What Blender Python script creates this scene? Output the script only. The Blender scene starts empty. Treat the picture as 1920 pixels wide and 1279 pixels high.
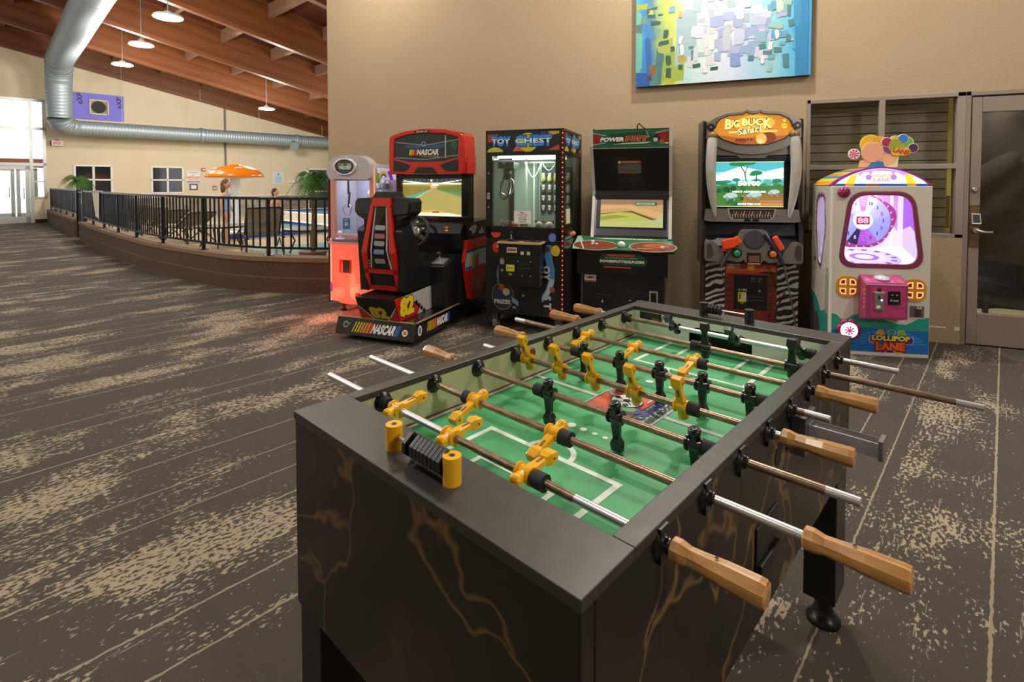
import bpy, math, random
from mathutils import Vector, Matrix
random.seed(7)
SC = bpy.context.scene
COL = SC.collection
PI = math.pi
def V(*a): return Vector(a)
def rad(d): return d * PI / 180

# ---------------------------------------------------------------- materials
_MC = {}
def lin(h):
    h = h.lstrip('#')
    o = []
    for i in (0, 2, 4):
        c = int(h[i:i+2], 16) / 255
        o.append(c / 12.92 if c <= .04045 else ((c + .055) / 1.055) ** 2.4)
    return (*o, 1)
def nodes(name):
    m = bpy.data.materials.new(name); m.use_nodes = True
    nt = m.node_tree
    return m, nt, nt.nodes['Principled BSDF']
def N(nt, t, **k):
    n = nt.nodes.new(t)
    for a, v in k.items():
        if a.startswith('i_'):
            n.inputs[a[2:].replace('_', ' ')].default_value = v
        else: setattr(n, a, v)
    return n
def mt(hx, r=.5, m=0, e=0, var=0, bump=0, sc=40, a=1, coat=0):
    """plain surface: colour, roughness, metal, own light, colour variation, fine bump"""
    key = (hx, r, m, e, var, bump, sc, a, coat)
    if key in _MC: return _MC[key]
    M, nt, p = nodes('paint_' + hx.lstrip('#'))
    c = lin(hx)
    p.inputs['Base Color'].default_value = c
    p.inputs['Roughness'].default_value = r
    p.inputs['Metallic'].default_value = m
    if coat: p.inputs['Coat Weight'].default_value = coat
    if a < 1: p.inputs['Alpha'].default_value = a
    if e:
        p.inputs['Emission Color'].default_value = c
        p.inputs['Emission Strength'].default_value = e
        p.inputs['Base Color'].default_value = (c[0]*.3, c[1]*.3, c[2]*.3, 1)
    if var or bump:
        tc = N(nt, 'ShaderNodeTexCoord')
        nz = N(nt, 'ShaderNodeTexNoise', i_Scale=sc, i_Detail=4.0)
        nt.links.new(tc.outputs['Object'], nz.inputs['Vector'])
        if var:
            mx = N(nt, 'ShaderNodeMix', data_type='RGBA', blend_type='MULTIPLY')
            mx.inputs['Factor'].default_value = var
            mx.inputs[6].default_value = c
            rp = N(nt, 'ShaderNodeValToRGB')
            rp.color_ramp.elements[0].position = .35; rp.color_ramp.elements[0].color = (.25, .25, .25, 1)
            rp.color_ramp.elements[1].position = .65
            nt.links.new(nz.outputs['Fac'], rp.inputs['Fac'])
            nt.links.new(rp.outputs['Color'], mx.inputs[7])
            nt.links.new(mx.outputs[2], p.inputs['Base Color'])
        if bump:
            b = N(nt, 'ShaderNodeBump', i_Strength=bump, i_Distance=.01)
            nt.links.new(nz.outputs['Fac'], b.inputs['Height'])
            nt.links.new(b.outputs['Normal'], p.inputs['Normal'])
    _MC[key] = M
    return M
def glass(hx='#ffffff', r=.02, op=.12):
    key = ('glass', hx, r, op)
    if key in _MC: return _MC[key]
    M, nt, p = nodes('clear_glass')
    out = nt.nodes['Material Output']
    tr = N(nt, 'ShaderNodeBsdfTransparent'); tr.inputs['Color'].default_value = lin(hx)
    gl = N(nt, 'ShaderNodeBsdfGlossy'); gl.inputs['Roughness'].default_value = r
    fr = N(nt, 'ShaderNodeFresnel'); fr.inputs['IOR'].default_value = 1.4
    ml = N(nt, 'ShaderNodeMath', operation='MULTIPLY_ADD'); ml.inputs[1].default_value = .7; ml.inputs[2].default_value = op * .2
    mx = N(nt, 'ShaderNodeMixShader')
    nt.links.new(fr.outputs[0], ml.inputs[0]); nt.links.new(ml.outputs[0], mx.inputs[0])
    nt.links.new(tr.outputs[0], mx.inputs[1]); nt.links.new(gl.outputs[0], mx.inputs[2])
    nt.links.new(mx.outputs[0], out.inputs['Surface'])
    _MC[key] = M
    return M

# ---------------------------------------------------------------- mesh builder
class G:
    def __init__(s): s.v = []; s.f = []; s.fm = []; s.fs = []; s.mats = []; s.T = None
    def mi(s, m):
        if m not in s.mats: s.mats.append(m)
        return s.mats.index(m)
    def add(s, vs, fs, m, smooth=False):
        o = len(s.v); i = s.mi(m)
        for p in vs:
            p = Vector(p)
            s.v.append(s.T @ p if s.T else p)
        for f in fs:
            s.f.append([o + k for k in f]); s.fm.append(i); s.fs.append(smooth)
        return s
    def bb(s, x0, y0, z0, x1, y1, z1, m):
        vs = [(x, y, z) for z in (z0, z1) for y in (y0, y1) for x in (x0, x1)]
        return s.add(vs, [(0,2,3,1), (4,5,7,6), (0,1,5,4), (2,6,7,3), (0,4,6,2), (1,3,7,5)], m)
    def box(s, c, sz, m, R=None):
        h = Vector(sz) / 2; c = Vector(c)
        vs = []
        for z in (-1, 1):
            for y in (-1, 1):
                for x in (-1, 1):
                    p = Vector((x*h.x, y*h.y, z*h.z))
                    vs.append(c + (R @ p if R else p))
        return s.add(vs, [(0,2,3,1), (4,5,7,6), (0,1,5,4), (2,6,7,3), (0,4,6,2), (1,3,7,5)], m)
    def frame(s, d):
        d = Vector(d).normalized()
        a = Vector((0, 0, 1)) if abs(d.z) < .9 else Vector((1, 0, 0))
        u = d.cross(a).normalized(); return d, u, d.cross(u)
    def cyl(s, p0, p1, r, m, n=16, r2=None, caps=True, smooth=True):
        p0 = Vector(p0); p1 = Vector(p1); r2 = r if r2 is None else r2
        d, u, w = s.frame(p1 - p0)
        vs = []
        for P, R in ((p0, r), (p1, r2)):
            for k in range(n):
                t = 2*PI*k/n; vs.append(P + (u*math.cos(t) + w*math.sin(t))*R)
        s.add(vs, [(k, (k+1) % n, n+(k+1) % n, n+k) for k in range(n)], m, smooth)
        if caps:
            s.add(vs[:n], [tuple(range(n))[::-1]], m); s.add(vs[n:], [tuple(range(n))], m)
        return s
    def lathe(s, prof, o, ax, m, n=20, smooth=True, sx=1, sy=1):
        """prof: (radius, height) along ax from o"""
        o = Vector(o); d, u, w = s.frame(ax)
        vs = []
        for r, h in prof:
            for k in range(n):
                t = 2*PI*k/n + PI/n; vs.append(o + d*h + (u*math.cos(t)*sx + w*math.sin(t)*sy)*r)
        fs = []
        for j in range(len(prof)-1):
            for k in range(n):
                fs.append((j*n+k, j*n+(k+1) % n, (j+1)*n+(k+1) % n, (j+1)*n+k))
        s.add(vs, fs, m, smooth)
        s.add(vs[:n], [tuple(range(n))[::-1]], m); s.add(vs[-n:], [tuple(range(n))], m)
        return s
    def sph(s, c, r, m, n=14, R=None):
        c = Vector(c); r = (r, r, r) if not hasattr(r, '__len__') else r
        h = n // 2; vs = []; fs = []
        for j in range(h+1):
            a = PI*j/h
            for k in range(n):
                t = 2*PI*k/n
                p = Vector((math.sin(a)*math.cos(t)*r[0], math.sin(a)*math.sin(t)*r[1], -math.cos(a)*r[2]))
                vs.append(c + (R @ p if R else p))
        for j in range(h):
            for k in range(n): fs.append((j*n+k, j*n+(k+1) % n, (j+1)*n+(k+1) % n, (j+1)*n+k))
        return s.add(vs, fs, m, True)
    def prism(s, poly, a0, a1, ax, m, smooth=False, cap0=None, cap1=None):
        """polygon extruded: ax x: poly=(y,z); y: poly=(x,z); z: poly=(x,y)"""
        def P(p, a):
            return (a, p[0], p[1]) if ax == 'x' else (p[0], a, p[1]) if ax == 'y' else (p[0], p[1], a)
        n = len(poly)
        ar = sum(poly[i][0]*poly[(i+1) % n][1] - poly[(i+1) % n][0]*poly[i][1] for i in range(n))
        if (ar < 0) != (ax == 'y'): poly = poly[::-1]
        if a0 > a1: a0, a1 = a1, a0
        vs = [P(p, a0) for p in poly] + [P(p, a1) for p in poly]
        s.add(vs, [(i, (i+1) % n, n+(i+1) % n, n+i) for i in range(n)], m, smooth)
        s.add(vs[:n], [tuple(range(n))[::-1]], cap0 or m); s.add(vs[n:], [tuple(range(n))], cap1 or m)
        return s
    def tube(s, pts, r, m, n=8, closed=False, smooth=True):
        pts = [Vector(p) for p in pts]; L = len(pts); vs = []
        rr = r if hasattr(r, '__len__') else [r]*L
        pu = None
        for i, p in enumerate(pts):
            a = pts[(i-1) % L] if (closed or i > 0) else p
            b = pts[(i+1) % L] if (closed or i < L-1) else p
            d = (b - a).normalized()
            if pu is None: d, u, w = s.frame(d)
            else:
                u = (pu - d*pu.dot(d)).normalized(); w = d.cross(u)
            pu = u
            for k in range(n):
                t = 2*PI*k/n; vs.append(p + (u*math.cos(t) + w*math.sin(t))*rr[i])
        fs = []
        for i in range(L if closed else L-1):
            j = (i+1) % L
            for k in range(n): fs.append((i*n+k, i*n+(k+1) % n, j*n+(k+1) % n, j*n+k))
        s.add(vs, fs, m, smooth)
        if not closed:
            s.add(vs[:n], [tuple(range(n))[::-1]], m); s.add(vs[-n:], [tuple(range(n))], m)
        return s
    def ringpanel(s, outer, inner, y0, y1, m):
        """frame between two outlines with the same number of points, in the xz plane, from y0 (front) to y1"""
        n = len(outer)
        vs = [(p[0], y0, p[1]) for p in outer] + [(p[0], y0, p[1]) for p in inner] + [(p[0], y1, p[1]) for p in outer] + [(p[0], y1, p[1]) for p in inner]
        fs = []
        for i in range(n):
            j = (i+1) % n
            fs += [(i, j, n+j, n+i), (2*n+i, 3*n+i, 3*n+j, 2*n+j), (i, 2*n+i, 2*n+j, j), (n+i, n+j, 3*n+j, 3*n+i)]
        return s.add(vs, fs, m)
    def build(s, name, parent=None, loc=None, rot=None, bev=0, seg=2, sub=0):
        me = bpy.data.meshes.new(name)
        me.from_pydata([tuple(v) for v in s.v], [], s.f)
        for m in s.mats: me.materials.append(m)
        me.polygons.foreach_set('material_index', s.fm)
        me.polygons.foreach_set('use_smooth', s.fs)
        me.update()
        o = bpy.data.objects.new(name, me); COL.objects.link(o)
        if parent: o.parent = parent
        if loc: o.location = loc
        if rot: o.rotation_euler = rot
        if bev:
            b = o.modifiers.new('edge', 'BEVEL'); b.width = bev; b.segments = seg; b.limit_method = 'ANGLE'; b.angle_limit = rad(50)
        if sub:
            b = o.modifiers.new('round', 'SUBSURF'); b.levels = sub; b.render_levels = sub
        return o

_TC = {}
def textmesh(t, bold):
    k = (t, bold)
    if k not in _TC:
        cu = bpy.data.curves.new('letters', 'FONT'); cu.body = t; cu.resolution_u = 2; cu.offset = bold
        o = bpy.data.objects.new('letters', cu); COL.objects.link(o)
        me = bpy.data.meshes.new_from_object(o)
        vs = [(v.co.x, v.co.y) for v in me.vertices]; fs = [tuple(p.vertices) for p in me.polygons]
        bpy.data.objects.remove(o); bpy.data.curves.remove(cu); bpy.data.meshes.remove(me)
        xs = [p[0] for p in vs] or [0, 1]; ys = [p[1] for p in vs] or [0, 1]
        x0, x1, y0, y1 = min(xs), max(xs), min(ys), max(ys)
        vs = [((x-x0)/(x1-x0), (y-y0)/(y1-y0)) for x, y in vs]
        _TC[k] = (vs, fs, (x1-x0)/(y1-y0))
    return _TC[k]
class D:
    """flat graphics laid on a surface: origin, U, V; layers half a millimetre apart"""
    def __init__(s, g, o, U, W, step=.0006):
        s.g = g; s.o = Vector(o); s.U = Vector(U).normalized(); s.W = Vector(W).normalized(); s.n = s.U.cross(s.W); s.st = step; s.k = 0
    def P(s, u, v, l): return s.o + s.U*u + s.W*v + s.n*(l*s.st + s.k*2e-5)
    def poly(s, pts, m, l=1):
        n = len(pts); s.k += 1
        if sum(pts[i][0]*pts[(i+1) % n][1] - pts[(i+1) % n][0]*pts[i][1] for i in range(n)) < 0: pts = pts[::-1]
        s.g.add([s.P(u, v, l) for u, v in pts], [tuple(range(n))], m); return s
    def rect(s, a, b, c, d, m, l=1): return s.poly([(a, b), (c, b), (c, d), (a, d)], m, l)
    def circ(s, u, v, r, m, l=1, ry=None, n=24, a0=0, a1=360):
        ry = ry or r
        pts = [(u + r*math.cos(rad(a0 + (a1-a0)*k/n)), v + ry*math.sin(rad(a0 + (a1-a0)*k/n))) for k in range(n if a1-a0 == 360 else n+1)]
        if a1-a0 < 360: pts.append((u, v))
        return s.poly(pts, m, l)
    def ring(s, u, v, r0, r1, m, l=1, n=28, a0=0, a1=360, k=1):
        vs = []; c = n + 1; s.k += 1
        for i in range(c):
            t = rad(a0 + (a1-a0)*i/n)
            for r in (r0, r1): vs.append(s.P(u + r*math.cos(t), v + r*k*math.sin(t), l))
        s.g.add(vs, [(2*i, 2*i+1, 2*i+3, 2*i+2) for i in range(n)], m); return s
    def line(s, pts, w, m, l=1):
        for (a, b), (c, d) in zip(pts, pts[1:]):
            L = math.hypot(c-a, d-b) or 1; nx, ny = -(d-b)/L*w/2, (c-a)/L*w/2
            s.poly([(a+nx, b+ny), (c+nx, d+ny), (c-nx, d-ny), (a-nx, b-ny)], m, l)
        return s
    def text(s, t, u, v, h, m, l=2, w=None, al='C', sh=0, bold=.02, rot=0):
        vs, fs, asp = textmesh(t, bold)
        w = w or h*asp; s.k += 1
        ox = {'C': -w/2, 'L': 0, 'R': -w}[al]
        c, sn = math.cos(rad(rot)), math.sin(rad(rot))
        out = []
        for x, y in vs:
            a, b = ox + x*w + (y-.5)*h*sh, (y-.5)*h
            out.append(s.P(u + a*c - b*sn, v + a*sn + b*c, l))
        s.g.add(out, fs, m); return s
    def rr(s, a, b, c, d, r, m, l=1): return s.poly(rrect(a, b, c, d, r), m, l)
def rrect(a, b, c, d, r, n=5):
    pts = []
    for cx, cy, t0 in ((c-r, d-r, 0), (a+r, d-r, 90), (a+r, b+r, 180), (c-r, b+r, 270)):
        for k in range(n+1):
            t = rad(t0 + 90*k/n); pts.append((cx + r*math.cos(t), cy + r*math.sin(t)))
    return pts
def rpoly(pts, r, n=5):
    """round the corners of a polygon"""
    out = []; L = len(pts)
    for i in range(L):
        p = Vector(pts[i]); a = Vector(pts[i-1]) - p; b = Vector(pts[(i+1) % L]) - p
        ra = min(r, a.length*.45, b.length*.45)
        A = p + a.normalized()*ra; B = p + b.normalized()*ra
        for k in range(n+1):
            t = k/n; q = A*(1-t)**2 + p*2*t*(1-t) + B*t*t; out.append((q.x, q.y))
    return out

# ---------------------------------------------------------------- objects
def thing(name, label, cat, loc=(0, 0, 0), rz=0, group=None):
    o = bpy.data.objects.new(name, None); COL.objects.link(o)
    o.empty_display_size = .1; o.location = loc; o.rotation_euler = (0, 0, rad(rz))
    return tag(o, label, cat, group)
def tag(o, label, cat, group=None):
    o['label'] = label; o['category'] = cat
    if group: o['group'] = group
    return o
def parts(name, parent, items, **k):
    """one mesh object for every item; an item fills a fresh builder"""
    for f in items:
        g = G(); f(g); o = g.build(name, parent, **k)
    return o
def struct(o): o['kind'] = 'structure'; return o
def copy_tree(o, parent=None):
    c = o.copy(); COL.objects.link(c)
    if parent: c.parent = parent
    for ch in list(o.children): copy_tree(ch, c)
    return c
FU, FW = (1, 0, 0), (0, 0, 1)          # a front: u to the right, v up
# building axes of the pool hall: e1 along its far wall, e2 away from us across the hall
A70 = rad(70)
E1 = V(math.cos(A70), math.sin(A70), 0); E2 = V(-math.sin(A70), math.cos(A70), 0)
def B(e1, e2, z=0): return E1*e1 + E2*e2 + V(0, 0, z)
BR = Matrix((( E1.x, E2.x, 0, 0), (E1.y, E2.y, 0, 0), (0, 0, 1, 0), (0, 0, 0, 1)))  # hall coordinates to world
# ================================================================ camera, view
cam = bpy.data.cameras.new('camera'); co = bpy.data.objects.new('camera', cam); COL.objects.link(co)
cam.sensor_width = 36; cam.lens = 990 / 1920 * 36
cam.shift_y = -(639.5 - 375.7) / 1920
cam.clip_start = .05; cam.clip_end = 200
co.location = (0, 0, 1.4); co.rotation_euler = (PI/2 - .033, 0, rad(23))
SC.camera = co
SC.view_settings.view_transform = 'Standard'; SC.view_settings.look = 'None'
SC.view_settings.gamma = 1; SC.view_settings.exposure = 0; SC.view_settings.use_curve_mapping = False
SC.cycles.use_denoising = True
SC.cycles.max_bounces = 8; SC.cycles.transparent_max_bounces = 12
SC.cycles.sample_clamp_indirect = 4
HR = (0, 0, A70)   # rotation of everything laid out in hall coordinates (e1, e2, z)

# ================================================================ setting materials
def carpet():
    M, nt, p = nodes('carpet'); L = nt.links.new
    tc = N(nt, 'ShaderNodeTexCoord')
    sp = N(nt, 'ShaderNodeSeparateXYZ'); L(tc.outputs['Object'], sp.inputs[0])
    # wobble of the seam lines
    def mth(op, a, b=None, c=None):
        n = N(nt, 'ShaderNodeMath', operation=op)
        for i, x in enumerate((a, b, c)):
            if x is None: continue
            if isinstance(x, (int, float)): n.inputs[i].default_value = x
            else: L(x, n.inputs[i])
        return n.outputs[0]
    wob = N(nt, 'ShaderNodeTexNoise', i_Scale=25.0, i_Detail=1.0); L(tc.outputs['Object'], wob.inputs['Vector'])
    y = mth('ADD', sp.outputs['Y'], mth('MULTIPLY', mth('SUBTRACT', wob.outputs['Fac'], .5), .012))
    fr = mth('MULTIPLY', mth('FRACT', mth('DIVIDE', mth('ADD', y, .03), 3.4)), 3.4)
    seam = None
    for i, q in enumerate((0.0, .40, .56, .98, 1.30, 1.73, 1.93, 2.33, 2.55, 2.78, 3.06)):
        c = mth('COMPARE', fr, q + .03, .0048 if i in (0, 5, 6, 7) else .0036)
        seam = c if seam is None else mth('MAXIMUM', seam, c)
    # worn-looking woven patches made of small blocky flecks
    mp = N(nt, 'ShaderNodeMapping'); mp.inputs['Scale'].default_value = (.75, 1.5, 1); L(tc.outputs['Object'], mp.inputs['Vector'])
    n1 = N(nt, 'ShaderNodeTexNoise', i_Scale=1.7, i_Detail=3.0, i_Roughness=.6); L(mp.outputs[0], n1.inputs['Vector'])
    mp2 = N(nt, 'ShaderNodeMapping'); mp2.inputs['Scale'].default_value = (.5, 1.0, 1); L(tc.outputs['Object'], mp2.inputs['Vector'])
    n2 = N(nt, 'ShaderNodeTexNoise', i_Scale=72.0, i_Detail=2.5, i_Roughness=.55); L(mp2.outputs[0], n2.inputs['Vector'])
    n4 = N(nt, 'ShaderNodeTexNoise', i_Scale=9.0, i_Detail=3.0); L(mp2.outputs[0], n4.inputs['Vector'])
    # every strip between two seams carries a little more or less of the fleck
    vor = N(nt, 'ShaderNodeTexWhiteNoise', noise_dimensions='1D'); L(mth('FLOOR', mth('MULTIPLY', y, 2.9)), vor.inputs['W'])
    dens = mth('ADD', mth('ADD', mth('MULTIPLY_ADD', n1.outputs['Fac'], 1.55, -.30), mth('MULTIPLY', n4.outputs['Fac'], .30)), mth('MULTIPLY', mth('SUBTRACT', vor.outputs['Value'], .35), .22))
    th = N(nt, 'ShaderNodeMapRange'); th.inputs[1].default_value = .57; th.inputs[2].default_value = .86; th.inputs[3].default_value = .70; th.inputs[4].default_value = .455
    L(dens, th.inputs[0])
    fl = N(nt, 'ShaderNodeMapRange'); fl.inputs[1].default_value = -.012; fl.inputs[2].default_value = .022; L(mth('SUBTRACT', n2.outputs['Fac'], th.outputs[0]), fl.inputs[0])
    # short threads that run with the seams
    mp3 = N(nt, 'ShaderNodeMapping'); mp3.inputs['Scale'].default_value = (5, 110, 1); L(tc.outputs['Object'], mp3.inputs['Vector'])
    n3 = N(nt, 'ShaderNodeTexNoise', i_Scale=1.0, i_Detail=1.0); L(mp3.outputs[0], n3.inputs['Vector'])
    tr = mth('MULTIPLY', mth('GREATER_THAN', n3.outputs['Fac'], .70), mth('GREATER_THAN', dens, .66))
    mask = mth('MAXIMUM', mth('MAXIMUM', fl.outputs[0], mth('MULTIPLY', seam, .85)), mth('MULTIPLY', tr, .7))
    pile = N(nt, 'ShaderNodeTexNoise', i_Scale=420.0, i_Detail=1.0); L(tc.outputs['Object'], pile.inputs['Vector'])
    da = N(nt, 'ShaderNodeMix', data_type='RGBA'); da.inputs[6].default_value = lin('#393430'); da.inputs[7].default_value = lin('#5f5850'); L(pile.outputs['Fac'], da.inputs['Factor'])
    li = N(nt, 'ShaderNodeMix', data_type='RGBA'); li.inputs[6].default_value = lin('#82745f'); li.inputs[7].default_value = lin('#b9aa90'); L(pile.outputs['Fac'], li.inputs['Factor'])
    mx = N(nt, 'ShaderNodeMix', data_type='RGBA'); L(mask, mx.inputs['Factor']); L(da.outputs[2], mx.inputs[6]); L(li.outputs[2], mx.inputs[7])
    L(mx.outputs[2], p.inputs['Base Color'])
    p.inputs['Roughness'].default_value = .95
    p.inputs['Specular IOR Level'].default_value = .15
    b = N(nt, 'ShaderNodeBump', i_Strength=.5, i_Distance=.006); L(pile.outputs['Fac'], b.inputs['Height']); L(b.outputs[0], p.inputs['Normal'])
    return M
def stucco(hx, sc=60, st=.25):
    M, nt, p = nodes('stucco'); L = nt.links.new
    tc = N(nt, 'ShaderNodeTexCoord')
    n1 = N(nt, 'ShaderNodeTexNoise', i_Scale=float(sc), i_Detail=4.0); L(tc.outputs['Object'], n1.inputs['Vector'])
    n2 = N(nt, 'ShaderNodeTexNoise', i_Scale=1.3, i_Detail=2.0); L(tc.outputs['Object'], n2.inputs['Vector'])
    c = lin(hx)
    mx = N(nt, 'ShaderNodeMix', data_type='RGBA'); mx.inputs[6].default_value = tuple(x*.93 for x in c[:3]) + (1,); mx.inputs[7].default_value = tuple(min(1, x*1.06) for x in c[:3]) + (1,)
    L(n2.outputs['Fac'], mx.inputs['Factor']); L(mx.outputs[2], p.inputs['Base Color'])
    p.inputs['Roughness'].default_value = .85
    b = N(nt, 'ShaderNodeBump', i_Strength=st, i_Distance=.012); L(n1.outputs['Fac'], b.inputs['Height']); L(b.outputs[0], p.inputs['Normal'])
    return M
def planks(ax, c1, c2, w=.14, name='planks'):
    """boards with fine grain along the other horizontal axis"""
    M, nt, p = nodes(name); L = nt.links.new
    tc = N(nt, 'ShaderNodeTexCoord'); sp = N(nt, 'ShaderNodeSeparateXYZ'); L(tc.outputs['Object'], sp.inputs[0])
    mp = N(nt, 'ShaderNodeMapping'); mp.inputs['Scale'].default_value = (1.2, 40, 40) if ax == 'X' else (40, 1.2, 40); L(tc.outputs['Object'], mp.inputs['Vector'])
    n1 = N(nt, 'ShaderNodeTexNoise', i_Scale=1.0, i_Detail=4.0); L(mp.outputs[0], n1.inputs['Vector'])
    src = sp.outputs['Z'] if name == 'beam_wood' else sp.outputs['Y' if ax == 'X' else 'X']
    dv = N(nt, 'ShaderNodeMath', operation='DIVIDE'); dv.inputs[1].default_value = w; L(src, dv.inputs[0])
    if name == 'beam_wood':   # laminations follow the slope of the beam
        ad = N(nt, 'ShaderNodeMath', operation='MULTIPLY_ADD'); ad.inputs[1].default_value = .1971; L(sp.outputs['X'], ad.inputs[0]); L(sp.outputs['Z'], ad.inputs[2]); L(ad.outputs[0], dv.inputs[0])
    fl = N(nt, 'ShaderNodeMath', operation='FLOOR'); L(dv.outputs[0], fl.inputs[0])
    wn = N(nt, 'ShaderNodeTexWhiteNoise', noise_dimensions='1D'); L(fl.outputs[0], wn.inputs['W'])
    fr = N(nt, 'ShaderNodeMath', operation='FRACT'); L(dv.outputs[0], fr.inputs[0])
    gp = N(nt, 'ShaderNodeMath', operation='LESS_THAN'); gp.inputs[1].default_value = .06; L(fr.outputs[0], gp.inputs[0])
    av = N(nt, 'ShaderNodeMath', operation='MULTIPLY_ADD'); av.inputs[1].default_value = .5; L(wn.outputs['Value'], av.inputs[0])
    hf = N(nt, 'ShaderNodeMath', operation='MULTIPLY'); hf.inputs[1].default_value = .5; L(n1.outputs['Fac'], hf.inputs[0]); L(hf.outputs[0], av.inputs[2])
    mx = N(nt, 'ShaderNodeMix', data_type='RGBA'); mx.inputs[6].default_value = lin(c1); mx.inputs[7].default_value = lin(c2); L(av.outputs[0], mx.inputs['Factor'])
    m2 = N(nt, 'ShaderNodeMix', data_type='RGBA', blend_type='MULTIPLY'); m2.inputs[7].default_value = (.35, .3, .28, 1); L(gp.outputs[0], m2.inputs['Factor']); L(mx.outputs[2], m2.inputs[6])
    L(m2.outputs[2], p.inputs['Base Color']); p.inputs['Roughness'].default_value = .45
    return M
def blocks(hx, hx2, sc=4.0, name='block_wall', bw=.4, bh=.2, mort='#6b5a48'):
    M, nt, p = nodes(name); L = nt.links.new
    tc = N(nt, 'ShaderNodeTexCoord')
    sp = N(nt, 'ShaderNodeSeparateXYZ'); L(tc.outputs['Object'], sp.inputs[0])
    cb = N(nt, 'ShaderNodeCombineXYZ')
    sm = N(nt, 'ShaderNodeMath', operation='ADD'); L(sp.outputs['X'], sm.inputs[0]); L(sp.outputs['Y'], sm.inputs[1])
    L(sm.outputs[0], cb.inputs[0]); L(sp.outputs['Z'], cb.inputs[1])
    br = N(nt, 'ShaderNodeTexBrick', i_Scale=1.0)
    br.inputs['Brick Width'].default_value = bw; br.inputs['Row Height'].default_value = bh; br.inputs['Mortar Size'].default_value = .009
    br.inputs['Color1'].default_value = lin(hx); br.inputs['Color2'].default_value = lin(hx2); br.inputs['Mortar'].default_value = lin(mort)
    L(cb.outputs[0], br.inputs['Vector'])
    nz = N(nt, 'ShaderNodeTexNoise', i_Scale=60.0, i_Detail=5.0, i_Roughness=.7); L(tc.outputs['Object'], nz.inputs['Vector'])
    mx = N(nt, 'ShaderNodeMix', data_type='RGBA', blend_type='MULTIPLY'); mx.inputs['Factor'].default_value = .75
    rp = N(nt, 'ShaderNodeValToRGB'); rp.color_ramp.elements[0].position = .35; rp.color_ramp.elements[0].color = (.4, .4, .4, 1); rp.color_ramp.elements[1].position = .62
    L(nz.outputs['Fac'], rp.inputs['Fac']); L(br.outputs['Color'], mx.inputs[6]); L(rp.outputs['Color'], mx.inputs[7])
    L(mx.outputs[2], p.inputs['Base Color']); p.inputs['Roughness'].default_value = .9
    b = N(nt, 'ShaderNodeBump', i_Strength=.7, i_Distance=.02); L(nz.outputs['Fac'], b.inputs['Height']); L(b.outputs[0], p.inputs['Normal'])
    return M
WALL = stucco('#a38e71', 50, .3)
FARWALL = stucco('#dccdb0', 30, .1)
FRAME = mt('#8d8075', .45, var=.1, sc=8)
ALU = mt('#b9bbb8', .35, .6)
WHITE = mt('#e9e6de', .5)
BLACK = mt('#0d0d0f', .4, bump=.05, sc=200)
RUBBER = mt('#121212', .7)
CHROME = mt('#d8d8da', .36, .85)
PLANK = planks('Y', '#431e11', '#63301b', .13, 'ceiling_planks')
BEAM = planks('X', '#552c15', '#834c24', .04, 'beam_wood')
PURLIN = mt('#86604a', .6, var=.4, sc=12)
BLOCK = blocks('#634a39', '#5a4333', mort='#80684c', bw=9)
STONE = blocks('#b9a78a', '#8f8272', name='stone_dado', bw=.45, bh=.24, mort='#c9bda6')
DECK = mt('#c5b08c', .7, var=.25, sc=6)

# ================================================================ floor and ceiling
g = G(); g.add([(-9, -9, 0), (20, -9, 0), (20, 30, 0), (-9, 30, 0)], [(0, 1, 2, 3)], carpet())
struct(g.build('floor', rot=HR))
def zc(e1): return 6.0 - .1971*(e1 - 1.32)       # underside of the big beams on the slope we see
RIDGE = -2.0
def roofz(e1): return zc(e1) if e1 >= RIDGE else zc(2*RIDGE - e1)
g = G()
for a, b in ((RIDGE, 18), (-9, RIDGE)):
    za, zb = roofz(a) + 1.0, roofz(b) + 1.0
    g.add([(a, -9, za), (a, 25.2, za), (b, 25.2, zb), (b, -9, zb), (a, -9, za+.1), (a, 25.2, za+.1), (b, 25.2, zb+.1), (b, -9, zb+.1)],
          [(0, 1, 2, 3), (7, 6, 5, 4), (0, 4, 5, 1), (2, 6, 7, 3), (1, 5, 6, 2), (0, 3, 7, 4)], PLANK)
struct(g.build('ceiling', rot=HR))
BY = [-3.3, .2, 3.7, 7.2, 10.7, 14.2, 17.7, 21.2, 24.75]
CORN = B(0, 0)   # the beams above the games stop at the tan wall's top; they all rest on it
for i, y in enumerate(BY):
    g = G(); x1 = 18 if y > 8 else 7
    for a, b in ((RIDGE, x1), (-9, RIDGE)):
        za, zb = roofz(a), roofz(b)
        g.add([(a, y-.09, za), (a, y+.09, za), (b, y+.09, zb), (b, y-.09, zb), (a, y-.09, za+1), (a, y+.09, za+1), (b, y+.09, zb+1), (b, y-.09, zb+1)],
              [(0, 1, 2, 3), (7, 6, 5, 4), (0, 4, 5, 1), (2, 6, 7, 3), (1, 5, 6, 2), (0, 3, 7, 4)], BEAM)
    struct(g.build('ceiling_beam', rot=HR))
for i in range(3, len(BY)-1):       # purlins between the beams, under the planks
    y0, y1 = BY[i]+.09, BY[i+1]-.09
    for x in [1.4 + 1.5*k for k in range(9)]:
        if i == 3 and x > 5: continue
        g = G(); z = roofz(x)
        g.bb(x-.06, y0, z+.62, x+.06, y1, z+.96, PURLIN)
        struct(g.build('ceiling_beam_purlin', rot=HR)).name = 'ceiling_purlin_beam'

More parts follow.
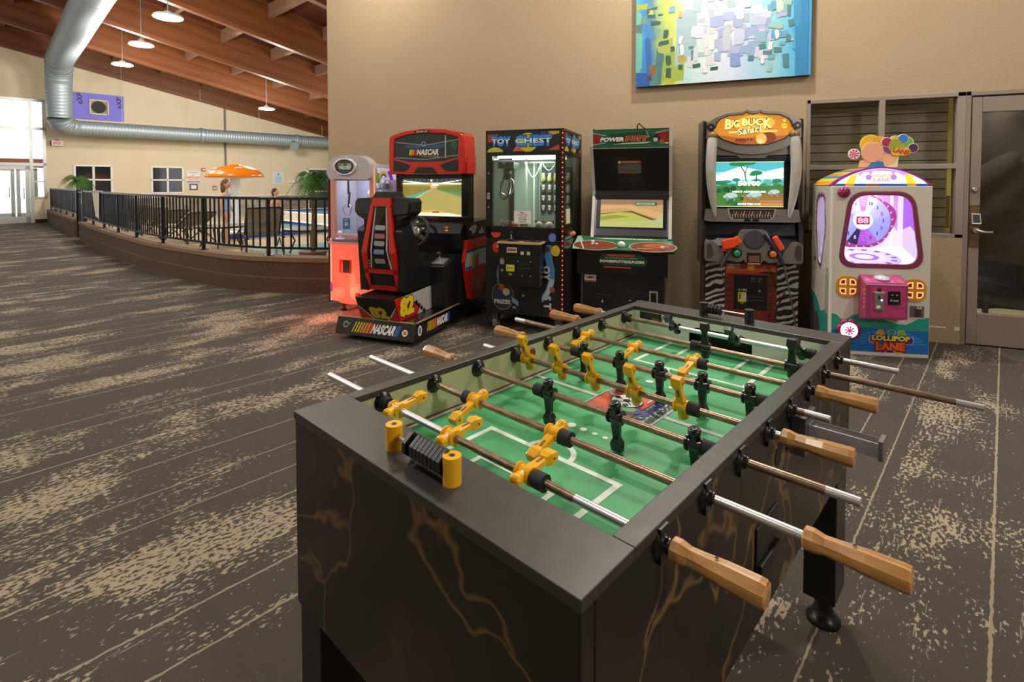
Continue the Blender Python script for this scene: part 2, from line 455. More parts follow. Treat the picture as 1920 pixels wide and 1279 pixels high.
# ================================================================ the tan wall behind the machines (world axes)
WX, WY = -5.155, 5.7
g = G()
g.bb(WX, WY, 0, .608, WY+.22, 6.2, WALL)
g.bb(.608, WY, 2.179, 4.5, WY+.22, 6.2, WALL)
g.bb(.608, WY-.012, 0, 1.80, WY+.2, .925, WALL)
g.bb(2.92, WY, 0, 4.5, WY+.22, 2.179, WALL)
g.bb(1.58, WY-.0135, .13, 1.70, WY-.012, .143, mt('#d9d0c4', .8)); g.bb(1.76, WY-.0135, .12, 1.798, WY-.012, .15, mt('#d9d0c4', .8))
struct(g.build('wall_back', bev=.008))
# window into the back room: frame, panes
w = bpy.data.objects.new('window_1', None); COL.objects.link(w); w.location = (0, WY, 0); struct(w)
g = G()
g.bb(.608, -.012, 2.142, 1.80, .1, 2.179, FRAME); g.bb(.608, -.012, .925, 1.80, .1, .957, FRAME)
g.bb(.608, -.012, .925, .637, .1, 2.179, FRAME); g.bb(1.742, -.012, .925, 1.80, .1, 2.179, FRAME)
g.bb(1.178, -.012, .957, 1.223, .08, 2.145, FRAME); g.bb(.637, -.012, 1.523, 1.745, .08, 1.566, FRAME)
g.build('window_frame', w, bev=.003)
gm = glass()
for a, b, c, d in ((.637, 1.566, 1.178, 2.142), (1.223, 1.566, 1.742, 2.142), (.637, .957, 1.178, 1.523), (1.223, .957, 1.742, 1.523)):
    g = G(); g.bb(a, .04, b, c, .046, d, gm); g.build('window_pane', w)
# boards behind the glass, yellow post and cardboard
g = G(); bm = mt('#b3ad94', .6, var=.15, sc=9)
z = .55
while z < 2.5:
    g.prism([(.35, z), (.372, z), (.358, z+.096), (.35, z+.096)], .40, 1.785, 'x', bm); z += .088
o = struct(g.build('wall_siding', loc=(0, WY, 0)))
g = G(); g.bb(1.82, .47, 0, 1.885, .56, 2.7, mt('#f0e060', .5)); g.bb(1.89, .47, 0, 2.0, .5, 2.7, mt('#6f7468', .5)); struct(g.build('wall_yellow', loc=(0, WY, 0)))
g = G(); g.bb(1.80, .42, 0, 1.835, .45, 1.28, mt('#8a5a1c', .7)); g.bb(1.80, .41, 0, 1.88, .445, .98, mt('#c9a874', .8))
tag(g.build('cardboard_sheet', loc=(0, WY, 0)), 'brown cardboard sheets leaning by the yellow post behind the window', 'cardboard')

# ---------------------------------------------------------------- glass door to the back room
d = bpy.data.objects.new('door_1', None); COL.objects.link(d); d.location = (1.80, WY, 0); struct(d)
DF = mt('#84766a', .5, var=.12, sc=5)
g = G()
g.bb(-.0, -.012, 0, .035, .1, 2.179, DF); g.bb(1.06, -.012, 0, 1.12, .1, 2.179, DF); g.bb(.0, -.012, 2.142, 1.12, .1, 2.179, DF)
g.build('door_frame', d, bev=.003)
g = G()
g.bb(.042, -.004, .012, .115, .045, 2.128, DF); g.bb(.98, -.004, .012, 1.055, .045, 2.128, DF)
g.bb(.115, -.004, 2.0, .98, .045, 2.128, DF); g.bb(.115, -.004, .012, .98, .045, .28, DF)
g.build('door_leaf', d, bev=.004)
g = G(); g.bb(.115, .015, .28, .98, .021, 2.0, gm); g.build('door_pane', d)
g = G(); br = mt('#7a6048', .35, .6, var=.3, sc=30)
g.bb(.046, -.012, .85, .112, -.004, 1.215, br); g.build('lock_plate', d, bev=.003)
g = G(); g.prism([(-.055, 1.05), (-.012, 1.05), (-.012, 1.135), (-.03, 1.14)], .05, .110, 'x', mt('#b9b2aa', .3, .7))
D(g, (.05, -.0435, 1.0945), (1, 0, 0), (0, .28, .96)).rect(.006, -.034, .054, .038, BLACK, 6)
g.build('keypad', d, bev=.003)
g = G(); st = mt('#c9c3ba', .25, .9)
g.cyl((.075, -.012, 1.0), (.075, -.06, 1.0), .022, st); g.tube([(.075, -.055, 1.0), (.09, -.062, .995), (.13, -.064, .985), (.185, -.06, .985)], [.012, .012, .011, .009], st)
g.build('door_handle', d)
g = G(); g.lathe([(.024, 0), (.024, .012), (.016, .02)], (.075, -.004, 1.345), (0, -1, 0), st); g.build('deadbolt', d)
# back room seen through the door
g = G(); g.bb(-1, .22, -.06, 4, 3.2, .004, mt('#d8cba0', .6, var=.2, sc=3)); struct(g.build('floor_back_room', loc=(0, WY, 0)))
random.seed(3)
rk = mt('#17171a', .85, bump=.8, sc=9)
nx, nz = 34, 34; vs = []; fs = []
for j in range(nz+1):
    for i in range(nx+1):
        x = 1.3 + 2.9*i/nx; z = .02 + 2.75*j/nz
        k = math.sin(x*5.1+z*3.3)*.05 + math.sin(x*9.7-z*7.1)*.04 + random.uniform(-.035, .035)
        vs.append((x, 1.7 + k, z))
for j in range(nz):
    for i in range(nx): fs.append((j*(nx+1)+i, j*(nx+1)+i+1, (j+1)*(nx+1)+i+1, (j+1)*(nx+1)+i))
g = G(); g.add(vs, fs, rk, True)
g.sph((2.55, 1.64, 1.5), (.34, .09, .12), mt('#201f1e', .9, bump=1, sc=14, var=.4), 14, Matrix.Rotation(rad(-42), 3, 'Y'))
g.bb(2.46, 1.45, .0, 2.5, 1.5, .2, BLACK)
struct(g.build('wall_rock', loc=(0, WY, 0)))
g = G(); g.bb(-1, .22, 2.75, 4.5, 3.2, 2.8, mt('#3a3733', .8)); g.bb(-1, 3.2, 0, 4.5, 3.25, 2.8, mt('#3a3733', .8)); g.bb(-1.05, .22, 0, -1, 3.2, 2.8, mt('#3a3733', .8)); g.bb(4.5, .22, 0, 4.55, 3.2, 2.8, mt('#3a3733', .8))
struct(g.build('wall_back_room', loc=(0, WY, 0)))

# ================================================================ hall shell (hall axes)
FY = 24.9
g = G()
def gable(a, b, y0, y1, z0, m):
    za, zb = roofz(a) + 1, roofz(b) + 1
    g.add([(a, y0, z0), (b, y0, z0), (b, y1, z0), (a, y1, z0), (a, y0, za), (b, y0, zb), (b, y1, zb), (a, y1, za)], [(0, 1, 5, 4), (2, 3, 7, 6), (0, 4, 7, 3), (1, 2, 6, 5), (0, 3, 2, 1), (4, 5, 6, 7)], m)
gable(2.46, 3.23, FY, FY+.2, 0, FARWALL); gable(3.23, 4.33, FY, FY+.2, 2.03, FARWALL); gable(4.33, 5.62, FY, FY+.2, 0, FARWALL)
gable(5.62, 6.71, FY, FY+.2, 2.03, FARWALL); gable(6.71, 12.05, FY, FY+.2, 0, FARWALL); gable(12.05, 13.4, FY, FY+.2, 2.08, FARWALL); gable(13.4, 18, FY, FY+.2, 0, FARWALL)
gable(-3, 2.46, FY, FY+.2, 4.33, FARWALL); gable(RIDGE-7, -3, FY, FY+.2, 0, FARWALL)
g.bb(3.23, FY, 0, 4.33, FY+.2, 1.01, FARWALL); g.bb(5.62, FY, 0, 6.71, FY+.2, 1.01, FARWALL)
g.bb(2.08, FY, 0, 2.46, FY+.2, .85, FARWALL)
struct(g.build('wall_far', rot=HR))
g = G(); g.bb(-9.2, -9, 0, -9, 25.2, 7, FARWALL); struct(g.build('wall_left', rot=HR))
g = G(); g.bb(-9, -9.2, 0, 14, -9, 7.5, WALL); struct(g.build('wall_rear', rot=HR))
g = G(); g.bb(17.8, 5, 0, 18, 25, 5, FARWALL); struct(g.build('wall_pool', rot=HR))
g = G(); g.bb(4.4, -8, 0, 4.6, WY+.2, 6.2, WALL); struct(g.build('wall_right'))
g = G(); g.bb(WX, WY+.22, 0, -1.05, WY+.3, 6.2, FARWALL); g.bb(-1.05, WY+3.3, 0, 10, WY+3.4, 6.2, FARWALL); struct(g.build('wall_pool_side'))
g = G(); g.bb(2.6, FY-.05, 0, 12.05, FY, .80, STONE); g.bb(2.6, FY-.07, .80, 12.05, FY, .85, WHITE); struct(g.build('wall_far_dado', rot=HR))
g = G(); g.bb(2.08, FY-.03, 0, 2.62, FY, .12, BLACK); struct(g.build('baseboard_far', rot=HR))
dg = mt('#23272c', .1, coat=.5)
for k, (a, b) in enumerate(((3.23, 4.33), (5.62, 6.71))):
    w = bpy.data.objects.new('window_%d' % (k+2), None); COL.objects.link(w); w.rotation_euler = HR; struct(w)
    g = G(); mA = (a+b)/2
    for x in (a, mA, b): g.bb(x-.035, FY-.03, 1.0, x+.035, FY+.06, 2.04, WHITE)
    for z in (1.0, 1.52, 2.04): g.bb(a-.035, FY-.03, z-.03, b+.035, FY+.06, z+.03, WHITE)
    g.build('window_frame', w)
    g = G(); g.bb(a, FY+.03, 1.0, b, FY+.04, 2.04, dg); g.build('window_pane', w)
d = bpy.data.objects.new('door_2', None); COL.objects.link(d); d.rotation_euler = HR; struct(d)
g = G(); g.bb(12.0, FY-.03, 0, 12.12, FY+.06, 2.12, WHITE); g.bb(13.3, FY-.03, 0, 13.42, FY+.06, 2.12, WHITE); g.bb(12.0, FY-.03, 2.04, 13.42, FY+.06, 2.12, WHITE); g.bb(12.1, FY-.03, .95, 13.3, FY+.06, 1.02, WHITE)
g.build('door_frame', d)
g = G(); g.bb(12.1, FY+.03, 0, 13.3, FY+.04, 2.04, mt('#50504a', .2)); g.build('door_pane', d)
# glazed shop-front entrance at the far end
w = bpy.data.objects.new('window_4', None); COL.objects.link(w); w.rotation_euler = HR; struct(w)
g = G()
def fr(a, z0, b, z1, t=.03): g.bb(a, FY-t, z0, b, FY+.1, z1, ALU)
fr(-3, 4.25, 2.46, 4.33); fr(2.38, .85, 2.46, 4.33); fr(-3, 3.26, 2.46, 3.35); fr(-3, 1.99, 2.46, 2.1); fr(2.02, 0, 2.11, 4.33, .04); fr(2.1, .85, 2.46, .91); fr(2.1, 1.42, 2.4, 1.47); fr(.0, 0, .08, 4.3); fr(-1.9, 0, -1.8, 4.3)
g.build('window_frame', w)
g = G(); g.bb(-3, FY+.03, 2.1, 2.4, FY+.036, 4.26, gm); g.bb(2.11, FY+.03, .9, 2.4, FY+.036, 2.0, gm); g.bb(-3, FY+.03, 0, -.9, FY+.036, 2.0, gm); g.build('window_pane', w)
def leaf(name, a, b, y, m, x=0):
    d = bpy.data.objects.new(name, None); COL.objects.link(d); d.rotation_euler = HR; struct(d)
    g = G()
    for q in (a, b-.11): g.bb(q, y, .01, q+.11, y+.05, 1.98, m)
    g.bb(a, y, .01, b, y+.05, .22, m); g.bb(a, y, 1.87, b, y+.05, 1.98, m); g.build('door_leaf', d)
    g = G(); g.bb(a+.11, y+.02, .22, b-.11, y+.026, 1.87, gm); g.build('door_pane', d)
    g = G(); g.tube([(b-.16, y-.01, .85), (b-.16, y-.06, .88), (b-.16, y-.06, 1.2), (b-.16, y-.01, 1.23)], .014, m); g.build('door_handle', d)
leaf('door_3', 1.04, 2.01, FY+.01, ALU); leaf('door_4', .06, 1.02, FY+.01, ALU)
leaf('door_5', 1.15, 1.83, FY+3.2, ALU); leaf('door_6', 1.88, 2.5, FY+3.2, ALU); leaf('door_7', .4, 1.1, FY+3.2, ALU)
g = G(); g.bb(-3, FY+.2, -.05, 3.2, FY+3.4, .005, mt('#8d8272', .8)); struct(g.build('floor_vestibule', rot=HR))
g = G(); g.bb(-3, FY+3.2, 2.0, 3.0, FY+3.3, 2.35, mt('#9a5b3c', .6)); struct(g.build('trim_1', rot=HR))
g = G(); g.bb(2.7, FY+.2, 0, 2.9, FY+3.4, 2.4, mt('#9fb0b4', .4)); struct(g.build('wall_vestibule', rot=HR))
g = G(); g.bb(-14, FY+3.4, -.06, 14, FY+40, -.01, mt('#c9c9c5', .8)); struct(g.build('ground_outside', rot=HR))

# ================================================================ low block wall round the pool deck, the deck, the pool
def path(pts, n=6):
    """smooth path through points (Catmull-Rom)"""
    P = [Vector(p) for p in pts]; out = []
    for i in range(len(P)-1):
        a, b, c, d = P[max(i-1, 0)], P[i], P[i+1], P[min(i+2, len(P)-1)]
        for k in range(n):
            t = k/n; out.append(.5*((2*b) + (c-a)*t + (2*a-5*b+4*c-d)*t*t + (3*b-a-3*c+d)*t**3))
    return out + [P[-1]]
CURB = path([(2.19, 16.45), (2.14, 14.5), (2.12, 12.5), (2.13, 10.9), (2.21, 9.4), (2.43, 7.8), (2.60, 7.2), (2.85, 6.70), (3.22, 6.18), (3.62, 5.82)])
def off(p, d):
    out = []
    for i, q in enumerate(p):
        t = (p[min(i+1, len(p)-1)] - p[max(i-1, 0)]).normalized(); out.append(q + Vector((-t.y, t.x))*d)
    return out
def ribbon(name, p, w, z0, z1, m, cap, n=None):
    q = off(p, w); g = G(); L = len(p)
    def sw(a, b, m0, m1, z0, z1):
        vs = [(*x, z0) for x in a] + [(*x, z0) for x in b] + [(*x, z1) for x in a] + [(*x, z1) for x in b]; fs = []
        for i in range(L-1): fs += [(i, 2*L+i, 2*L+i+1, i+1), (L+i, L+i+1, 3*L+i+1, 3*L+i), (2*L+i, 3*L+i, 3*L+i+1, 2*L+i+1), (i, i+1, L+i+1, L+i)]
        fs += [(0, L, 3*L, 2*L), (L-1, 3*L-1, 4*L-1, 2*L-1)]
        g.add(vs, fs, m0)
    sw(p, q, m, m, z0, z1-.055)
    sw(off(p, -.015), off(p, w+.015), cap, cap, z1-.055, z1)
    return struct(g.build(name, rot=HR))
CAP = mt('#84694f', .85, var=.35, sc=50, bump=.3)
ribbon('wall_curb', CURB, .22, 0, .46, BLOCK, CAP)
CURB2 = path([(2.42, 24.7), (2.34, 21), (2.26, 17.55)])
ribbon('wall_curb_far', CURB2, .22, 0, .46, BLOCK, CAP)
ins = off(CURB2, .2) + off(CURB, .2)
g = G(); poly = [(*q, .006) for q in ins] + [(3.75, 6.85, .006), (18, 6.85, .006), (18, 24.9, .006), (2.6, 24.9, .006)]
g.add(poly[::-1], [tuple(range(len(poly)))], DECK)
struct(g.build('floor_deck', rot=HR))
# ================================================================ the foosball table
def marble():
    M, nt, p = nodes('dark_marble_laminate'); L = nt.links.new
    tc = N(nt, 'ShaderNodeTexCoord')
    n0 = N(nt, 'ShaderNodeTexNoise', i_Scale=2.2, i_Detail=4.0); L(tc.outputs['Object'], n0.inputs['Vector'])
    wv = N(nt, 'ShaderNodeMix', data_type='RGBA', blend_type='ADD'); wv.inputs['Factor'].default_value = .75
    L(tc.outputs['Object'], wv.inputs[6]); L(n0.outputs['Color'], wv.inputs[7])
    vo = N(nt, 'ShaderNodeTexVoronoi', feature='DISTANCE_TO_EDGE', i_Scale=2.6); L(wv.outputs[2], vo.inputs['Vector'])
    vr = N(nt, 'ShaderNodeValToRGB'); vr.color_ramp.elements[0].color = (1, 1, 1, 1); vr.color_ramp.elements[1].position = .022; vr.color_ramp.elements[1].color = (0, 0, 0, 1)
    L(vo.outputs['Distance'], vr.inputs['Fac'])
    mp = N(nt, 'ShaderNodeMapping'); mp.inputs['Scale'].default_value = (1, 1, .45); mp.inputs['Rotation'].default_value = (.5, .4, .3); L(tc.outputs['Object'], mp.inputs['Vector'])
    n1 = N(nt, 'ShaderNodeTexNoise', i_Scale=7.0, i_Detail=6.0, i_Roughness=.65); L(mp.outputs[0], n1.inputs['Vector'])
    nr = N(nt, 'ShaderNodeValToRGB'); nr.color_ramp.elements[0].position = .55; nr.color_ramp.elements[0].color = (0, 0, 0, 1); nr.color_ramp.elements[1].position = .8; L(n1.outputs['Fac'], nr.inputs['Fac'])
    n2 = N(nt, 'ShaderNodeTexNoise', i_Scale=1.7, i_Detail=2.0); L(tc.outputs['Object'], n2.inputs['Vector'])
    rr = N(nt, 'ShaderNodeMath', operation='MULTIPLY'); L(vr.outputs['Color'], rr.inputs[0]); L(n1.outputs['Fac'], rr.inputs[1])
    c0 = N(nt, 'ShaderNodeMix', data_type='RGBA'); c0.inputs[6].default_value = lin('#171310'); c0.inputs[7].default_value = lin('#2b211b'); L(n2.outputs['Fac'], c0.inputs['Factor'])
    h = N(nt, 'ShaderNodeMath', operation='MULTIPLY'); h.inputs[1].default_value = .45; L(nr.outputs['Color'], h.inputs[0])
    c1 = N(nt, 'ShaderNodeMix', data_type='RGBA'); c1.inputs[7].default_value = lin('#594329'); L(h.outputs[0], c1.inputs['Factor']); L(c0.outputs[2], c1.inputs[6])
    c2 = N(nt, 'ShaderNodeMix', data_type='RGBA'); c2.inputs[7].default_value = lin('#94703f'); L(rr.outputs[0], c2.inputs['Factor']); L(c1.outputs[2], c2.inputs[6])
    L(c2.outputs[2], p.inputs['Base Color']); p.inputs['Roughness'].default_value = .33
    return M
def rodmetal():
    M, nt, p = nodes('worn_rod_steel'); L = nt.links.new
    tc = N(nt, 'ShaderNodeTexCoord')
    mp = N(nt, 'ShaderNodeMapping'); mp.inputs['Scale'].default_value = (14, 60, 60); L(tc.outputs['Object'], mp.inputs['Vector'])
    n1 = N(nt, 'ShaderNodeTexNoise', i_Scale=2.0, i_Detail=5.0, i_Roughness=.7); L(mp.outputs[0], n1.inputs['Vector'])
    rp = N(nt, 'ShaderNodeValToRGB'); e = rp.color_ramp.elements
    e[0].position = .3; e[0].color = lin('#6e5a48'); e[1].position = .7; e[1].color = lin('#b49c84'); L(n1.outputs['Fac'], rp.inputs['Fac'])
    L(rp.outputs['Color'], p.inputs['Base Color']); p.inputs['Metallic'].default_value = .75; p.inputs['Roughness'].default_value = .32
    return M
def oakwood():
    M, nt, p = nodes('varnished_wood'); L = nt.links.new
    tc = N(nt, 'ShaderNodeTexCoord')
    mp = N(nt, 'ShaderNodeMapping'); mp.inputs['Scale'].default_value = (6, 70, 70); L(tc.outputs['Object'], mp.inputs['Vector'])
    n1 = N(nt, 'ShaderNodeTexNoise', i_Scale=1.0, i_Detail=5.0, i_Distortion=1.0); L(mp.outputs[0], n1.inputs['Vector'])
    rp = N(nt, 'ShaderNodeValToRGB'); e = rp.color_ramp.elements
    e[0].position = .30; e[0].color = lin('#97642f'); e[1].position = .66; e[1].color = lin('#d3a062'); L(n1.outputs['Fac'], rp.inputs['Fac'])
    L(rp.outputs['Color'], p.inputs['Base Color']); p.inputs['Roughness'].default_value = .3; p.inputs['Coat Weight'].default_value = .3
    return M
MARB, RODM, OAK = marble(), rodmetal(), oakwood()
RIM = mt('#3b3734', .38, var=.25, sc=30, bump=.06)
YEL = mt('#f0b010', .3, var=.12, sc=30, coat=.3)
BLKP = mt('#101213', .3, coat=.3)
TL, TW, TH = 1.467, .752, .91
T = thing('foosball_table', 'foosball table in dark marble laminate with green field, wooden handles and black legs', 'foosball table', (-.868, .849, 0), -20.2)
g = G()
g.bb(0, 0, .49, TW, .03, .893, MARB); g.bb(0, TL-.03, .49, TW, TL, .893, MARB)
g.bb(0, .03, .49, .03, TL-.03, .893, MARB); g.bb(TW-.03, .03, .49, TW, TL-.03, .893, MARB)
g.bb(.03, .03, .5, TW-.03, TL-.03, .52, MARB)
g.build('cabinet', T, bev=.003)
g = G()
g.bb(-.002, -.002, .893, TW+.002, .122, .91, RIM); g.bb(-.002, 1.362, .893, TW+.002, TL+.002, .91, RIM)
g.bb(-.002, .122, .893, .033, 1.362, .91, RIM); g.bb(TW-.035, .122, .893, TW+.002, 1.362, .91, RIM)
g.build('rim', T, bev=.0015)
SIDEW = mt('#b4b08a', .5, var=.12, sc=4); ENDW = mt('#cfd4c0', .5, var=.08, sc=4)
g = G(); mar = mt('#6b3a30', .6)
for x0, x1, q in ((.028, .034, .033), (.716, .722, .7138)):
    g = G(); g.bb(x0, .1, .78, x1, 1.37, .895, SIDEW); g.bb(q, .12, .796, q+.0032, 1.36, .8, mar); g.build('side_board', T)
g = G()
g.bb(.03, 1.357, .78, .26, 1.364, .895, ENDW); g.bb(.486, 1.357, .78, .72, 1.364, .895, ENDW); g.bb(.26, 1.357, .872, .486, 1.364, .895, ENDW)
g.prism([(.26, .872), (.29, .872), (.265, .86), (.26, .845)], 1.357, 1.364, 'y', ENDW); g.prism([(.486, .872), (.456, .872), (.481, .86), (.486, .845)], 1.357, 1.364, 'y', ENDW)
d = D(g, (0, 1.357, 0), FU, FW)
d.rect(.06, .862, .152, .895, mt('#1c1a18', .5)); d.rect(.064, .866, .148, .891, mt('#2a2722', .4), 2); d.text('TORNADO', .09, .882, .008, mt('#3b3a6a', .5), 3); d.rect(.112, .868, .142, .876, mt('#7a5a44', .5), 3)
blu = mt('#28506a', .5)
d.ring(.172, .877, .0155, .0185, blu, 1); d.circ(.172, .877, .0155, mt('#d8dccb', .5), 1); d.circ(.172, .886, .004, blu, 2); d.line([(.172, .884), (.172, .873)], .005, blu, 2); d.line([(.161, .879), (.183, .879)], .004, blu, 2); d.line([(.172, .874), (.165, .864)], .004, blu, 2); d.line([(.172, .874), (.179, .864)], .004, blu, 2)
d.rect(.69, .874, .716, .895, mt('#b0a8c8', .5))
g.build('end_board', T)
g = G()
g.bb(.26, 1.362, .79, .486, 1.40, .80, BLACK); g.bb(.26, 1.40, .79, .486, 1.405, .89, BLACK); g.bb(.255, 1.364, .79, .26, 1.4, .89, BLACK); g.bb(.486, 1.364, .79, .491, 1.4, .89, BLACK)
g.build('goal', T)
# playing field
g = G(); FG = mt('#45a86b', .5, var=.1, sc=3); WL = mt('#dfeadb', .5)
g.bb(.03, .1, .785, .722, 1.40, .795, FG)
d = D(g, (0, 0, .795), (1, 0, 0), (0, 1, 0))
d.rect(.0355, .12, .047, 1.357, WL); d.rect(.703, .12, .7145, 1.357, WL)
def mir(p): return [(x, 1.5-y) for x, y in p]
for f in (lambda p: p, mir):
    d.line(f([(.192, .1), (.192, .412)]), .014, WL); d.line(f([(.185, .405), (.559, .405)]), .014, WL); d.line(f([(.552, .412), (.552, .1)]), .014, WL)
    d.line(f([(.272, .1), (.272, .30)]), .013, WL); d.line(f([(.266, .294), (.480, .294)]), .013, WL); d.line(f([(.474, .1), (.474, .30)]), .013, WL)
    for k, (x, r) in enumerate(((.326, .012), (.362, .009), (.395, .007), (.425, .007))):
        (u, v), = f([(x, .553)]); d.circ(u, v, r, WL)
d.ring(.372, .405, .05, .063, WL, 1, a0=0, a1=180); d.ring(.372, 1.095, .05, .063, WL, 1, a0=180, a1=360)
d.line([(.035, .75), (.716, .75)], .016, WL)
e = D(g, (.475, .655, .795), (0, 1, 0), (-1, 0, 0))
OR = mt('#d0562e', .5); NV = mt('#2c3a72', .5); DK = mt('#1d1e26', .5); WH = mt('#e4e8e4', .5)
e.rect(0, 0, .205, .205, mt('#cfd8d0', .5), 3); e.rect(.004, .056, .201, .201, mt('#2b2b33', .5), 4); e.rect(.009, .06, .196, .196, OR, 5)
e.poly([(.009, .06), (.05, .11), (.1, .17), (.14, .196), (.196, .196), (.196, .17), (.13, .12), (.09, .06)], mt('#a43c26', .5), 6)
e.ring(.07, .10, .025, .036, NV, 7, k=1.3); e.ring(.15, .165, .02, .03, mt('#7d8790', .5), 7, k=1.2); e.circ(.07, .10, .018, mt('#4ea56a', .5), 7, .03)
e.circ(.11, .118, .042, DK, 8, .045); e.circ(.11, .118, .039, WH, 9, .042)
for k in range(6):
    t = rad(60*k+20); e.circ(.11+.03*math.cos(t), .118+.032*math.sin(t), .010, DK, 10, n=5)
e.circ(.11, .118, .012, DK, 10, n=5)
for k in range(5):
    t = rad(72*k+10); e.line([(.11+.012*math.cos(t), .118+.012*math.sin(t)), (.11+.032*math.cos(t), .118+.034*math.sin(t))], .002, DK, 10)
e.text('TORNADO', .104, .041, .028, NV, 7, w=.19, bold=.06); e.text('TABLE SOCCER', .104, .014, .020, DK, 7, w=.19, bold=.06)
e.text('AMERICA', .155, .068, .008, WH, 11)
g.build('playing_field', T)
LEG = mt('#141416', .35)
for x in (0.002, TW-.092):
    for y in (.006, TL-.137):
        g = G(); g.bb(x, y, .095, x+.09, y+.125, .50, LEG); l = g.build('leg', T, bev=.004)
        g = G(); c = (x+.047, y+.058, 0); g.lathe([(.048, 0), (.05, .008), (.038, .02), (.026, .045), (.026, .1)], c, (0, 0, 1), mt('#0e0e0f', .3), 20); g.build('leveling_foot', l)
# scoring counters on the two end rims
def counter(y, mpost, mbead, xb, tall):
    p = bpy.data.objects.new('score_counter', None); COL.objects.link(p); p.parent = T
    for x in (.293, .457):
        g = G(); g.cyl((x, y, .9095), (x, y, .9095+tall), .0155, mpost, 20); g.cyl((x, y, .9095+tall), (x, y, .91+tall), .005, BLACK, 10); g.build('counter_post', p, bev=.0015)
    g = G(); g.cyl((.293, y, .936), (.457, y, .936), .003, CHROME, 8); g.build('counter_rod', p)
    for x in xb:
        g = G()
        for a in range(0, 360, 90): pass
        k = 1.3 if y < 1 else 1
        g.prism([(y-.015*k, .936-.006*k), (y-.015*k, .936+.008*k), (y, .936+.019*k), (y+.015*k, .936+.008*k), (y+.015*k, .936-.006*k), (y, .936-.019*k)], x, x+.0085, 'x', mbead)
        g.build('score_bead', p, bev=.001)
counter(.053, YEL, mt('#17181b', .35), [.345+.0102*k for k in range(10) if k != 1], .047)
counter(1.412, mt('#17181a', .35), mt('#17181b', .35), [.30, .312, .324, .336, .350], .047)
# rods with their players, handles, bearings
def player_mesh(col, name):
    g = G()
    g.cyl((-.015, 0, 0), (.015, 0, 0), .0135, col, 20)
    g.cyl((-.0165, 0, 0), (-.0125, 0, 0), .0165, col, 20); g.cyl((.0125, 0, 0), (.0165, 0, 0), .0165, col, 20)
    g.lathe([(.0115, .008), (.0115, .020), (.013, .022), (.013, .030), (.010, .034), (.004, .0345)], (0, 0, 0), (0, 0, 1), col, 16)
    # leg
    g.add([(-.0105, -.0075, -.010), (.0105, -.0075, -.010), (.0105, .0075, -.010), (-.0105, .0075, -.010), (-.0075, -.0055, -.056), (.0075, -.0055, -.056), (.0075, .0055, -.056), (-.0075, .0055, -.056)],
          [(0, 1, 2, 3), (7, 6, 5, 4), (0, 4, 5, 1), (1, 5, 6, 2), (2, 6, 7, 3), (3, 7, 4, 0)], col)
    # wedge foot with cut flanks
    g.add([(-.008, -.0085, -.050), (.008, -.0085, -.050), (.008, .0085, -.050), (-.008, .0085, -.050), (-.0128, -.0115, -.062), (.0128, -.0115, -.062), (.0128, .0115, -.062), (-.0128, .0115, -.062),
           (-.012, -.0075, -.080), (.012, -.0075, -.080), (.012, .0075, -.080), (-.012, .0075, -.080)],
          [(0, 1, 2, 3), (11, 10, 9, 8), (0, 4, 5, 1), (1, 5, 6, 2), (2, 6, 7, 3), (3, 7, 4, 0), (4, 8, 9, 5), (5, 9, 10, 6), (6, 10, 11, 7), (7, 11, 8, 4)], col)
    dk = mt('#7a5206', .6) if col is YEL else mt('#060607', .6)
    for s in (-1, 1):
        D(g, (0, .006*s, 0), (s*-1, 0, 0), (0, 0, 1)).rect(-.003, -.048, .003, -.02, dk, 1)
        D(g, (s*.0128, 0, 0), (0, s, 0), (0, 0, 1)).circ(0, -.067, .003, dk, 1, n=10)
    for s in (-1, 1): D(g, (0, 0, .0345), (1, 0, 0), (0, 1, 0)).circ(0, 0, .003, dk, 1, n=10)
    return g
PM = {}
def add_player(parent, col, x, th):
    k = 'y' if col is YEL else 'k'
    if k not in PM:
        o = player_mesh(col, k).build('player_figure', parent, bev=.0012, seg=2); PM[k] = o
    else:
        o = PM[k].copy(); COL.objects.link(o); o.parent = parent
    o.location = (x, 0, 0); o.rotation_euler = (rad(th), 0, 0)
    o['label'] = ('yellow' if col is YEL else 'black') + ' plastic player figure'
RODS = [  # left end, right end, handle side, colour, player x, foot angle, bumper x
 (-.22, .90, 'R', YEL, (.095, .285, .490), 97, (.050, .524)),
 (-.265, 1.03, 'R', YEL, (.194, .433), -72, (.167, .463)),
 (-.20, .945, 'L', BLKP, (.290, .483, .665), 4, (.262, .693)),
 (-.10, .91, 'R', YEL, (.085, .205, .316, .440, .564), 202, (.055, .594)),
 (-.20, .835, 'L', BLKP, (.176, .303, .427, .547, .665), 2, (.146, .695)),
 (-.25, .90, 'R', YEL, (.077, .260, .452), -78, (.047, .480)),
 (-.20, 1.08, 'L', BLKP, (.421, .673), 184, (.390, .702)),
 (-.20, .90, 'L', BLKP, (.243, .456, .653), 232, (.05, .684))]
HND = None
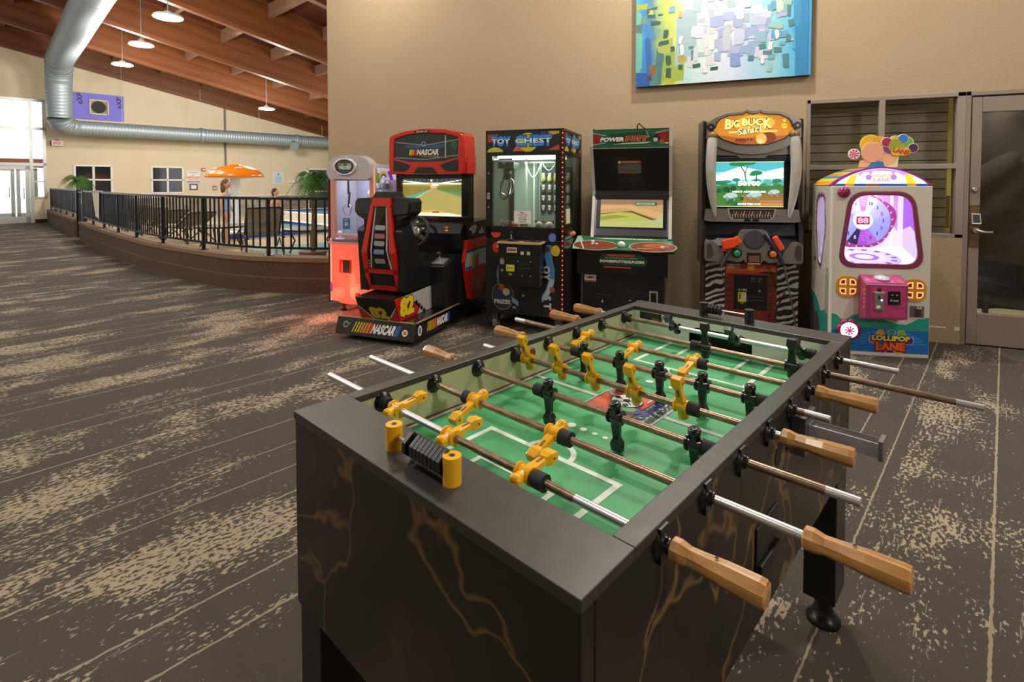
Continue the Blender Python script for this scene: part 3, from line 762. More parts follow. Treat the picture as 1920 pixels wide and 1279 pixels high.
for i, (a, b, side, col, xs, th, bx) in enumerate(RODS):
    y = .196 + .155*i; z = .880
    g = G()
    lo, hi = (-.03, TW+.03)
    worn = (a + .05, b - .05) if side == 'L' else (a + .05, b - .16)
    if i in (0,): worn = (.3, .6)
    if i == 1: worn = (.0, b - .26)
    if i == 7: worn = (-.0, .22)
    g.cyl((a, 0, 0), (worn[0], 0, 0), .0079, CHROME, 16); g.cyl((worn[0], 0, 0), (worn[1], 0, 0), .0079, RODM, 16); g.cyl((worn[1], 0, 0), (b, 0, 0), .0079, CHROME, 16)
    r = g.build('rod', T, (0, y, z))
    # handle: eight-sided turned wood
    g = G()
    prof = [(.012, -.002), (.0165, 0), (.0168, .012), (.0135, .026), (.0145, .045), (.0172, .075), (.0185, .118), (.0175, .126), (.006, .128)]
    s = 1 if side == 'R' else -1
    x0 = b - .128 if side == 'R' else a + .128
    g.lathe(prof, (0, 0, 0), (s, 0, 0), OAK, 8, smooth=False)
    D(g, (s*.062, 0, .0153), (1, 0, 0), (0, 1, 0)).circ(0, 0, .0028, mt('#2a1a0c', .7), 3, n=10)
    g.build('handle', r, (x0, 0, 0), bev=.0012)
    for x in xs: add_player(r, col, x, th + random.uniform(-2, 2))
    for x in bx:
        g = G(); g.cyl((x-.0125, 0, 0), (x+.0125, 0, 0), .0155, RUBBER, 18); g.build('bumper', r, bev=.0015)
    for x, s in ((.034, 1), (TW, 1)):
        g = G()
        g.lathe([(.023, 0), (.023, .004), (.012, .008), (.012, .016)], (x, y, z), (s, 0, 0), BLKP, 22)
        if x > .1:
            g.box((x+.0035, y, z), (.007, .024, .052), BLKP)
        g.build('bearing', T)
# ball hole in the side board, plunger of the coin box, return opening
g = G(); g.lathe([(.019, 0), (.019, .0015)], (.034, .738, .868), (1, 0, 0), OAK, 20); g.lathe([(.014, .0015), (.014, .002)], (.034, .738, .868), (1, 0, 0), mt('#5a3a1c', .6), 20); g.build('ball_hole', T)
g = G()
g.bb(TW, .83, .77, TW+.03, .92, .86, mt('#77767c', .35, .8)); g.bb(TW+.03, .858, .806, TW+.172, .894, .838, mt('#c4c4ca', .3, .5)); g.bb(TW+.165, .853, .802, TW+.174, .899, .846, mt('#9d9da2', .3, .8))
g.bb(TW+.035, .863, .838, TW+.165, .889, .8395, mt('#5a5a60', .3, .8))
g.build('coin_slide', T, bev=.002)
g = G(); g.bb(TW-.001, .60, .60, TW+.004, .73, .70, mt('#161210', .4)); g.bb(TW+.004, .605, .60, TW+.012, .725, .625, mt('#1c1714', .4)); g.build('ball_tray', T, bev=.002)
g = G(); g.lathe([(.020, 0), (.020, .002)], (TW, .735, .80), (1, 0, 0), mt('#1a1210', .5), 18); g.build('ball_inlet', T)
# ================================================================ arcade machines
def toRect(inner, a, b, c, d):
    """points on the rectangle a,b..c,d that face the points of an inner outline, corners included"""
    cx = sum(p[0] for p in inner)/len(inner); cz = sum(p[1] for p in inner)/len(inner)
    out = []
    for x, z in inner:
        dx, dz = x-cx, z-cz
        t = min([((c if dx > 0 else a)-cx)/dx if dx else 1e9, ((d if dz > 0 else b)-cz)/dz if dz else 1e9])
        out.append((cx+dx*t, cz+dz*t))
    for q in ((a, b), (c, b), (c, d), (a, d)):
        k = min(range(len(out)), key=lambda i: (out[i][0]-q[0])**2 + (out[i][1]-q[1])**2); out[k] = q
    return out
BODY = mt('#0c0c0e', .32, coat=.2)
DARK = mt('#17181b', .45)
SILV = mt('#a9a8a4', .35, .55)
# ---------------------------------------------------------------- racing seat cabinet
c = thing('racing_cabinet', 'sit-down racing arcade cabinet in black and red with bucket seat and steering wheel', 'arcade machine', (-3.316, 3.722, 0), 2)
RED = mt('#c21d17', .3, coat=.5); REDP = mt('#b3201f', .4)
W1 = mt('#e6e4df', .4); YL = mt('#e0c226', .4); GD = mt('#8d7a4c', .5); ORN = mt('#d9702a', .4); BLU = mt('#2a5aa8', .4)
g = G(); g.prism([(0, .045), (1.6, .045), (1.6, .19), (.05, .19)], 0, .815, 'x', BODY)
g.bb(0, .05, .188, .815, .075, .194, GD); g.bb(.79, .05, .188, .815, 1.6, .194, GD)
g.bb(.02, .08, .19, .22, .95, .1925, mt('#8a2a30', .4))
def stripes(d, u, v, h, w, l, sh):
    """slanted bars in front of the series name, then the name"""
    pass
nv = math.atan2(.05, .145)
d = D(g, (0, 0, .045), (1, 0, 0), (0, .05, .145))
def raceband(d, u0, u1, v, h, sh, dark=W1):
    L = u1-u0; w = L/26
    def bar(a, b, m): d.poly([(a-h*.5*sh, v-h/2), (b-h*.5*sh, v-h/2), (b+h*.5*sh, v+h/2), (a+h*.5*sh, v+h/2)], m, 1)
    for k, m in enumerate((YL, YL, YL, mt('#d99a2b', .4), mt('#d98a2b', .4))): bar(u0+w*1.5*k, u0+w*1.5*k+w*(.6+.14*k), m)
    bar(u0+w*7.6, u0+w*9, ORN); bar(u0+w*9, u0+w*10.2, REDP); bar(u0+w*10.2, u0+w*11.5, mt('#8a1c20', .4)); bar(u0+w*23.5, u0+w*25, BLU); bar(u0+w*25, u0+w*26, mt('#20407a', .4))
    d.text('NASCAR', u0+w*17, v, h*.95, dark, 2, w=w*13, sh=sh*h/(h*.95), bold=.05)
raceband(d, .19, .67, .077, .09, .35)
d.circ(.10, .09, .03, mt('#8d9096', .4)); d.circ(.10, .09, .018, DARK, 2); d.rect(.125, .10, .15, .106, mt('#8d9096', .4)); d.circ(.72, .07, .028, W1); d.circ(.72, .07, .018, mt('#c96a5a', .5), 2)
d = D(g, (.815, 0, .045), (0, 1, 0), (0, 0, 1))
d.circ(.11, .075, .033, W1, 1, .045); d.circ(.11, .075, .02, mt('#6d6d70', .5), 2, .03)
raceband(d, .24, .66, .078, .085, .15)
g.build('base_platform', c, bev=.004)
parts('foot', c, [lambda g, x=x, y=y: g.cyl((x, y, .0), (x, y, .05), .022, RUBBER, 12) for x, y in ((.15, .1), (.7, .12), (.15, 1.45), (.7, 1.45))])
# pedestal with the number
g = G(); g.prism([(.07, .19), (.74, .19), (.74, .42), (-.02, .40)], .24, .64, 'x', BODY)
d = D(g, (.24, .07, .19), (1, 0, 0), (0, -.09, .21))
d.poly([(.005, .01), (.005, .12), (.13, .005)], REDP); d.poly([(.005, .125), (.005, .14), (.15, .005), (.13, .005)], mt('#b9b4b4', .4)); d.poly([(.395, .01), (.395, .13), (.30, .005)], REDP); d.poly([(.395, .15), (.395, .135), (.30, .005), (.28, .005)], mt('#b9b4b4', .4))
d.text('82', .205, .075, .125, mt('#7a6a22', .5), 2, w=.19, bold=.09, sh=-.25); d.text('82', .203, .077, .115, mt('#b9a02c', .45), 3, w=.18, bold=.05, sh=-.25)
d = D(g, (.64, 0, .19), (0, 1, 0), (0, 0, 1))
d.poly([(.075, .003), (.70, .003), (.735, .05), (.735, .226), (-.012, .208)], mt('#a8a39c', .45))
d.poly([(.072, .004), (.36, .004), (.41, .07), (.26, .16), (.10, .21), (-.012, .205)], RED, 2)
for k in range(4): d.poly([(.31+.045*k, .125-.035*k), (.345+.045*k, .14-.035*k), (.375+.045*k, .10-.03*k), (.34+.045*k, .085-.03*k)], DARK, 3)
d.text('82', .185, .117, .19, DARK, 3, w=.25, bold=.13); d.text('82', .185, .117, .175, YL, 4, w=.235, bold=.07)
d.circ(.69, .16, .012, DARK, 2, .02)
g.build('pedestal', c, bev=.003)
# seat
s = bpy.data.objects.new('seat', None); COL.objects.link(s); s.parent = c
LEA = mt('#141415', .42, bump=.15, sc=300)
def yb(z): return .20 - (z-.42)/.36*.09 if z < .78 else .11 + (z-.78)/.5*.05
def warp(g):
    for p in g.v: p.y += yb(p.z)
g = G()
half = [(0, .42), (.19, .42), (.205, .60), (.215, .78), (.185, 1.0), (.19, 1.07), (.255, 1.10), (.295, 1.14), (.295, 1.23), (.27, 1.26), (.11, 1.265), (.08, 1.32), (0, 1.32)]
ol = [(.40+x, z) for x, z in half] + [(.40-x, z) for x, z in half[::-1][1:-1]]
g.prism(ol, .02, .20, 'y', LEA); warp(g)
g.build('backrest', s, bev=.018, seg=3)
parts('side_bolster', s, [lambda g, sx=sx: g.prism([(.16, .42), (.12, .98), (.26, 1.04), (.36, .86), (.46, .66), (.74, .62), (.80, .52), (.74, .42)], .40+sx*.165, .40+sx*.235, 'x', LEA) for sx in (-1, 1)], bev=.02, seg=3)
g = G(); g.bb(.23, .2, .42, .57, .74, .48, LEA); g.build('seat_pan', s, bev=.01)
g = G(); g.bb(.24, .36, .47, .56, .80, .545, mt('#5a4560', .5, var=.5, sc=14)); g.build('seat_cushion', s, bev=.03, seg=3)
for sx in (-1, 1):
    g = G(); g.prism([(.40+sx*.10, 1.11), (.40+sx*.27, 1.13), (.40+sx*.275, 1.225), (.40+sx*.12, 1.235)], .002, .03, 'y', mt('#1d1d1f', .6, bump=.4, sc=220)); warp(g); g.build('headrest_speaker', s, bev=.01)
def row(hw, z): return [(.40-hw, z), (.40+hw, z)]
g = G()
def band(o0, o1, i0, i1):   # left and right rails between heights
    for sx in (-1, 1):
        (ho, z0), (h1, z1) = o0, o1; (hi, _), (hj, _) = i0, i1
        g.prism([(.40+sx*hi, z0), (.40+sx*ho, z0), (.40+sx*h1, z1), (.40+sx*hj, z1)], -.018, .02, 'y', RED)
band((.17, .44), (.175, .60), (.135, .44), (.132, .60)); band((.175, .60), (.175, .78), (.132, .60), (.12, .78)); band((.175, .78), (.105, 1.19), (.12, .78), (.07, 1.19))
for z0, z1, h0, h1 in ((.43, .47, .17, .171), (.585, .625, .175, .175)): g.prism([(.40-h0, z0), (.40+h0, z0), (.40+h1, z1), (.40-h1, z1)], -.018, .02, 'y', RED)
g.prism([(.295, 1.19), (.505, 1.19), (.485, 1.265), (.315, 1.265)], -.018, .02, 'y', RED)
warp(g); g.build('red_shell', s, bev=.006)
g = G(); g.prism([(.268, .625), (.532, .625), (.525, .8), (.47, 1.2), (.33, 1.2), (.275, .8)], .0, .02, 'y', BODY); g.bb(.262, 0, .465, .538, .02, .59, DARK)
wt = mt('#b9b9bc', .4)
for sx in (-1, 1):
    q = [(.40+sx*.105, .63), (.40+sx*.082, .80), (.40+sx*.075, .95), (.40+sx*.055, 1.2)]
    for a, b in zip(q, q[1:]): D(g, (0, 0, 0), FU, FW).poly([(a[0]-.008, a[1]), (a[0]+.008, a[1]), (b[0]+.008, b[1]), (b[0]-.008, b[1])], wt, 3)
    for k in range(3): D(g, (0, 0, 0), FU, FW).rect(.40+sx*.12-.012, .645+.025*k, .40+sx*.12+.012, .655+.025*k, wt, 3)
d = D(g, (0, 0, 0), FU, FW)
for z, m, t in ((.70, '#8d8a86', 'SPORT'), (.785, '#7d86b8', 'RACING'), (.86, '#9a969a', 'MOTOR'), (.925, '#a0685c', 'POWER'), (1.0, '#a9a9a6', 'OIL')):
    d.rr(.345, z-.022, .455, z+.022, .015, mt(m, .5), 3)
warp(g); g.build('back_panel', s, bev=.002)
# monitor housing, marquee, dash
g = G()
g.bb(0, 1.0, .93, .06, 1.13, 1.49, BODY); g.bb(.775, 1.0, .93, .855, 1.13, 1.49, BODY); g.bb(0, 1.0, 1.445, .855, 1.13, 1.49, BODY); g.bb(0, .995, .93, .855, 1.13, 1.055, BODY); g.bb(.05, 1.04, 1.0, .8, 1.12, 1.46, BODY); g.bb(.2, 1.12, .9, .5, 1.45, 1.8, BODY)
D(g, (0, .995, 0), FU, FW).text('NASCAR', .46, 1.035, .02, mt('#8a2420', .5), 2, w=.13).text('PUSH', .62, 1.035, .01, DARK, 2)
g.build('monitor_housing', c, bev=.004)
g = G(); d = D(g, (0, 1.036, 0), FU, FW, .0008); x0, x1, z0, z1 = .055, .78, 1.05, 1.45
E = 1.15
g.bb(x0, 1.036, z0, x1, 1.04, z1, mt('#a8985a', .4, e=E*.8))
d.rect(x0, 1.40, x1, z1, mt('#43505a', .4, e=E*.6)); d.rect(x0, 1.385, x1, 1.402, mt('#f0eccb', .4, e=E)); d.poly([(x0, 1.415), (.40, 1.385), (.40, 1.395), (x0, 1.43)], mt('#f5f2d8', .4, e=E), 2); d.poly([(x1, 1.425), (.46, 1.385), (.46, 1.395), (x1, 1.438)], mt('#f5f2d8', .4, e=E), 2)
for k in range(14): d.rect(x0+.052*k, 1.418, x0+.052*k+.02, 1.44, mt('#6d7880', .4, e=E*.6), 2)
d.poly([(x0, 1.37), (.40, 1.36), (.40, 1.325), (x0, 1.24)], mt('#9c8a3f', .4, e=E*.7), 2); d.poly([(x1, 1.38), (.48, 1.36), (.48, 1.325), (x1, 1.27)], mt('#7a8a3a', .4, e=E*.7), 2)
d.poly([(x0, 1.24), (.41, 1.335), (x0, 1.17)], mt('#5fae92', .4, e=E*.8), 3); d.poly([(x1, 1.255), (.46, 1.335), (x1, 1.29)], mt('#5f9a6a', .4, e=E*.8), 3)
d.poly([(x0, 1.05), (x0, 1.155), (.42, 1.34), (.45, 1.34), (x1, 1.235), (x1, 1.05)], mt('#b3a55c', .4, e=E*.85), 4)
d.poly([(x0, 1.145), (x0, 1.16), (.42, 1.342), (.425, 1.342)], mt('#cfd0a0', .4, e=E), 5)
d.rect(.38, 1.37, .50, 1.405, mt('#d9c08a', .4, e=E), 5); d.rect(.40, 1.345, .47, 1.372, mt('#c2b487', .4, e=E), 5); d.circ(.41, 1.425, .012, mt('#f4f2e4', .4, e=E), 5); d.rect(.415, 1.37, .49, 1.392, mt('#f6f4ea', .4, e=E), 6); d.rect(.385, 1.37, .41, 1.392, mt('#e09a3a', .4, e=E), 6)
d.poly([(x0, 1.05), (x0, 1.075), (.25, 1.09), (.6, 1.09), (x1, 1.065), (x1, 1.05)], mt('#efe6c8', .4, e=E), 6); d.poly([(.25, 1.088), (.32, 1.108), (.42, 1.115), (.52, 1.108), (.60, 1.088)], mt('#d9a24a', .4, e=E), 7); d.rect(.42, 1.09, .50, 1.1, mt('#4a4a2a', .4, e=.3), 8)
g.build('screen', c)
g = G()
arch = [(-.03, 1.49), (.86, 1.49), (.865, 1.60), (.845, 1.87), (.82, 1.905), (.62, 1.945), (.415, 1.955), (.21, 1.945), (.01, 1.905), (-.02, 1.87)]
pan = [(.035, 1.655), (.22, 1.615), (.60, 1.615), (.79, 1.655), (.79, 1.86), (.62, 1.9), (.415, 1.91), (.21, 1.9), (.045, 1.86)]
inn = rpoly(pan, .02, 4)
ot = rpoly(arch, .03, 4)
cx, cz = .415, 1.74
def match(inner, outer):
    """for each inner point the point of the outer outline in the same direction"""
    res = []
    for x, z in inner:
        best = None; dx, dz = x-cx, z-cz
        for (x1, z1), (x2, z2) in zip(outer, outer[1:]+outer[:1]):
            den = dx*(z2-z1) - dz*(x2-x1)
            if abs(den) < 1e-12: continue
            t = ((x1-cx)*(z2-z1) - (z1-cz)*(x2-x1))/den; u = ((x1-cx)*dz - (z1-cz)*dx)/den
            if t > 0 and -1e-6 <= u <= 1+1e-6 and (best is None or t < best): best = t
        res.append((cx+dx*best, cz+dz*best))
    return res
g.ringpanel(match(inn, ot), inn, .90, 1.0, RED)
g.prism(arch, .96, 1.16, 'y', RED)
g.build('marquee_hood', c, bev=.008)
g = G(); g.prism(pan, .915, .958, 'y', mt('#343a3c', .25, var=.4, sc=10))
d = D(g, (0, .915, 0), FU, FW)
d.poly([(.16, 1.79), (.66, 1.79), (.60, 1.755), (.20, 1.755)], mt('#2a4f76', .4)); d.ring(.39, 1.80, .018, .026, mt('#9aa0a2', .4), 2); d.poly([(.05, 1.83), (.4, 1.79), (.8, 1.84), (.8, 1.832), (.4, 1.782), (.05, 1.822)], mt('#8f9592', .4)); d.line([(.64, 1.88), (.64, 1.65)], .012, mt('#b7b8b2', .4)); d.circ(.74, 1.78, .04, mt('#1f5a2c', .4), 1, .035); d.line([(.05, 1.665), (.4, 1.64), (.78, 1.68)], .008, mt('#8f9592', .4))
for k, m in enumerate((YL, mt('#d99a2b', .4), ORN, REDP)): d.poly([(.215+.022*k, 1.685), (.232+.022*k, 1.685), (.242+.022*k, 1.745), (.225+.022*k, 1.745)], m, 2)
d.text('NASCAR', .44, 1.715, .062, mt('#d8d8d2', .4), 3, w=.26, sh=.2, bold=.05); d.text('RACING SERIES', .47, 1.67, .014, mt('#b48a4a', .4), 3, w=.2)
g.build('marquee_panel', c)
for sx in (-1, 1):
    g = G(); g.prism(rpoly([(.415+sx*.375, 1.64), (.415+sx*.24, 1.605), (.415+sx*.17, 1.575), (.415+sx*.24, 1.52), (.415+sx*.375, 1.52)], .015, 3), .893, .93, 'y', mt('#101011', .6, bump=.3, sc=300)); g.build('marquee_speaker', c)
g = G(); g.prism(rpoly([(.27, 1.495), (.56, 1.495), (.50, 1.56), (.33, 1.56)], .012, 3), .893, .93, 'y', DARK)
d = D(g, (0, .899, 0), FU, FW); d.circ(.38, 1.925, .10, mt('#2a0b0b', .4), 1, .016); d.text('RACER XP', .38, 1.925, .014, W1, 2, w=.13)
g.build('marquee_badge', c)
g = G()
g.prism([(.84, .82), (.80, .90), (.86, .99), (1.0, 1.0), (1.6, 1.0), (1.6, .3), (1.02, .3), (.90, .62)], .03, .86, 'x', BODY)
d = D(g, (.86, 0, 0), (0, 1, 0), (0, 0, 1))
g.prism([(.9, .82), (.9, 1.0), (1.2, 1.0), (1.56, .93), (1.6, .84), (1.6, .82)], .86, .885, 'x', BODY)
d = D(g, (.885, 0, 0), (0, 1, 0), (0, 0, 1))
d.poly([(.95, .93), (1.02, .965), (1.13, .965), (1.10, .90), (1.03, .87), (1.02, .91)], mt('#b9a9a8', .4)); d.text('BEST', 1.05, .935, .04, mt('#a0444a', .4), 2, w=.10)
d.rect(1.19, .87, 1.32, .90, mt('#8fa79c', .4)); d.poly([(1.22, .90), (1.26, .95), (1.30, .90)], mt('#7d9a90', .4)); d.text('ETI', 1.255, .885, .02, DARK, 2); d.rect(1.40, .85, 1.55, .895, mt('#8fa6bc', .4)); d.text('CAR', 1.475, .872, .03, W1, 2, w=.12)
g.build('dash', c, bev=.006)
parts('start_button', c, [lambda g, z=z, m=m: g.sph((.70, .822, z), (.02, .012, .013), mt(m, .3, e=.5), 12) for z, m in ((.955, '#d93a30'), (.925, '#e0a020'))])
wh = bpy.data.objects.new('steering_wheel', None); COL.objects.link(wh); wh.parent = c; wh.location = (.395, .72, .912); wh.rotation_euler = (rad(72), 0, 0)
g = G(); g.tube([(.155*math.cos(2*PI*k/32), .155*math.sin(2*PI*k/32), 0) for k in range(32)], .016, mt('#1b1b1c', .5), 10, True); g.build('wheel_rim', wh)
g = G()
for a in (90, 210, 330):
    t = rad(a); g.box((.085*math.cos(t), .085*math.sin(t), -.008), (.15, .045, .012), mt('#222224', .4), Matrix.Rotation(t, 3, 'Z')); g.build('wheel_spoke', wh, bev=.003); g = G()
g.cyl((0, 0, -.15), (0, 0, -.01), .035, BODY, 16)
g.build('steering_column', wh, bev=.003)
g = G(); g.lathe([(.058, 0), (.055, .012), (.03, .022)], (0, 0, -.004), (0, 0, 1), mt('#9a9790', .3, .6, var=.6, sc=40), 24); g.build('wheel_hub', wh)
for a, m in ((80, '#d9a53a'), (200, '#c9b02a'), (20, '#9a9a9a')):
    g = G(); t = rad(a); g.sph((.10*math.cos(t), .10*math.sin(t), .004), (.016, .012, .008), mt(m, .3), 10); g.build('wheel_button', wh)
g = G(); g.prism([(.62, .19), (.60, .60), (.90, .69), (.95, .69), (.95, .19)], .60, .79, 'x', DARK); g.build('shifter_console', c, bev=.006)
g = G(); R = Matrix.Rotation(rad(16), 3, 'X'); g.box((.695, .70, .637), (.12, .14, .01), mt('#9a9a96', .3, .5), R); g.cyl((.695, .70, .64), (.69, .685, .70), .008, CHROME, 10); g.sph((.69, .683, .71), .024, mt('#1a1a1a', .3), 12); g.build('gear_shifter', c)
g = G()
g.prism([(.90, .83), (1.6, .83), (1.6, .19), (1.02, .21), (.95, .23), (.86, .55), (.84, .62)], .855, .89, 'x', RED)
d = D(g, (.89, 0, 0), (0, 1, 0), (0, 0, 1))
d.poly([(.89, .70), (.895, .725), (1.6, .735), (1.6, .715)], mt('#27365a', .4)); d.poly([(.845, .60), (.89, .70), (1.6, .715), (1.6, .40), (1.45, .47), (1.3, .56), (1.1, .53), (.855, .53)], mt('#9db8b6', .4)); d.poly([(.857, .56), (.87, .535), (1.02, .535), (1.0, .56)], BLU, 2)
raceband(d, .93, 1.48, .60, .13, .2)
for k in range(3):
    for j in range(2): d.rr(1.02+.09*j, .30+.05*k, 1.09+.09*j, .335+.05*k, .01, mt('#c2a49c', .5), 2)
d.poly([(1.2, .21), (1.6, .2), (1.6, .38), (1.42, .45)], mt('#7d1513', .4), 1)
g.build('side_fender', c, bev=.004)
g = G(); g.bb(.05, .88, .19, .84, 1.58, .7, mt('#0a0a0a', .6)); g.build('footwell', c)
parts('pedal', c, [lambda g, x=x: g.box((x, .85, .32), (.07, .02, .12), mt('#2b2b2d', .4, .5), Matrix.Rotation(rad(-25), 3, 'X')) for x in (.30, .46)])

# ---------------------------------------------------------------- toy crane cabinet
c = thing('toy_crane_cabinet', 'black toy crane cabinet with lit glass case and red light strips down its corners', 'arcade machine', (-2.199, 4.538, 0), 3)
W, DP, H = .768, .72, 1.895
g = G()
g.bb(0, 0, .16, W, DP, .87, BODY); g.bb(0, 0, 1.655, W, DP, H, BODY)
g.bb(0, 0, .87, .066, .05, 1.66, BODY); g.bb(.685, 0, .87, W, .05, 1.66, BODY); g.bb(0, DP-.05, .87, .04, DP, 1.66, BODY); g.bb(W-.05, DP-.05, .87, W, DP, 1.66, BODY)
g.bb(0, 0, .87, W, .05, .99, BODY)
g.build('cabinet_body', c, bev=.004)
g = G(); bk = mt('#c9d2c4', .5); g.bb(.04, DP-.02, .87, W-.04, DP, 1.66, bk); g.bb(.05, .05, .865, W-.05, DP-.02, .875, mt('#8a8f88', .6)); g.bb(.30, .55, .875, .315, DP-.02, 1.655, mt('#e9efe6', .4)); g.bb(.30, .30, .875, .312, .32, 1.655, mt('#dfe8dc', .4)); g.build('case_lining', c)
gg = glass('#eaf4ee', .02, .25)
parts('glass_pane', c, [lambda g, q=q: g.bb(*q, gg) for q in ((.066, .006, .99, .685, .011, 1.655), (W-.012, .05, .87, W-.007, DP-.05, 1.655), (.007, .05, .87, .012, DP-.05, 1.655))])
parts('case_light', c, [lambda g, y=y: g.bb(.09, y, 1.635, .66, y+.02, 1.652, mt('#f2fff8', .4, e=9)) for y in (.08, .5)])
# marquee, front and side
def toymarq(d, w):
    k = w/.71
    d.rect(0, 0, w, .185, DARK)
    d.poly([(.0*k, .09), (.0, .165), (.11*k, .17), (.10*k, .10)], mt('#b5432a', .4, e=.25), 2); d.circ(.40*k, .085, .095*k, mt('#d9c02a', .4, e=.3), 2, .088); d.circ(.075*k, .0, .08*k, mt('#c9c43a', .4, e=.3), 2, .045, 16, 0, 180); d.poly([(.25*k, .005), (.30*k, .07), (.36*k, .005)], mt('#d06a4a', .4, e=.3), 2)
    d.poly([(.60*k, .14), (.70*k, .16), (.70*k, .18), (.60*k, .18)], mt('#cfa32a', .4, e=.3), 2); d.poly([(.59*k, .01), (.70*k, .06), (.70*k, .01)], mt('#c9502a', .4, e=.3), 2); d.circ(.55*k, .15, .03*k, mt('#4a3a8a', .4, e=.3), 2)
    for j, (hh, m, b) in enumerate((( .115, mt('#123a78', .4, e=.3), .10), (.10, mt('#2f7fc0', .4, e=.45), .05))):
        d.text('TOY', .135*k, .10, hh, m, 3+j, w=.20*k, bold=b); d.text('CHEST', .455*k, .10, hh*1.05, m, 3+j, w=.36*k, bold=b)
    for t, u, w2 in (('TOY', .135, .185), ('CHEST', .455, .345)): d.text(t, u*k, .10, .042, mt('#d8d8c0', .4, e=.5), 6, w=w2*k, bold=.02)
g = G(); toymarq(D(g, (.022, 0, 1.69), FU, FW), .71); g.build('marquee', c); g = G(); toymarq(D(g, (W, .02, 1.69), (0, 1, 0), FW), .66); g.build('marquee', c)
# light strips
parts('light_strip', c, [lambda g, x=x, y=y: g.bb(x-.008, y, .19, x+.014 if x > .1 else x, y+.006, 1.885, mt('#5a0f14', .4, e=.25)) for x, y in ((W-.016, -.004), (.004, .012))])
for k in range(38):
    for x in (W-.013, .0):
        g = G(); g.sph((x, -.005 if x > .1 else .015, .205+.0445*k), .0055 if x > .1 else .005, mt(('#ff5a4a', '#ff7a3a', '#ff3a52')[k % 3], .4, e=3), 8); g.build('strip_bulb', c)
# front graphics and hardware
g = G(); d = D(g, (0, 0, 0), FU, FW)
d.circ(.105, .93, .05, mt('#c9402f', .4), 1, .05, 20, 180, 360); d.circ(.11, .79, .042, mt('#cf2f2a', .4), 1, .05); d.circ(.12, .80, .014, mt('#e88a70', .4), 2); d.poly([(.13, .68), (.17, .70), (.15, .74)], mt('#2f6ab0', .4)); d.circ(.15, .79, .04, mt('#6a3a78', .4), 1)
d.poly([(.12, .44), (.11, .55), (.14, .66), (.175, .67), (.18, .44)], mt('#5f86a8', .4)); d.poly([(.13, .43), (.14, .52), (.18, .53), (.18, .42)], mt('#c9853a', .4), 2)
d.ring(.175, .33, .105, .111, mt('#8d8450', .4), 2, k=1.2); d.circ(.175, .33, .10, mt('#2a3140', .4), 1, .12); d.circ(.17, .40, .03, mt('#b04a2a', .4), 2); d.circ(.21, .37, .035, mt('#bcb9ae', .4), 2); d.circ(.15, .36, .028, mt('#3a2a68', .4), 2); d.text('PRIZES', .17, .275, .04, mt('#d5d3cc', .4), 3, w=.16, bold=.04); d.poly([(.26, .33), (.33, .29), (.33, .24), (.27, .28)], mt('#6f8cb0', .4))
sw = [(.60, .83), (.585, .72), (.61, .62), (.63, .52), (.60, .42), (.55, .34), (.56, .29), (.63, .36), (.68, .48), (.685, .60), (.66, .70), (.655, .83)]
d.poly(sw, mt('#4f83b4', .4)); d.poly([(.635, .52), (.68, .52), (.66, .42), (.60, .34), (.55, .30), (.56, .34), (.61, .43)], mt('#a9bcc8', .4), 2); d.circ(.61, .79, .028, mt('#5a2f3a', .4), 2); d.circ(.69, .78, .042, mt('#cfb62a', .4), 2, .05); d.circ(.66, .90, .035, mt('#5f78c0', .4), 2, .04)
for k, ch in enumerate('OYCHES'): pass
for z, ch in ((.60, 'O'), (.535, 'Y'), (.34, 'S'), (.265, 'T')): d.text(ch, .615 if z < .4 else .605, z, .07, mt('#b9bec4', .4), 3, rot=-90, bold=.05)
d.circ(.66, .42, .026, mt('#b0453a', .4), 3); d.poly([(.62, .17), (.70, .17), (.70, .25), (.65, .25)], mt('#b02424', .4), 2); d.circ(.29, .22, .018, mt('#9a9aa4', .4))
d.poly([(.02, .18), (.6, .18), (.5, .23), (.1, .21)], mt('#101c30', .4))
g.build('front_graphic', c)
g = G(); g.bb(.19, -.15, .47, .585, 0, .845, BODY); g.bb(.18, -.165, .845, .595, .0, .865, mt('#b39a6a', .5))
d = D(g, (0, -.15, 0), FU, FW)
d.rect(.27, .765, .37, .815, mt('#c9b9b0', .5)); d.rect(.28, .78, .36, .80, mt('#8a4a42', .5), 2); d.rect(.39, .745, .50, .80, DARK); d.rect(.405, .75, .435, .78, mt('#b9c0b0', .5), 2); d.rect(.465, .75, .495, .78, mt('#b9c0b0', .5), 2)
d.rect(.265, .595, .345, .655, mt('#c9cc3a', .5)); d.text('1', .28, .625, .04, DARK, 2); d.text('PLAY', .318, .625, .015, DARK, 2, w=.04); d.text('50c', .305, .57, .02, mt('#c9b23a', .5), 2); d.line([(.39, .63), (.50, .63)], .004, mt('#5a4a2a', .5)); d.rect(.39, .65, .49, .69, DARK)
for x, z in ((.38, .69), (.50, .69), (.42, .56), (.5, .56)): d.circ(x, z, .006, mt('#8d8d8d', .4))
d.circ(.225, .60, .012, mt('#c2c2c2', .3, .8)); d.rr(.205, .655, .245, .70, .008, mt('#b9b9bb', .3, .7)); d.ring(.225, .70, .010, .015, mt('#b9b9bb', .3, .7), 1, a0=0, a1=180)
e = D(g, (0, -.165, .865), (1, 0, 0), (0, 1, 0)); e.rect(.19, .01, .585, .15, mt('#2a1c16', .5)); e.circ(.24, .05, .03, mt('#a03a2a', .5), 2, .02); e.circ(.46, .08, .03, mt('#8a2a24', .5), 2, .025); e.circ(.40, .05, .03, mt('#cfb04a', .5), 2, .02)
g.build('coin_box', c, bev=.003)
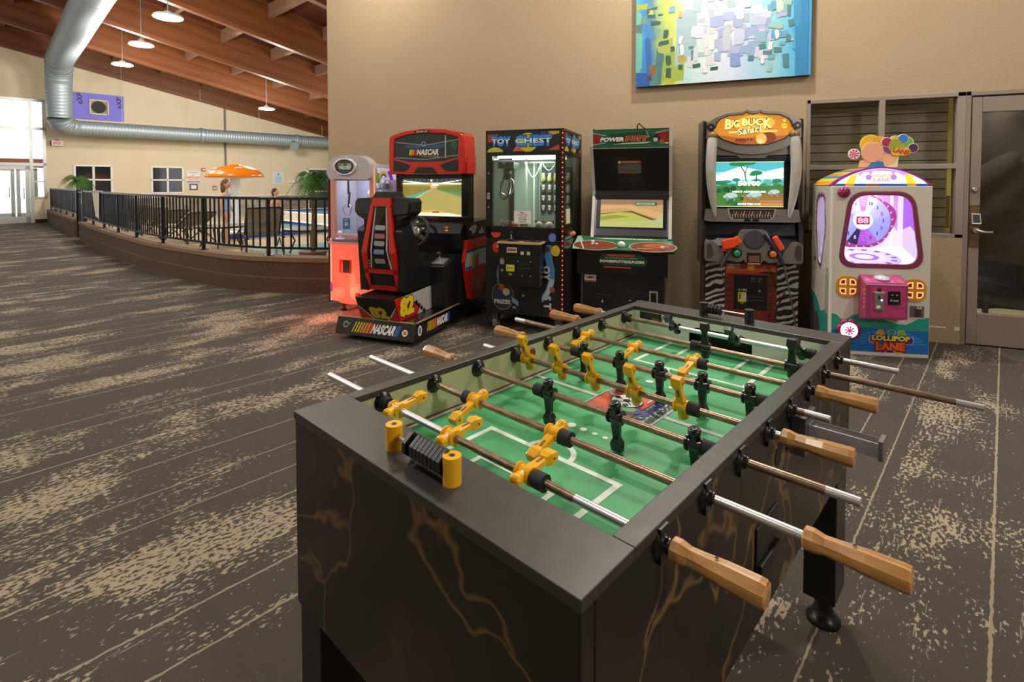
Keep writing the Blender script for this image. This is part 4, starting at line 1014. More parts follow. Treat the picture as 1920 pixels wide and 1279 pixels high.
g = G(); g.cyl((.29, -.08, .865), (.29, -.08, .885), .03, RUBBER, 14); g.cyl((.29, -.08, .88), (.29, -.08, .93), .006, CHROME, 8); g.sph((.29, -.08, .94), .017, RUBBER, 10); g.build('joystick', c); g = G(); g.cyl((.50, -.08, .865), (.50, -.08, .88), .022, mt('#2a2a2a', .3), 14); g.build('start_button', c)
g = G(); g.bb(.345, -.012, .17, .56, 0, .42, mt('#111317', .3)); g.cyl((.385, -.02, .35), (.385, -.012, .35), .012, mt('#b9b9bb', .3, .8), 12); g.build('prize_door', c, bev=.003)
g = G(); d = D(g, (0, .005, 0), FU, FW); d.rect(.285, 1.02, .455, 1.14, mt('#e0dfd4', .6))
for k, (t, h) in enumerate((('Please', .014), ('DO NOT TILT', .012), ('OR SHAKE', .012), ('THE GAME', .012), ('Thank You', .012))): d.text(t, .37, 1.123-.021*k, h, mt('#3a3a38', .5), 2)
d.rect(.365, 1.0, .42, 1.02, mt('#5a5f5a', .5)); g.build('notice', c)
for x, y in ((.07, .09), (W-.07, .09), (.07, DP-.08), (W-.07, DP-.08)):
    g = G(); g.cyl((x-.02, y, .05), (x+.02, y, .05), .05, mt('#8f8f8a', .5), 18); g.box((x, y, .11), (.06, .07, .10), mt('#5a5a58', .4, .6)); g.build('caster', c)
g = G(); d = D(g, (W, 0, 0), (0, 1, 0), FW)
gf = mt('#3c362e', .22, .5, var=.6, sc=5); d.rect(.03, .18, DP-.03, .85, gf)
d.rect(.08, 1.02, .23, 1.16, mt('#d5d6a8', .6)); g.build('side_panel', c)
# padlock hasps
parts('lock_bolt', c, [lambda g, z=z: g.cyl((.035, -.004, z), (.035, -.014, z), .009, mt('#a9a9a9', .3, .8), 10) for z in (1.30, 1.49, 1.17)])
g = G()
g.box((.035, -.012, 1.26), (.026, .012, .03), mt('#b5b5b5', .3, .8)); g.tube([(.027, -.012, 1.275), (.027, -.012, 1.295), (.035, -.012, 1.303), (.043, -.012, 1.295), (.043, -.012, 1.275)], .003, CHROME, 6)
g.build('lock', c)
# claw, gantry, cables
g = G(); g.bb(.05, .10, 1.60, .70, .12, 1.62, SILV); g.bb(.05, .45, 1.60, .70, .47, 1.62, SILV); g.bb(.14, .08, 1.58, .16, .5, 1.60, SILV); g.bb(.08, .12, 1.54, .24, .28, 1.60, mt('#4a4a46', .4, .5)); g.build('gantry', c)
g = G(); cl = mt('#3a3a38', .35, .7)
g.lathe([(.02, 0), (.045, .03), (.045, .09), (.02, .11)], (.15, .20, 1.43), (0, 0, 1), cl, 14)
for a in (90, 210, 330):
    t = rad(a); q = [(.04, 1.45), (.085, 1.42), (.095, 1.36), (.06, 1.30), (.03, 1.285)]
    g.tube([(.15+r*math.cos(t), .20+r*math.sin(t), z) for r, z in q], .006, CHROME, 6)
g.tube([(.15, .2, 1.54), (.12, .19, 1.50), (.11, .17, 1.42), (.10, .14, 1.36), (.11, .10, 1.27), (.15, .09, 1.24), (.19, .09, 1.27), (.20, .10, 1.34)], .008, RUBBER, 6)
g.build('claw', c)
g = G(); cb = mt('#e2ead9', .5)
g.tube([(.30+.022*k, .28, 1.62-.17*math.sin(PI*k/8)) for k in range(9)], .006, cb, 6); g.build('cable', c); g = G(); g.tube([(.46+.02*k, .30, 1.62-.10*math.sin(PI*k/8)) for k in range(9)], .005, cb, 6); g.build('cable', c); g = G(); g.cyl((.46, .3, 1.62), (.46, .3, 1.38), .004, cb, 6); g.build('cable', c)
g = G(); g.bb(.36, .60, 1.10, .70, .62, 1.56, mt('#3a3f42', .6)); g.bb(.36, .585, .885, .70, .63, 1.10, mt('#7d8a86', .5)); g.build('prize_board', c)
ci = Matrix.Translation(c.location) @ Matrix.Rotation(rad(3), 4, 'Z')
random.seed(11)
for j, (z, cols) in enumerate(((1.48, ('#cfc66a', '#d6cf88', '#c9b94a', '#e0d9a0', '#cbbf62')), (1.36, ('#4a4f58', '#7a6a5a', '#5a6a78', '#c9a08a', '#d8d2c4')), (1.25, ('#3a3f4a', '#4a4f52', '#55606a', '#b98a7a', '#cfc8bc')), (1.15, ('#2f3338', '#3d4450', '#4a505a', '#8a6a7a', '#9a8a94')))):
    for i, hx in enumerate(cols):
        g = G(); x = .40+.066*i
        g.sph((0, 0, -.035), (.027, .016, .036), mt(hx, .6, var=.4, sc=60), 10); g.box((0, .002, .008), (.03, .003, .03), mt('#d9d6cc', .5)); g.sph((.004, -.012, -.02), (.012, .008, .012), mt('#e6e2d6', .6), 8)
        tag(g.build('carded_toy', loc=ci @ V(x, .578, z), rot=(0, 0, rad(3))), 'small carded toy hung on the prize board inside the crane case', 'toy', 'carded toys on the prize board')
def plush(x, y, s, hx, hx2, lab, rz=0):
    o = thing('plush_toy', lab, 'plush toy', ci @ V(x, y, .878), 3+rz, 'plush toys in the crane case')
    m, m2 = mt(hx, .9, bump=.5, sc=120), mt(hx2, .9, bump=.5, sc=120)
    g = G(); g.sph((0, 0, .055*s), (.05*s, .045*s, .055*s), m, 14); g.build('body', o)
    g = G(); g.sph((0, -.01*s, .135*s), (.045*s, .04*s, .042*s), m, 14); g.sph((0, -.045*s, .125*s), (.02*s, .015*s, .015*s), m2, 10)
    for sx in (-1, 1): g.sph((.015*s*sx, -.046*s, .15*s), .005*s, RUBBER, 8)
    h = g.build('head', o)
    for sx in (-1, 1):
        g = G(); g.sph((.036*s*sx, 0, .172*s), (.017*s, .01*s, .019*s), m2, 10); g.build('ear', h)
        g = G(); g.sph((.05*s*sx, -.02*s, .07*s), (.018*s, .03*s, .018*s), m, 10); g.build('arm', o)
        g = G(); g.sph((.03*s*sx, -.05*s, .02*s), (.02*s, .035*s, .02*s), m2, 10); g.build('leg', o)
plush(.14, .14, .85, '#7a3f6a', '#b98aa8', 'purple plush toy in the corner of the crane case under the claw')
plush(.245, .15, .8, '#b8503a', '#d9c24a', 'orange red plush toy beside the yellow one in the crane case')
plush(.35, .12, .9, '#d9cb2a', '#e8e08a', 'bright yellow plush toy at the front glass of the crane case')
plush(.50, .12, .9, '#e0d8d4', '#b02a34', 'white and red plush toy behind the front glass of the crane case')
plush(.595, .13, .9, '#e9e9e6', '#c94a52', 'white plush toy at the front corner of the crane case')
plush(.67, .23, 1.0, '#cf9a3c', '#6a3a1c', 'golden plush toy against the side glass of the crane case', 80)
plush(.66, .36, 1.45, '#c94a48', '#e07a70', 'large red plush toy against the side glass of the crane case', 80)
plush(.66, .50, 1.0, '#e6e0da', '#e0a060', 'cream plush toy with orange ears against the side glass of the crane case', 80)
# ---------------------------------------------------------------- golf putting cabinet
c = thing('golf_cabinet', 'golf arcade cabinet with white edged side panels, tilted green screen and trackball shelf', 'arcade machine', (-1.353, 4.857, 0), 6)
GRN = mt('#1f5f42', .35, coat=.3); WED = mt('#cfcac0', .35, .2)
prof = [(.09, 1.925), (.11, 1.74), (.30, 1.32), (.31, 1.27), (.185, .87), (.185, .76), (.68, .76), (.68, 1.925)]
g = G()
for x in (.07, .80):
    g = G(); g.prism(prof, x, x+.022, 'x', BODY); x -= .004
    for (a, b), (a2, b2) in zip(prof[:5], prof[1:5]):      # pale edging on the front edge of the side panel
        g.add([(x, a-.006, b), (x+.03, a-.006, b), (x+.03, a2-.006, b2), (x, a2-.006, b2), (x, a+.012, b), (x+.03, a+.012, b), (x+.03, a2+.012, b2), (x, a2+.012, b2)], [(0, 3, 2, 1), (4, 5, 6, 7), (0, 4, 7, 3), (1, 2, 6, 5), (0, 1, 5, 4), (3, 7, 6, 2)], WED)
    g.build('side_panel', c)
g = G(); g.prism([(.10, 1.905), (.12, 1.73), (.31, 1.31), (.33, 1.25), (.33, .78), (.66, .78), (.66, 1.905)], .09, .80, 'x', BODY)
g.build('cabinet_body', c)
g = G(); d = D(g, (.09, .12, 1.735), (1, 0, 0), V(0, -.02, .175)); d.rect(0, .0, .71, .165, GRN, 2)
RD = mt('#8a2a22', .35); d.poly([(0, .03), (.09, .055), (.09, .11), (0, .135)], RD, 3); d.poly([(.71, .03), (.60, .05), (.60, .13), (.71, .15)], RD, 3)
for p in ([(0, .14), (.13, .115)], [(0, .025), (.13, .05)], [(.58, .13), (.71, .155)]): d.line(p, .006, mt('#b9bdb6', .4), 4)
d.poly([(.16, .125), (.50, .15), (.56, .11), (.56, .04), (.16, .04)], mt('#173f26', .4), 3); d.poly([(.19, .03), (.50, .035), (.55, .05), (.30, .042)], mt('#cfc98a', .4), 4); d.line([(.50, .15), (.53, .09)], .006, mt('#a9ada8', .4), 4)
d.circ(.595, .085, .03, mt('#20242a', .4), 4, .035); d.rr(.565, .05, .605, .085, .012, mt('#b9b4b6', .4), 5); d.text('POWER', .19, .075, .05, mt('#2a2f2a', .4), 5, w=.235, sh=.25, bold=.12); d.text('POWER', .19, .077, .042, mt('#e6e3da', .4), 6, w=.225, sh=.25, bold=.05); d.text('PUTT', .415, .083, .05, mt('#e0a08a', .4), 5, w=.205, sh=.25, bold=.12); d.text('PUTT', .415, .084, .044, mt('#a02a20', .4), 6, w=.195, sh=.25, bold=.06)
d.circ(.645, .045, .017, mt('#b98a3a', .4), 4); d.circ(.645, .045, .009, mt('#3a2a14', .4), 5); d.rect(.67, .03, .70, .04, W1, 4)
d.rect(0, -.012, .71, 0, mt('#7d7f7c', .4), 3)
g.build('marquee', c)
g = G(); d = D(g, (.09, .12, 1.725), (1, 0, 0), V(0, -.19, .42)); d.rect(0.0, -.46, .71, 0, mt('#0a0a0b', .25), 3); d.rect(.05, -.36, .66, -.08, mt('#101012', .12), 4)
d.rect(.23, -.255, .455, -.12, mt('#4a514a', .4, e=.06), 5)
for k in range(7): d.rect(.235, -.25+.014*k, .45, -.244+.014*k, mt('#7a8478', .4), 6)
d.rect(.235, -.15, .45, -.124, mt('#9a4a3e', .4), 6); d.rect(.26, -.245, .42, -.23, mt('#9a3e34', .4), 6); d.circ(.25, -.14, .012, W1, 7); d.text('VIDEO GOLF', .345, -.138, .014, mt('#d8b0a0', .4), 7, w=.14)
g.build('canopy', c)
g = G()
o0 = V(.09, .327, 1.26); dn = V(0, .335-.105, 1.26-.80)
d = D(g, (.09, .205, .87), (1, 0, 0), V(0, .115, .40)); L = math.hypot(.115, .40)
d.rect(0, 0, .71, L, mt('#1b1c1f', .3), 1); d.rect(.01, .02, .70, L-.02, mt('#3a3b40', .3, .5), 2); d.rect(.0, .02, .71, .085, mt('#55545c', .35, .4), 3); d.rect(.03, .085, .68, L-.01, mt('#0c0c0d', .3), 3)
d.rect(-.005, .02, .018, L, mt('#8d8d95', .3, .6), 3); d.rect(.692, .02, .712, L, mt('#8d8d95', .3, .6), 3)
g.bb(.09, .30, 1.24, .80, .36, 1.36, mt('#232427', .4)); g.bb(.09, .298, 1.285, .80, .30, 1.29, mt('#4a4c50', .4))
g.build('screen_bezel', c)
g = G(); d = D(g, (.09, .205, .87), (1, 0, 0), V(0, .115, .40)); E = 1.0
x0, x1, z0, z1 = .06, .655, .105, L-.035
d.rect(x0, z0, x1, z1, mt('#c99b68', .4, e=E*.85), 5); d.rect(x0, z1-.05, x1, z1, mt('#a5805c', .4, e=E*.7), 6)
d.poly([(x0, z1-.10), (.30, z1-.085), (x1, z1-.20), (x1, z1-.13), (.35, z1-.06), (x0, z1-.07)], mt('#d2a86e', .4, e=E*.9), 7); d.poly([(x0, z1-.16), (.25, z1-.125), (.36, z1-.13), (x1, z1-.245), (x1, z1-.22), (.36, z1-.115), (x0, z1-.145)], mt('#6f5a34', .4, e=E*.5), 8)
d.poly([(x0, z0), (x0, z1-.155), (.25, z1-.13), (.36, z1-.135), (x1, z1-.24), (x1, z0)], mt('#b3bd4c', .4, e=E*.85), 8); d.poly([(x0, z0+.10), (.2, z0+.12), (.35, z0+.10), (.2, z0+.085), (x0, z0+.06)], mt('#a0a040', .4, e=E*.7), 9); d.poly([(x0, z0), (x0, z0+.05), (x1, z0+.08), (x1, z0)], mt('#b9bf74', .4, e=E*.85), 9); d.poly([(.5, z0), (x1, z0+.06), (x1, z0+.13)], mt('#b4c08c', .4, e=E*.85), 10)
d.rr(.39, z1-.06, .60, z1-.025, .015, mt('#2f6a50', .4, e=.5), 9); d.rr(.40, z1-.052, .58, z1-.032, .01, mt('#9dbf9c', .4, e=.8), 10); d.text('CADDY TIP', .49, z1-.042, .011, mt('#2f6a50', .4, e=.5), 11, w=.13)
g.build('screen', c)
SHT = Matrix.Translation((0, -.015, .775)) @ Matrix.Rotation(rad(23), 4, 'X') @ Matrix.Diagonal((1, .70, 1, 1)) @ Matrix.Translation((0, .02, -.785))
g = G(); g.T = SHT; g.prism([(-.078, -.02), (.85, -.02), (.86, .03), (.835, .36), (-.065, .36), (-.083, .03)], .765, .785, 'z', mt('#0f1411', .3))
d = D(g, (0, 0, .785), (1, 0, 0), (0, 1, 0)); d.poly([(-.077, -.018), (.85, -.018), (.858, .03), (.83, .35), (-.064, .35), (-.082, .03)], GRN, 2)
d.poly([(-.077, -.018), (.06, -.018), (-.03, .35), (-.064, .35), (-.082, .03)], mt('#8fb0a0', .3), 3)
for cx in (.13, .66): d.circ(cx, .09, .215, mt('#c9cdb4', .4), 4, .135); d.circ(cx, .09, .208, mt('#7a3a22', .35, var=.4, sc=8), 5, .128)
d.circ(.69, .12, .12, mt('#a5522a', .4), 6, .05); d.circ(.70, .12, .03, mt('#8a2020', .4), 7, .015); d.rect(.52, .035, .66, .045, mt('#c9b090', .4), 7)
d.poly([(.10, .29), (.18, .27), (.66, .27), (.74, .30), (.42, .30)], mt('#8fa05a', .4), 4); d.text('POWERPUTT GOLF', .42, .285, .026, mt('#d8dcb0', .4), 5, w=.46, sh=.3, bold=.04); d.line([(.03, -.01), (-.02, .2)], .012, mt('#b9c4b4', .4), 6)
d.circ(.375, .10, .06, mt('#254a2c', .4), 7, .05)
for x in (.10, .14): d.circ(x, .13, .014, W1, 8)
g.build('control_shelf', c, bev=.003)
g = G(); g.T = SHT; g.lathe([(.055, 0), (.05, .006), (.04, .007)], (.375, .10, .7895), (0, 0, 1), mt('#3f5a3a', .4), 24); g.sph((.375, .10, .795), .038, mt('#efe9ea', .2, coat=.5), 18); g.build('trackball', c)
for x, y in ((.10, .16), (.745, .06)):
    g = G(); g.T = SHT; g.lathe([(.018, 0), (.018, .014), (.010, .02)], (x, y, .789), (0, 0, 1), mt('#d8d2d0', .3), 14); g.build('start_button', c)
g = G(); g.bb(-.035, .0, .545, .795, .5, .755, BODY); g.bb(-.02, .05, .75, .78, .6, .80, BODY)
d = D(g, (0, 0, 0), FU, FW); d.poly([(.20, .735), (.55, .745), (.62, .69), (.60, .63), (.20, .63), (.16, .67)], mt('#1a3a26', .4)); d.rect(.25, .715, .50, .735, mt('#a03c30', .4), 2); d.rect(.22, .605, .47, .62, mt('#a03c30', .4), 2); d.text('GO ONLINE AND COMPETE', .38, .70, .014, mt('#7aa07a', .4), 2, w=.30, sh=.2); d.text('POWERPUTTGOLF.COM', .385, .668, .026, mt('#d8d8cc', .4), 3, w=.40, sh=.2, bold=.05)
g.build('coin_front', c, bev=.004)
g = G(); g.bb(.02, .02, .03, .765, .66, .56, BODY)
d = D(g, (0, .02, 0), FU, FW); d.rect(.035, .46, .145, .53, mt('#b9aca6', .5)); d.rect(.035, .46, .145, .475, mt('#8a3a30', .5), 2); d.poly([(.045, .50), (.09, .515), (.14, .505), (.09, .495)], DARK, 2)
d.rr(.10, .20, .31, .36, .01, mt('#141517', .25)); d.line([(.12, .345), (.29, .345)], .005, mt('#3a3c40', .4), 2); d.line([(.14, .32), (.27, .32)], .004, mt('#303236', .4), 2); d.rect(.198, .27, .212, .295, mt('#a0a4a6', .4), 2); d.rect(.15, .16, .26, .22, mt('#1a1d20', .3), 2)
d.rr(.40, .24, .61, .39, .02, mt('#16171a', .25)); d.line([(.43, .385), (.59, .385)], .006, mt('#2a2d30', .4), 2)
for x in (.46, .53): d.circ(x, .305, .016, mt('#6a2a2a', .4, e=.1), 2, .007); d.circ(x, .306, .008, mt('#d0b0b4', .4, e=.3), 3, .004)
d.rect(.635, .27, .71, .405, mt('#8d8f8c', .4)); d.rect(.647, .275, .698, .39, mt('#101312', .2), 2); d.rect(.635, .15, .715, .27, mt('#8a2822', .45)); d.circ(.667, .25, .006, W1, 2)
for k in range(3): d.text('SWIPE CARD' if k == 0 else 'HERE TO PLAY' if k == 1 else 'GOLF', .675, .23-.022*k, .010, mt('#d9a090', .4), 2, w=.06)
g.build('lower_cabinet', c, bev=.004)
for x in (.08, .70):
    for y in (.08, .58):
        g = G(); g.cyl((x, y, 0), (x, y, .035), .022, RUBBER, 12); g.build('foot', c)
g = G(); g.tube([(.50, .3, 1.905), (.50, .25, 1.95), (.52, .2, 1.965), (.55, .16, 1.93), (.58, .12, 1.905)], .006, RUBBER, 6); g.build('cable', c)

# ---------------------------------------------------------------- hunting cabinet
c = thing('hunting_cabinet', 'hunting arcade cabinet with glowing orange arched marquee, tusk columns and zebra stripe front', 'arcade machine', (-.255, 5.13, 0), 10)
GUN = mt('#8a8580', .32, .55, var=.2, sc=6)
IVORY = mt('#b5b0a6', .4, var=.2, sc=10)
g = G(); DPH = .36
g.bb(0, .02, .04, .80, DPH, .70, BODY)
for x in (-.03, .775): g.prism([(.02, 1.06), (.02, 1.955), (.06, 1.97), (DPH, 1.97), (DPH, .65), (.0, .65), (-.03, .85), (-.02, .98)], x, x+.035, 'x', BODY)
g.bb(0, .06, .6, .78, DPH, 1.95, BODY)
g.build('cabinet_body', c, bev=.008)
cx, cz = .385, 1.88
def mirr(h): return [(cx+x, z) for x, z in h] + [(cx-x, z) for x, z in h[::-1] if x > 0]
outer = mirr([(0, 2.035), (.03, 2.038), (.055, 2.055), (.075, 2.035), (.12, 2.03), (.22, 2.025), (.31, 1.99), (.385, 1.945), (.39, 1.80), (.36, 1.76), (.25, 1.70), (.12, 1.66), (0, 1.65)])
inner = mirr([(0, 2.005), (.035, 2.01), (.055, 2.022), (.08, 2.005), (.13, 2.0), (.21, 1.995), (.275, 1.965), (.30, 1.935), (.31, 1.90), (.335, 1.865), (.25, 1.79), (.12, 1.745), (0, 1.74)])
g = G(); g.ringpanel(outer, inner, -.05, .1, GUN); g.prism(outer, .055, .2, 'y', BODY)
i2 = [(cx+(x-cx)*1.035, cz+(z-cz)*1.05) for x, z in inner]
g.ringpanel(i2, inner, -.062, -.04, mt('#16130f', .35))
for s in (-1, 1):
    g.cyl((cx+s*.355, -.03, 1.90), (cx+s*.355, -.055, 1.90), .032, BODY, 16); g.cyl((cx+s*.355, -.055, 1.90), (cx+s*.355, -.062, 1.90), .012, GUN, 12)
    g.cyl((cx+s*.402, .0, 1.60), (cx+s*.402, .0, 1.96), .014, BODY, 12)
g.build('marquee_frame', c, bev=.006)
g = G(); g.prism(inner, -.03, .04, 'y', mt('#e08f28', .4, e=.85))
d = D(g, (0, -.03, 0), FU, FW)
d.poly([(cx-.28, 1.83), (cx-.1, 1.80), (cx+.30, 1.82), (cx+.25, 1.785), (cx+.12, 1.745), (cx, 1.74), (cx-.12, 1.745), (cx-.25, 1.79)], mt('#b5682a', .4, e=.8)); d.circ(cx+.02, 1.93, .16, mt('#f0b23e', .4, e=1.1), 1, .07); d.poly([(cx-.2, 1.86), (cx+.2, 1.865), (cx+.2, 1.85), (cx-.2, 1.845)], mt('#f5d27a', .4, e=1.1), 2)
d.circ(cx+.13, 1.80, .062, mt('#9a4a18', .4, e=.6), 2, .05); d.circ(cx+.07, 1.79, .045, mt('#e8b45a', .4, e=1), 3, .048); d.circ(cx+.06, 1.77, .02, mt('#f2d79a', .4, e=1), 4); d.circ(cx-.10, 1.775, .05, mt('#a5441e', .4, e=.7), 2, .022)
for k in range(5): d.circ(cx-.13+.03*k, 1.785, .010, mt('#8a2e16', .4, e=.5), 3)
for hh, m, b, l in ((.098, mt('#7a3a10', .4, e=.4), .13, 4), (.088, mt('#ffe27a', .4, e=1.5), .05, 5)):
    d.text('B', cx-.205, 1.925, hh*1.05, m, l, w=.055, bold=b, rot=-4); d.text('IG', cx-.145, 1.93, hh*.72, m, l, w=.06, bold=b, rot=-3); d.text('BUC', cx-.005, 1.94, hh*.75, m, l, w=.17, bold=b); d.text('K', cx+.120, 1.928, hh*1.0, m, l, w=.06, bold=b, rot=4)
d.text('Safari', cx-.03, 1.868, .06, mt('#6a3a12', .4, e=.4), 6, w=.20, bold=.08, rot=10, sh=.25); d.text('Safari', cx-.03, 1.869, .055, mt('#ffe9a0', .4, e=1.3), 7, w=.195, bold=.02, rot=10, sh=.25)
d.circ(cx+.255, 1.90, .022, mt('#f0d21e', .4, e=1), 6); d.text('ONLINE', cx+.255, 1.90, .007, DARK, 7, w=.03); d.poly([(cx+.24, 1.955), (cx+.27, 1.955), (cx+.255, 1.93)], mt('#f5e29a', .4, e=1), 6)
g.build('marquee', c)
g = G()
lp = [(cx-.30, 1.77), (cx-.16, 1.70), (cx, 1.685), (cx+.16, 1.70), (cx+.30, 1.77), (cx+.32, 1.65), (cx+.13, 1.645), (cx+.10, 1.62), (cx-.10, 1.62), (cx-.13, 1.645), (cx-.32, 1.65)]
g.prism(lp, -.02, .08, 'y', GUN); g.bb(cx-.31, .0, 1.595, cx+.31, .06, 1.645, mt('#12141a', .3)); g.bb(cx-.31, -.004, 1.625, cx+.31, 0, 1.63, mt('#2a5a7a', .3, e=.3))
g.build('screen_hood', c, bev=.006)
for s in (-1, 1):
    g = G(); pts = [(cx+s*(.335-.03*k/12 + .03*math.sin(PI*k/12)), -.055+.04*abs(k-5)/12, 1.845-.75*k/12) for k in range(13)]
    rr = [.025, .043, .046, .046, .045, .044, .043, .041, .038, .034, .029, .022, .010]
    g.tube(pts, rr, IVORY, 14); 
    g.sph((cx+s*.335, -.04, 1.825), (.046, .042, .04), mt('#8a6f3e', .4, var=.4, sc=12), 14)
    g.build('tusk_column', c)
g = G(); g.bb(.06, .02, 1.15, .68, .05, 1.62, mt('#0b1416', .3))
d = D(g, (0, .02, 0), FU, FW, .0008); E = 1.25
x0, x1, z0, z1 = .083, .655, 1.185, 1.59
d.rect(x0, z0, x1, z1, mt('#86cfc8', .4, e=E)); d.rect(x0, 1.50, x1, z1, mt('#4fb8c4', .4, e=E*.9), 2); d.poly([(x0, 1.47), (.3, 1.55), (.5, 1.50), (x1, 1.54), (x1, 1.44), (x0, 1.42)], mt('#d8efe8', .4, e=E), 3)
random.seed(5)
for k in range(26): d.circ(random.uniform(x0+.03, x1-.03), random.uniform(1.36, 1.43), random.uniform(.02, .045), mt(random.choice(('#3fa08c', '#2f8f6a', '#5fc0a8', '#3a9a7a')), .4, e=E*.7), 4, random.uniform(.012, .03), 10)
d.rect(x0, z0, x1, 1.375, mt('#5a8a4a', .4, e=E*.6), 4); d.poly([(.33, z0), (x1, z0), (x1, 1.30), (.30, 1.29)], mt('#b0803f', .4, e=E*.7), 5); d.poly([(.46, z0), (x1, z0), (x1, 1.25), (.46, 1.245)], mt('#c9945a', .4, e=E*.75), 6)
for k in range(5): d.line([(.35, 1.22+.016*k), (x1, 1.225+.016*k)], .003, mt('#7a4f24', .4, e=.5), 7)
for k in range(22): d.circ(random.uniform(x0+.02, .32), random.uniform(z0+.02, 1.36), random.uniform(.015, .035), mt(random.choice(('#1f6a3a', '#2f7a3a', '#4a8a3a', '#1a5a3a')), .4, e=E*.6), 6, None, 9)
for k in range(8): d.circ(random.uniform(.36, x1-.03), random.uniform(1.33, 1.38), random.uniform(.015, .03), mt('#4a8a3f', .4, e=E*.6), 6, None, 9)
d.line([(.35, 1.38), (.33, 1.50), (.29, 1.56)], .008, mt('#5a5a44', .4, e=.5), 7); d.line([(.33, 1.47), (.36, 1.56)], .006, mt('#5a5a44', .4, e=.5), 7); d.line([(.43, 1.36), (.43, 1.47)], .007, mt('#4a5a3a', .4, e=.5), 7)
for u, v, r in ((.30, 1.575, .06), (.37, 1.58, .05), (.24, 1.57, .04), (.43, 1.49, .05), (.40, 1.475, .03), (.60, 1.42, .04), (.12, 1.40, .05)): d.circ(u, v, r, mt('#2a8a5a', .4, e=E*.7), 8, r*.42, 14)
for u, v, s in ((.22, 1.285, 1), (.42, 1.295, 1), (.58, 1.32, .8)): d.circ(u, v, .055*s, mt('#b9cfc8', .4, e=E*.8), 8, .026*s, 14); d.circ(u-.05*s, v-.01, .02*s, mt('#a9c4be', .4, e=E*.8), 8, .015*s, 10); d.rect(u+.02*s, v-.05*s, u+.035*s, v-.01, mt('#8fa8a0', .4, e=E*.6), 8); d.rect(u-.04*s, v-.05*s, u-.025*s, v-.01, mt('#8fa8a0', .4, e=E*.6), 8)
WE = mt('#f2fbfb', .4, e=1.4)
d.text('50100', .37, 1.395, .045, WE, 10, w=.19, bold=.06); d.text('NEXT ADVENTURE', .37, 1.32, .018, WE, 10, w=.28, bold=.05); d.text('BONUS TREK: 01:00', .37, 1.21, .017, WE, 10, w=.19, bold=.05)
d.line([(x0, z0+.002), (x1, z0+.002)], .005, mt('#d8e2a0', .4, e=1), 10); d.line([(x0, z1-.002), (x1, z1-.002)], .005, mt('#e8f2b0', .4, e=1.2), 10)
for k in range(7): d.circ(x1-.004, z0+.05+.05*k, .004, mt('#d04a3a', .4, e=.8), 10)
g.build('screen', c)
g = G(); g.prism([(0, 1.165), (.77, 1.165), (.785, 1.06), (.74, 1.05), (.03, 1.05), (-.015, 1.06)], -.03, .06, 'y', GUN)
d = D(g, (0, -.03, 0), FU, FW); tp = [(.195, 1.165), (.575, 1.165), (.56, 1.10), (.535, 1.075), (.235, 1.075), (.21, 1.10)]
d.poly([(.385+(u-.385)*1.06, 1.12+(v-1.12)*1.12) for u, v in tp], mt('#b9b4ac', .35, .4), 1); d.poly(tp, mt('#1c1512', .45), 2)
for k in range(15):
    u = .225+.0225*k; d.line([(u, 1.09+.008*(k % 3)), (u+.012, 1.15-.006*(k % 2))], .006, mt(('#a0694a', '#c9b8a8', '#7a4a34')[k % 3], .5), 3); d.line([(u+.006, 1.085), (u-.004, 1.12)], .004, mt('#b9a898', .5), 3)
for s in (-1, 1): d.circ(cx+s*.035, 1.055, .03, BODY, 4, .03, 16, 0, 180)
g.build('badge_panel', c, bev=.006)
# console, speaker, guns
g = G()
g.prism([(-.06, .70), (-.10, .74), (-.09, .84), (.02, .93), (.06, 1.05), (.2, 1.05), (.2, .70)], .0, .77, 'x', mt('#0b0b0e', .3))
for s in (-1, 1):
    g.prism(rpoly([(cx+s*.40, .70), (cx+s*.40, .875), (cx+s*.33, .885), (cx+s*.25, .80), (cx+s*.22, .70)], .03, 4), -.12, .0, 'y', GUN)
    g.prism(rpoly([(cx+s*.385, .73), (cx+s*.385, .86), (cx+s*.345, .86), (cx+s*.33, .78), (cx+s*.35, .73)], .02, 4), -.125, -.12, 'y', mt('#3a3530', .5))
g.build('console', c, bev=.01)
g = G(); yk = rpoly([(cx-.10, .99), (cx+.10, .99), (cx+.14, .90), (cx+.12, .83), (cx+.20, .80), (cx+.24, .72), (cx+.12, .70), (cx+.075, .73), (cx+.07, .70), (cx-.07, .70), (cx-.075, .73), (cx-.12, .70), (cx-.24, .72), (cx-.20, .80), (cx-.12, .83), (cx-.14, .90)], .03, 4)
g.prism(yk, -.145, -.08, 'y', GUN); g.build('speaker_yoke', c, bev=.012, seg=3)
g = G(); g.lathe([(.088, 0), (.088, .008), (.078, .010)], (cx, -.145, .91), (0, -1, 0), mt('#38353a', .6, bump=.5, sc=260), 32); g.build('speaker', c)
g = G(); g.bb(cx-.055, -.155, .70, cx+.055, -.14, .79, mt('#1a1210', .35)); g.bb(cx-.045, -.158, .71, cx+.045, -.155, .765, mt('#8a5a4a', .4, e=.15)); g.bb(cx-.05, -.16, .69, cx+.05, -.15, .70, mt('#b08a80', .4)); g.build('card_slot', c)
for u, hx in ((.245, '#1f9a5a'), (.535, '#e8722a')):
    g = G(); g.cyl((u, -.12, .785), (u, -.165, .785), .04, BODY, 20); g.lathe([(.028, .165), (.026, .18), (.012, .186)], (u, 0, .785), (0, -1, 0), mt(hx, .3, e=.25), 20); g.build('start_button', c)
ORG = mt('#e0461c', .4)
g = G()
R = Matrix.Rotation(rad(12), 3, 'Z')
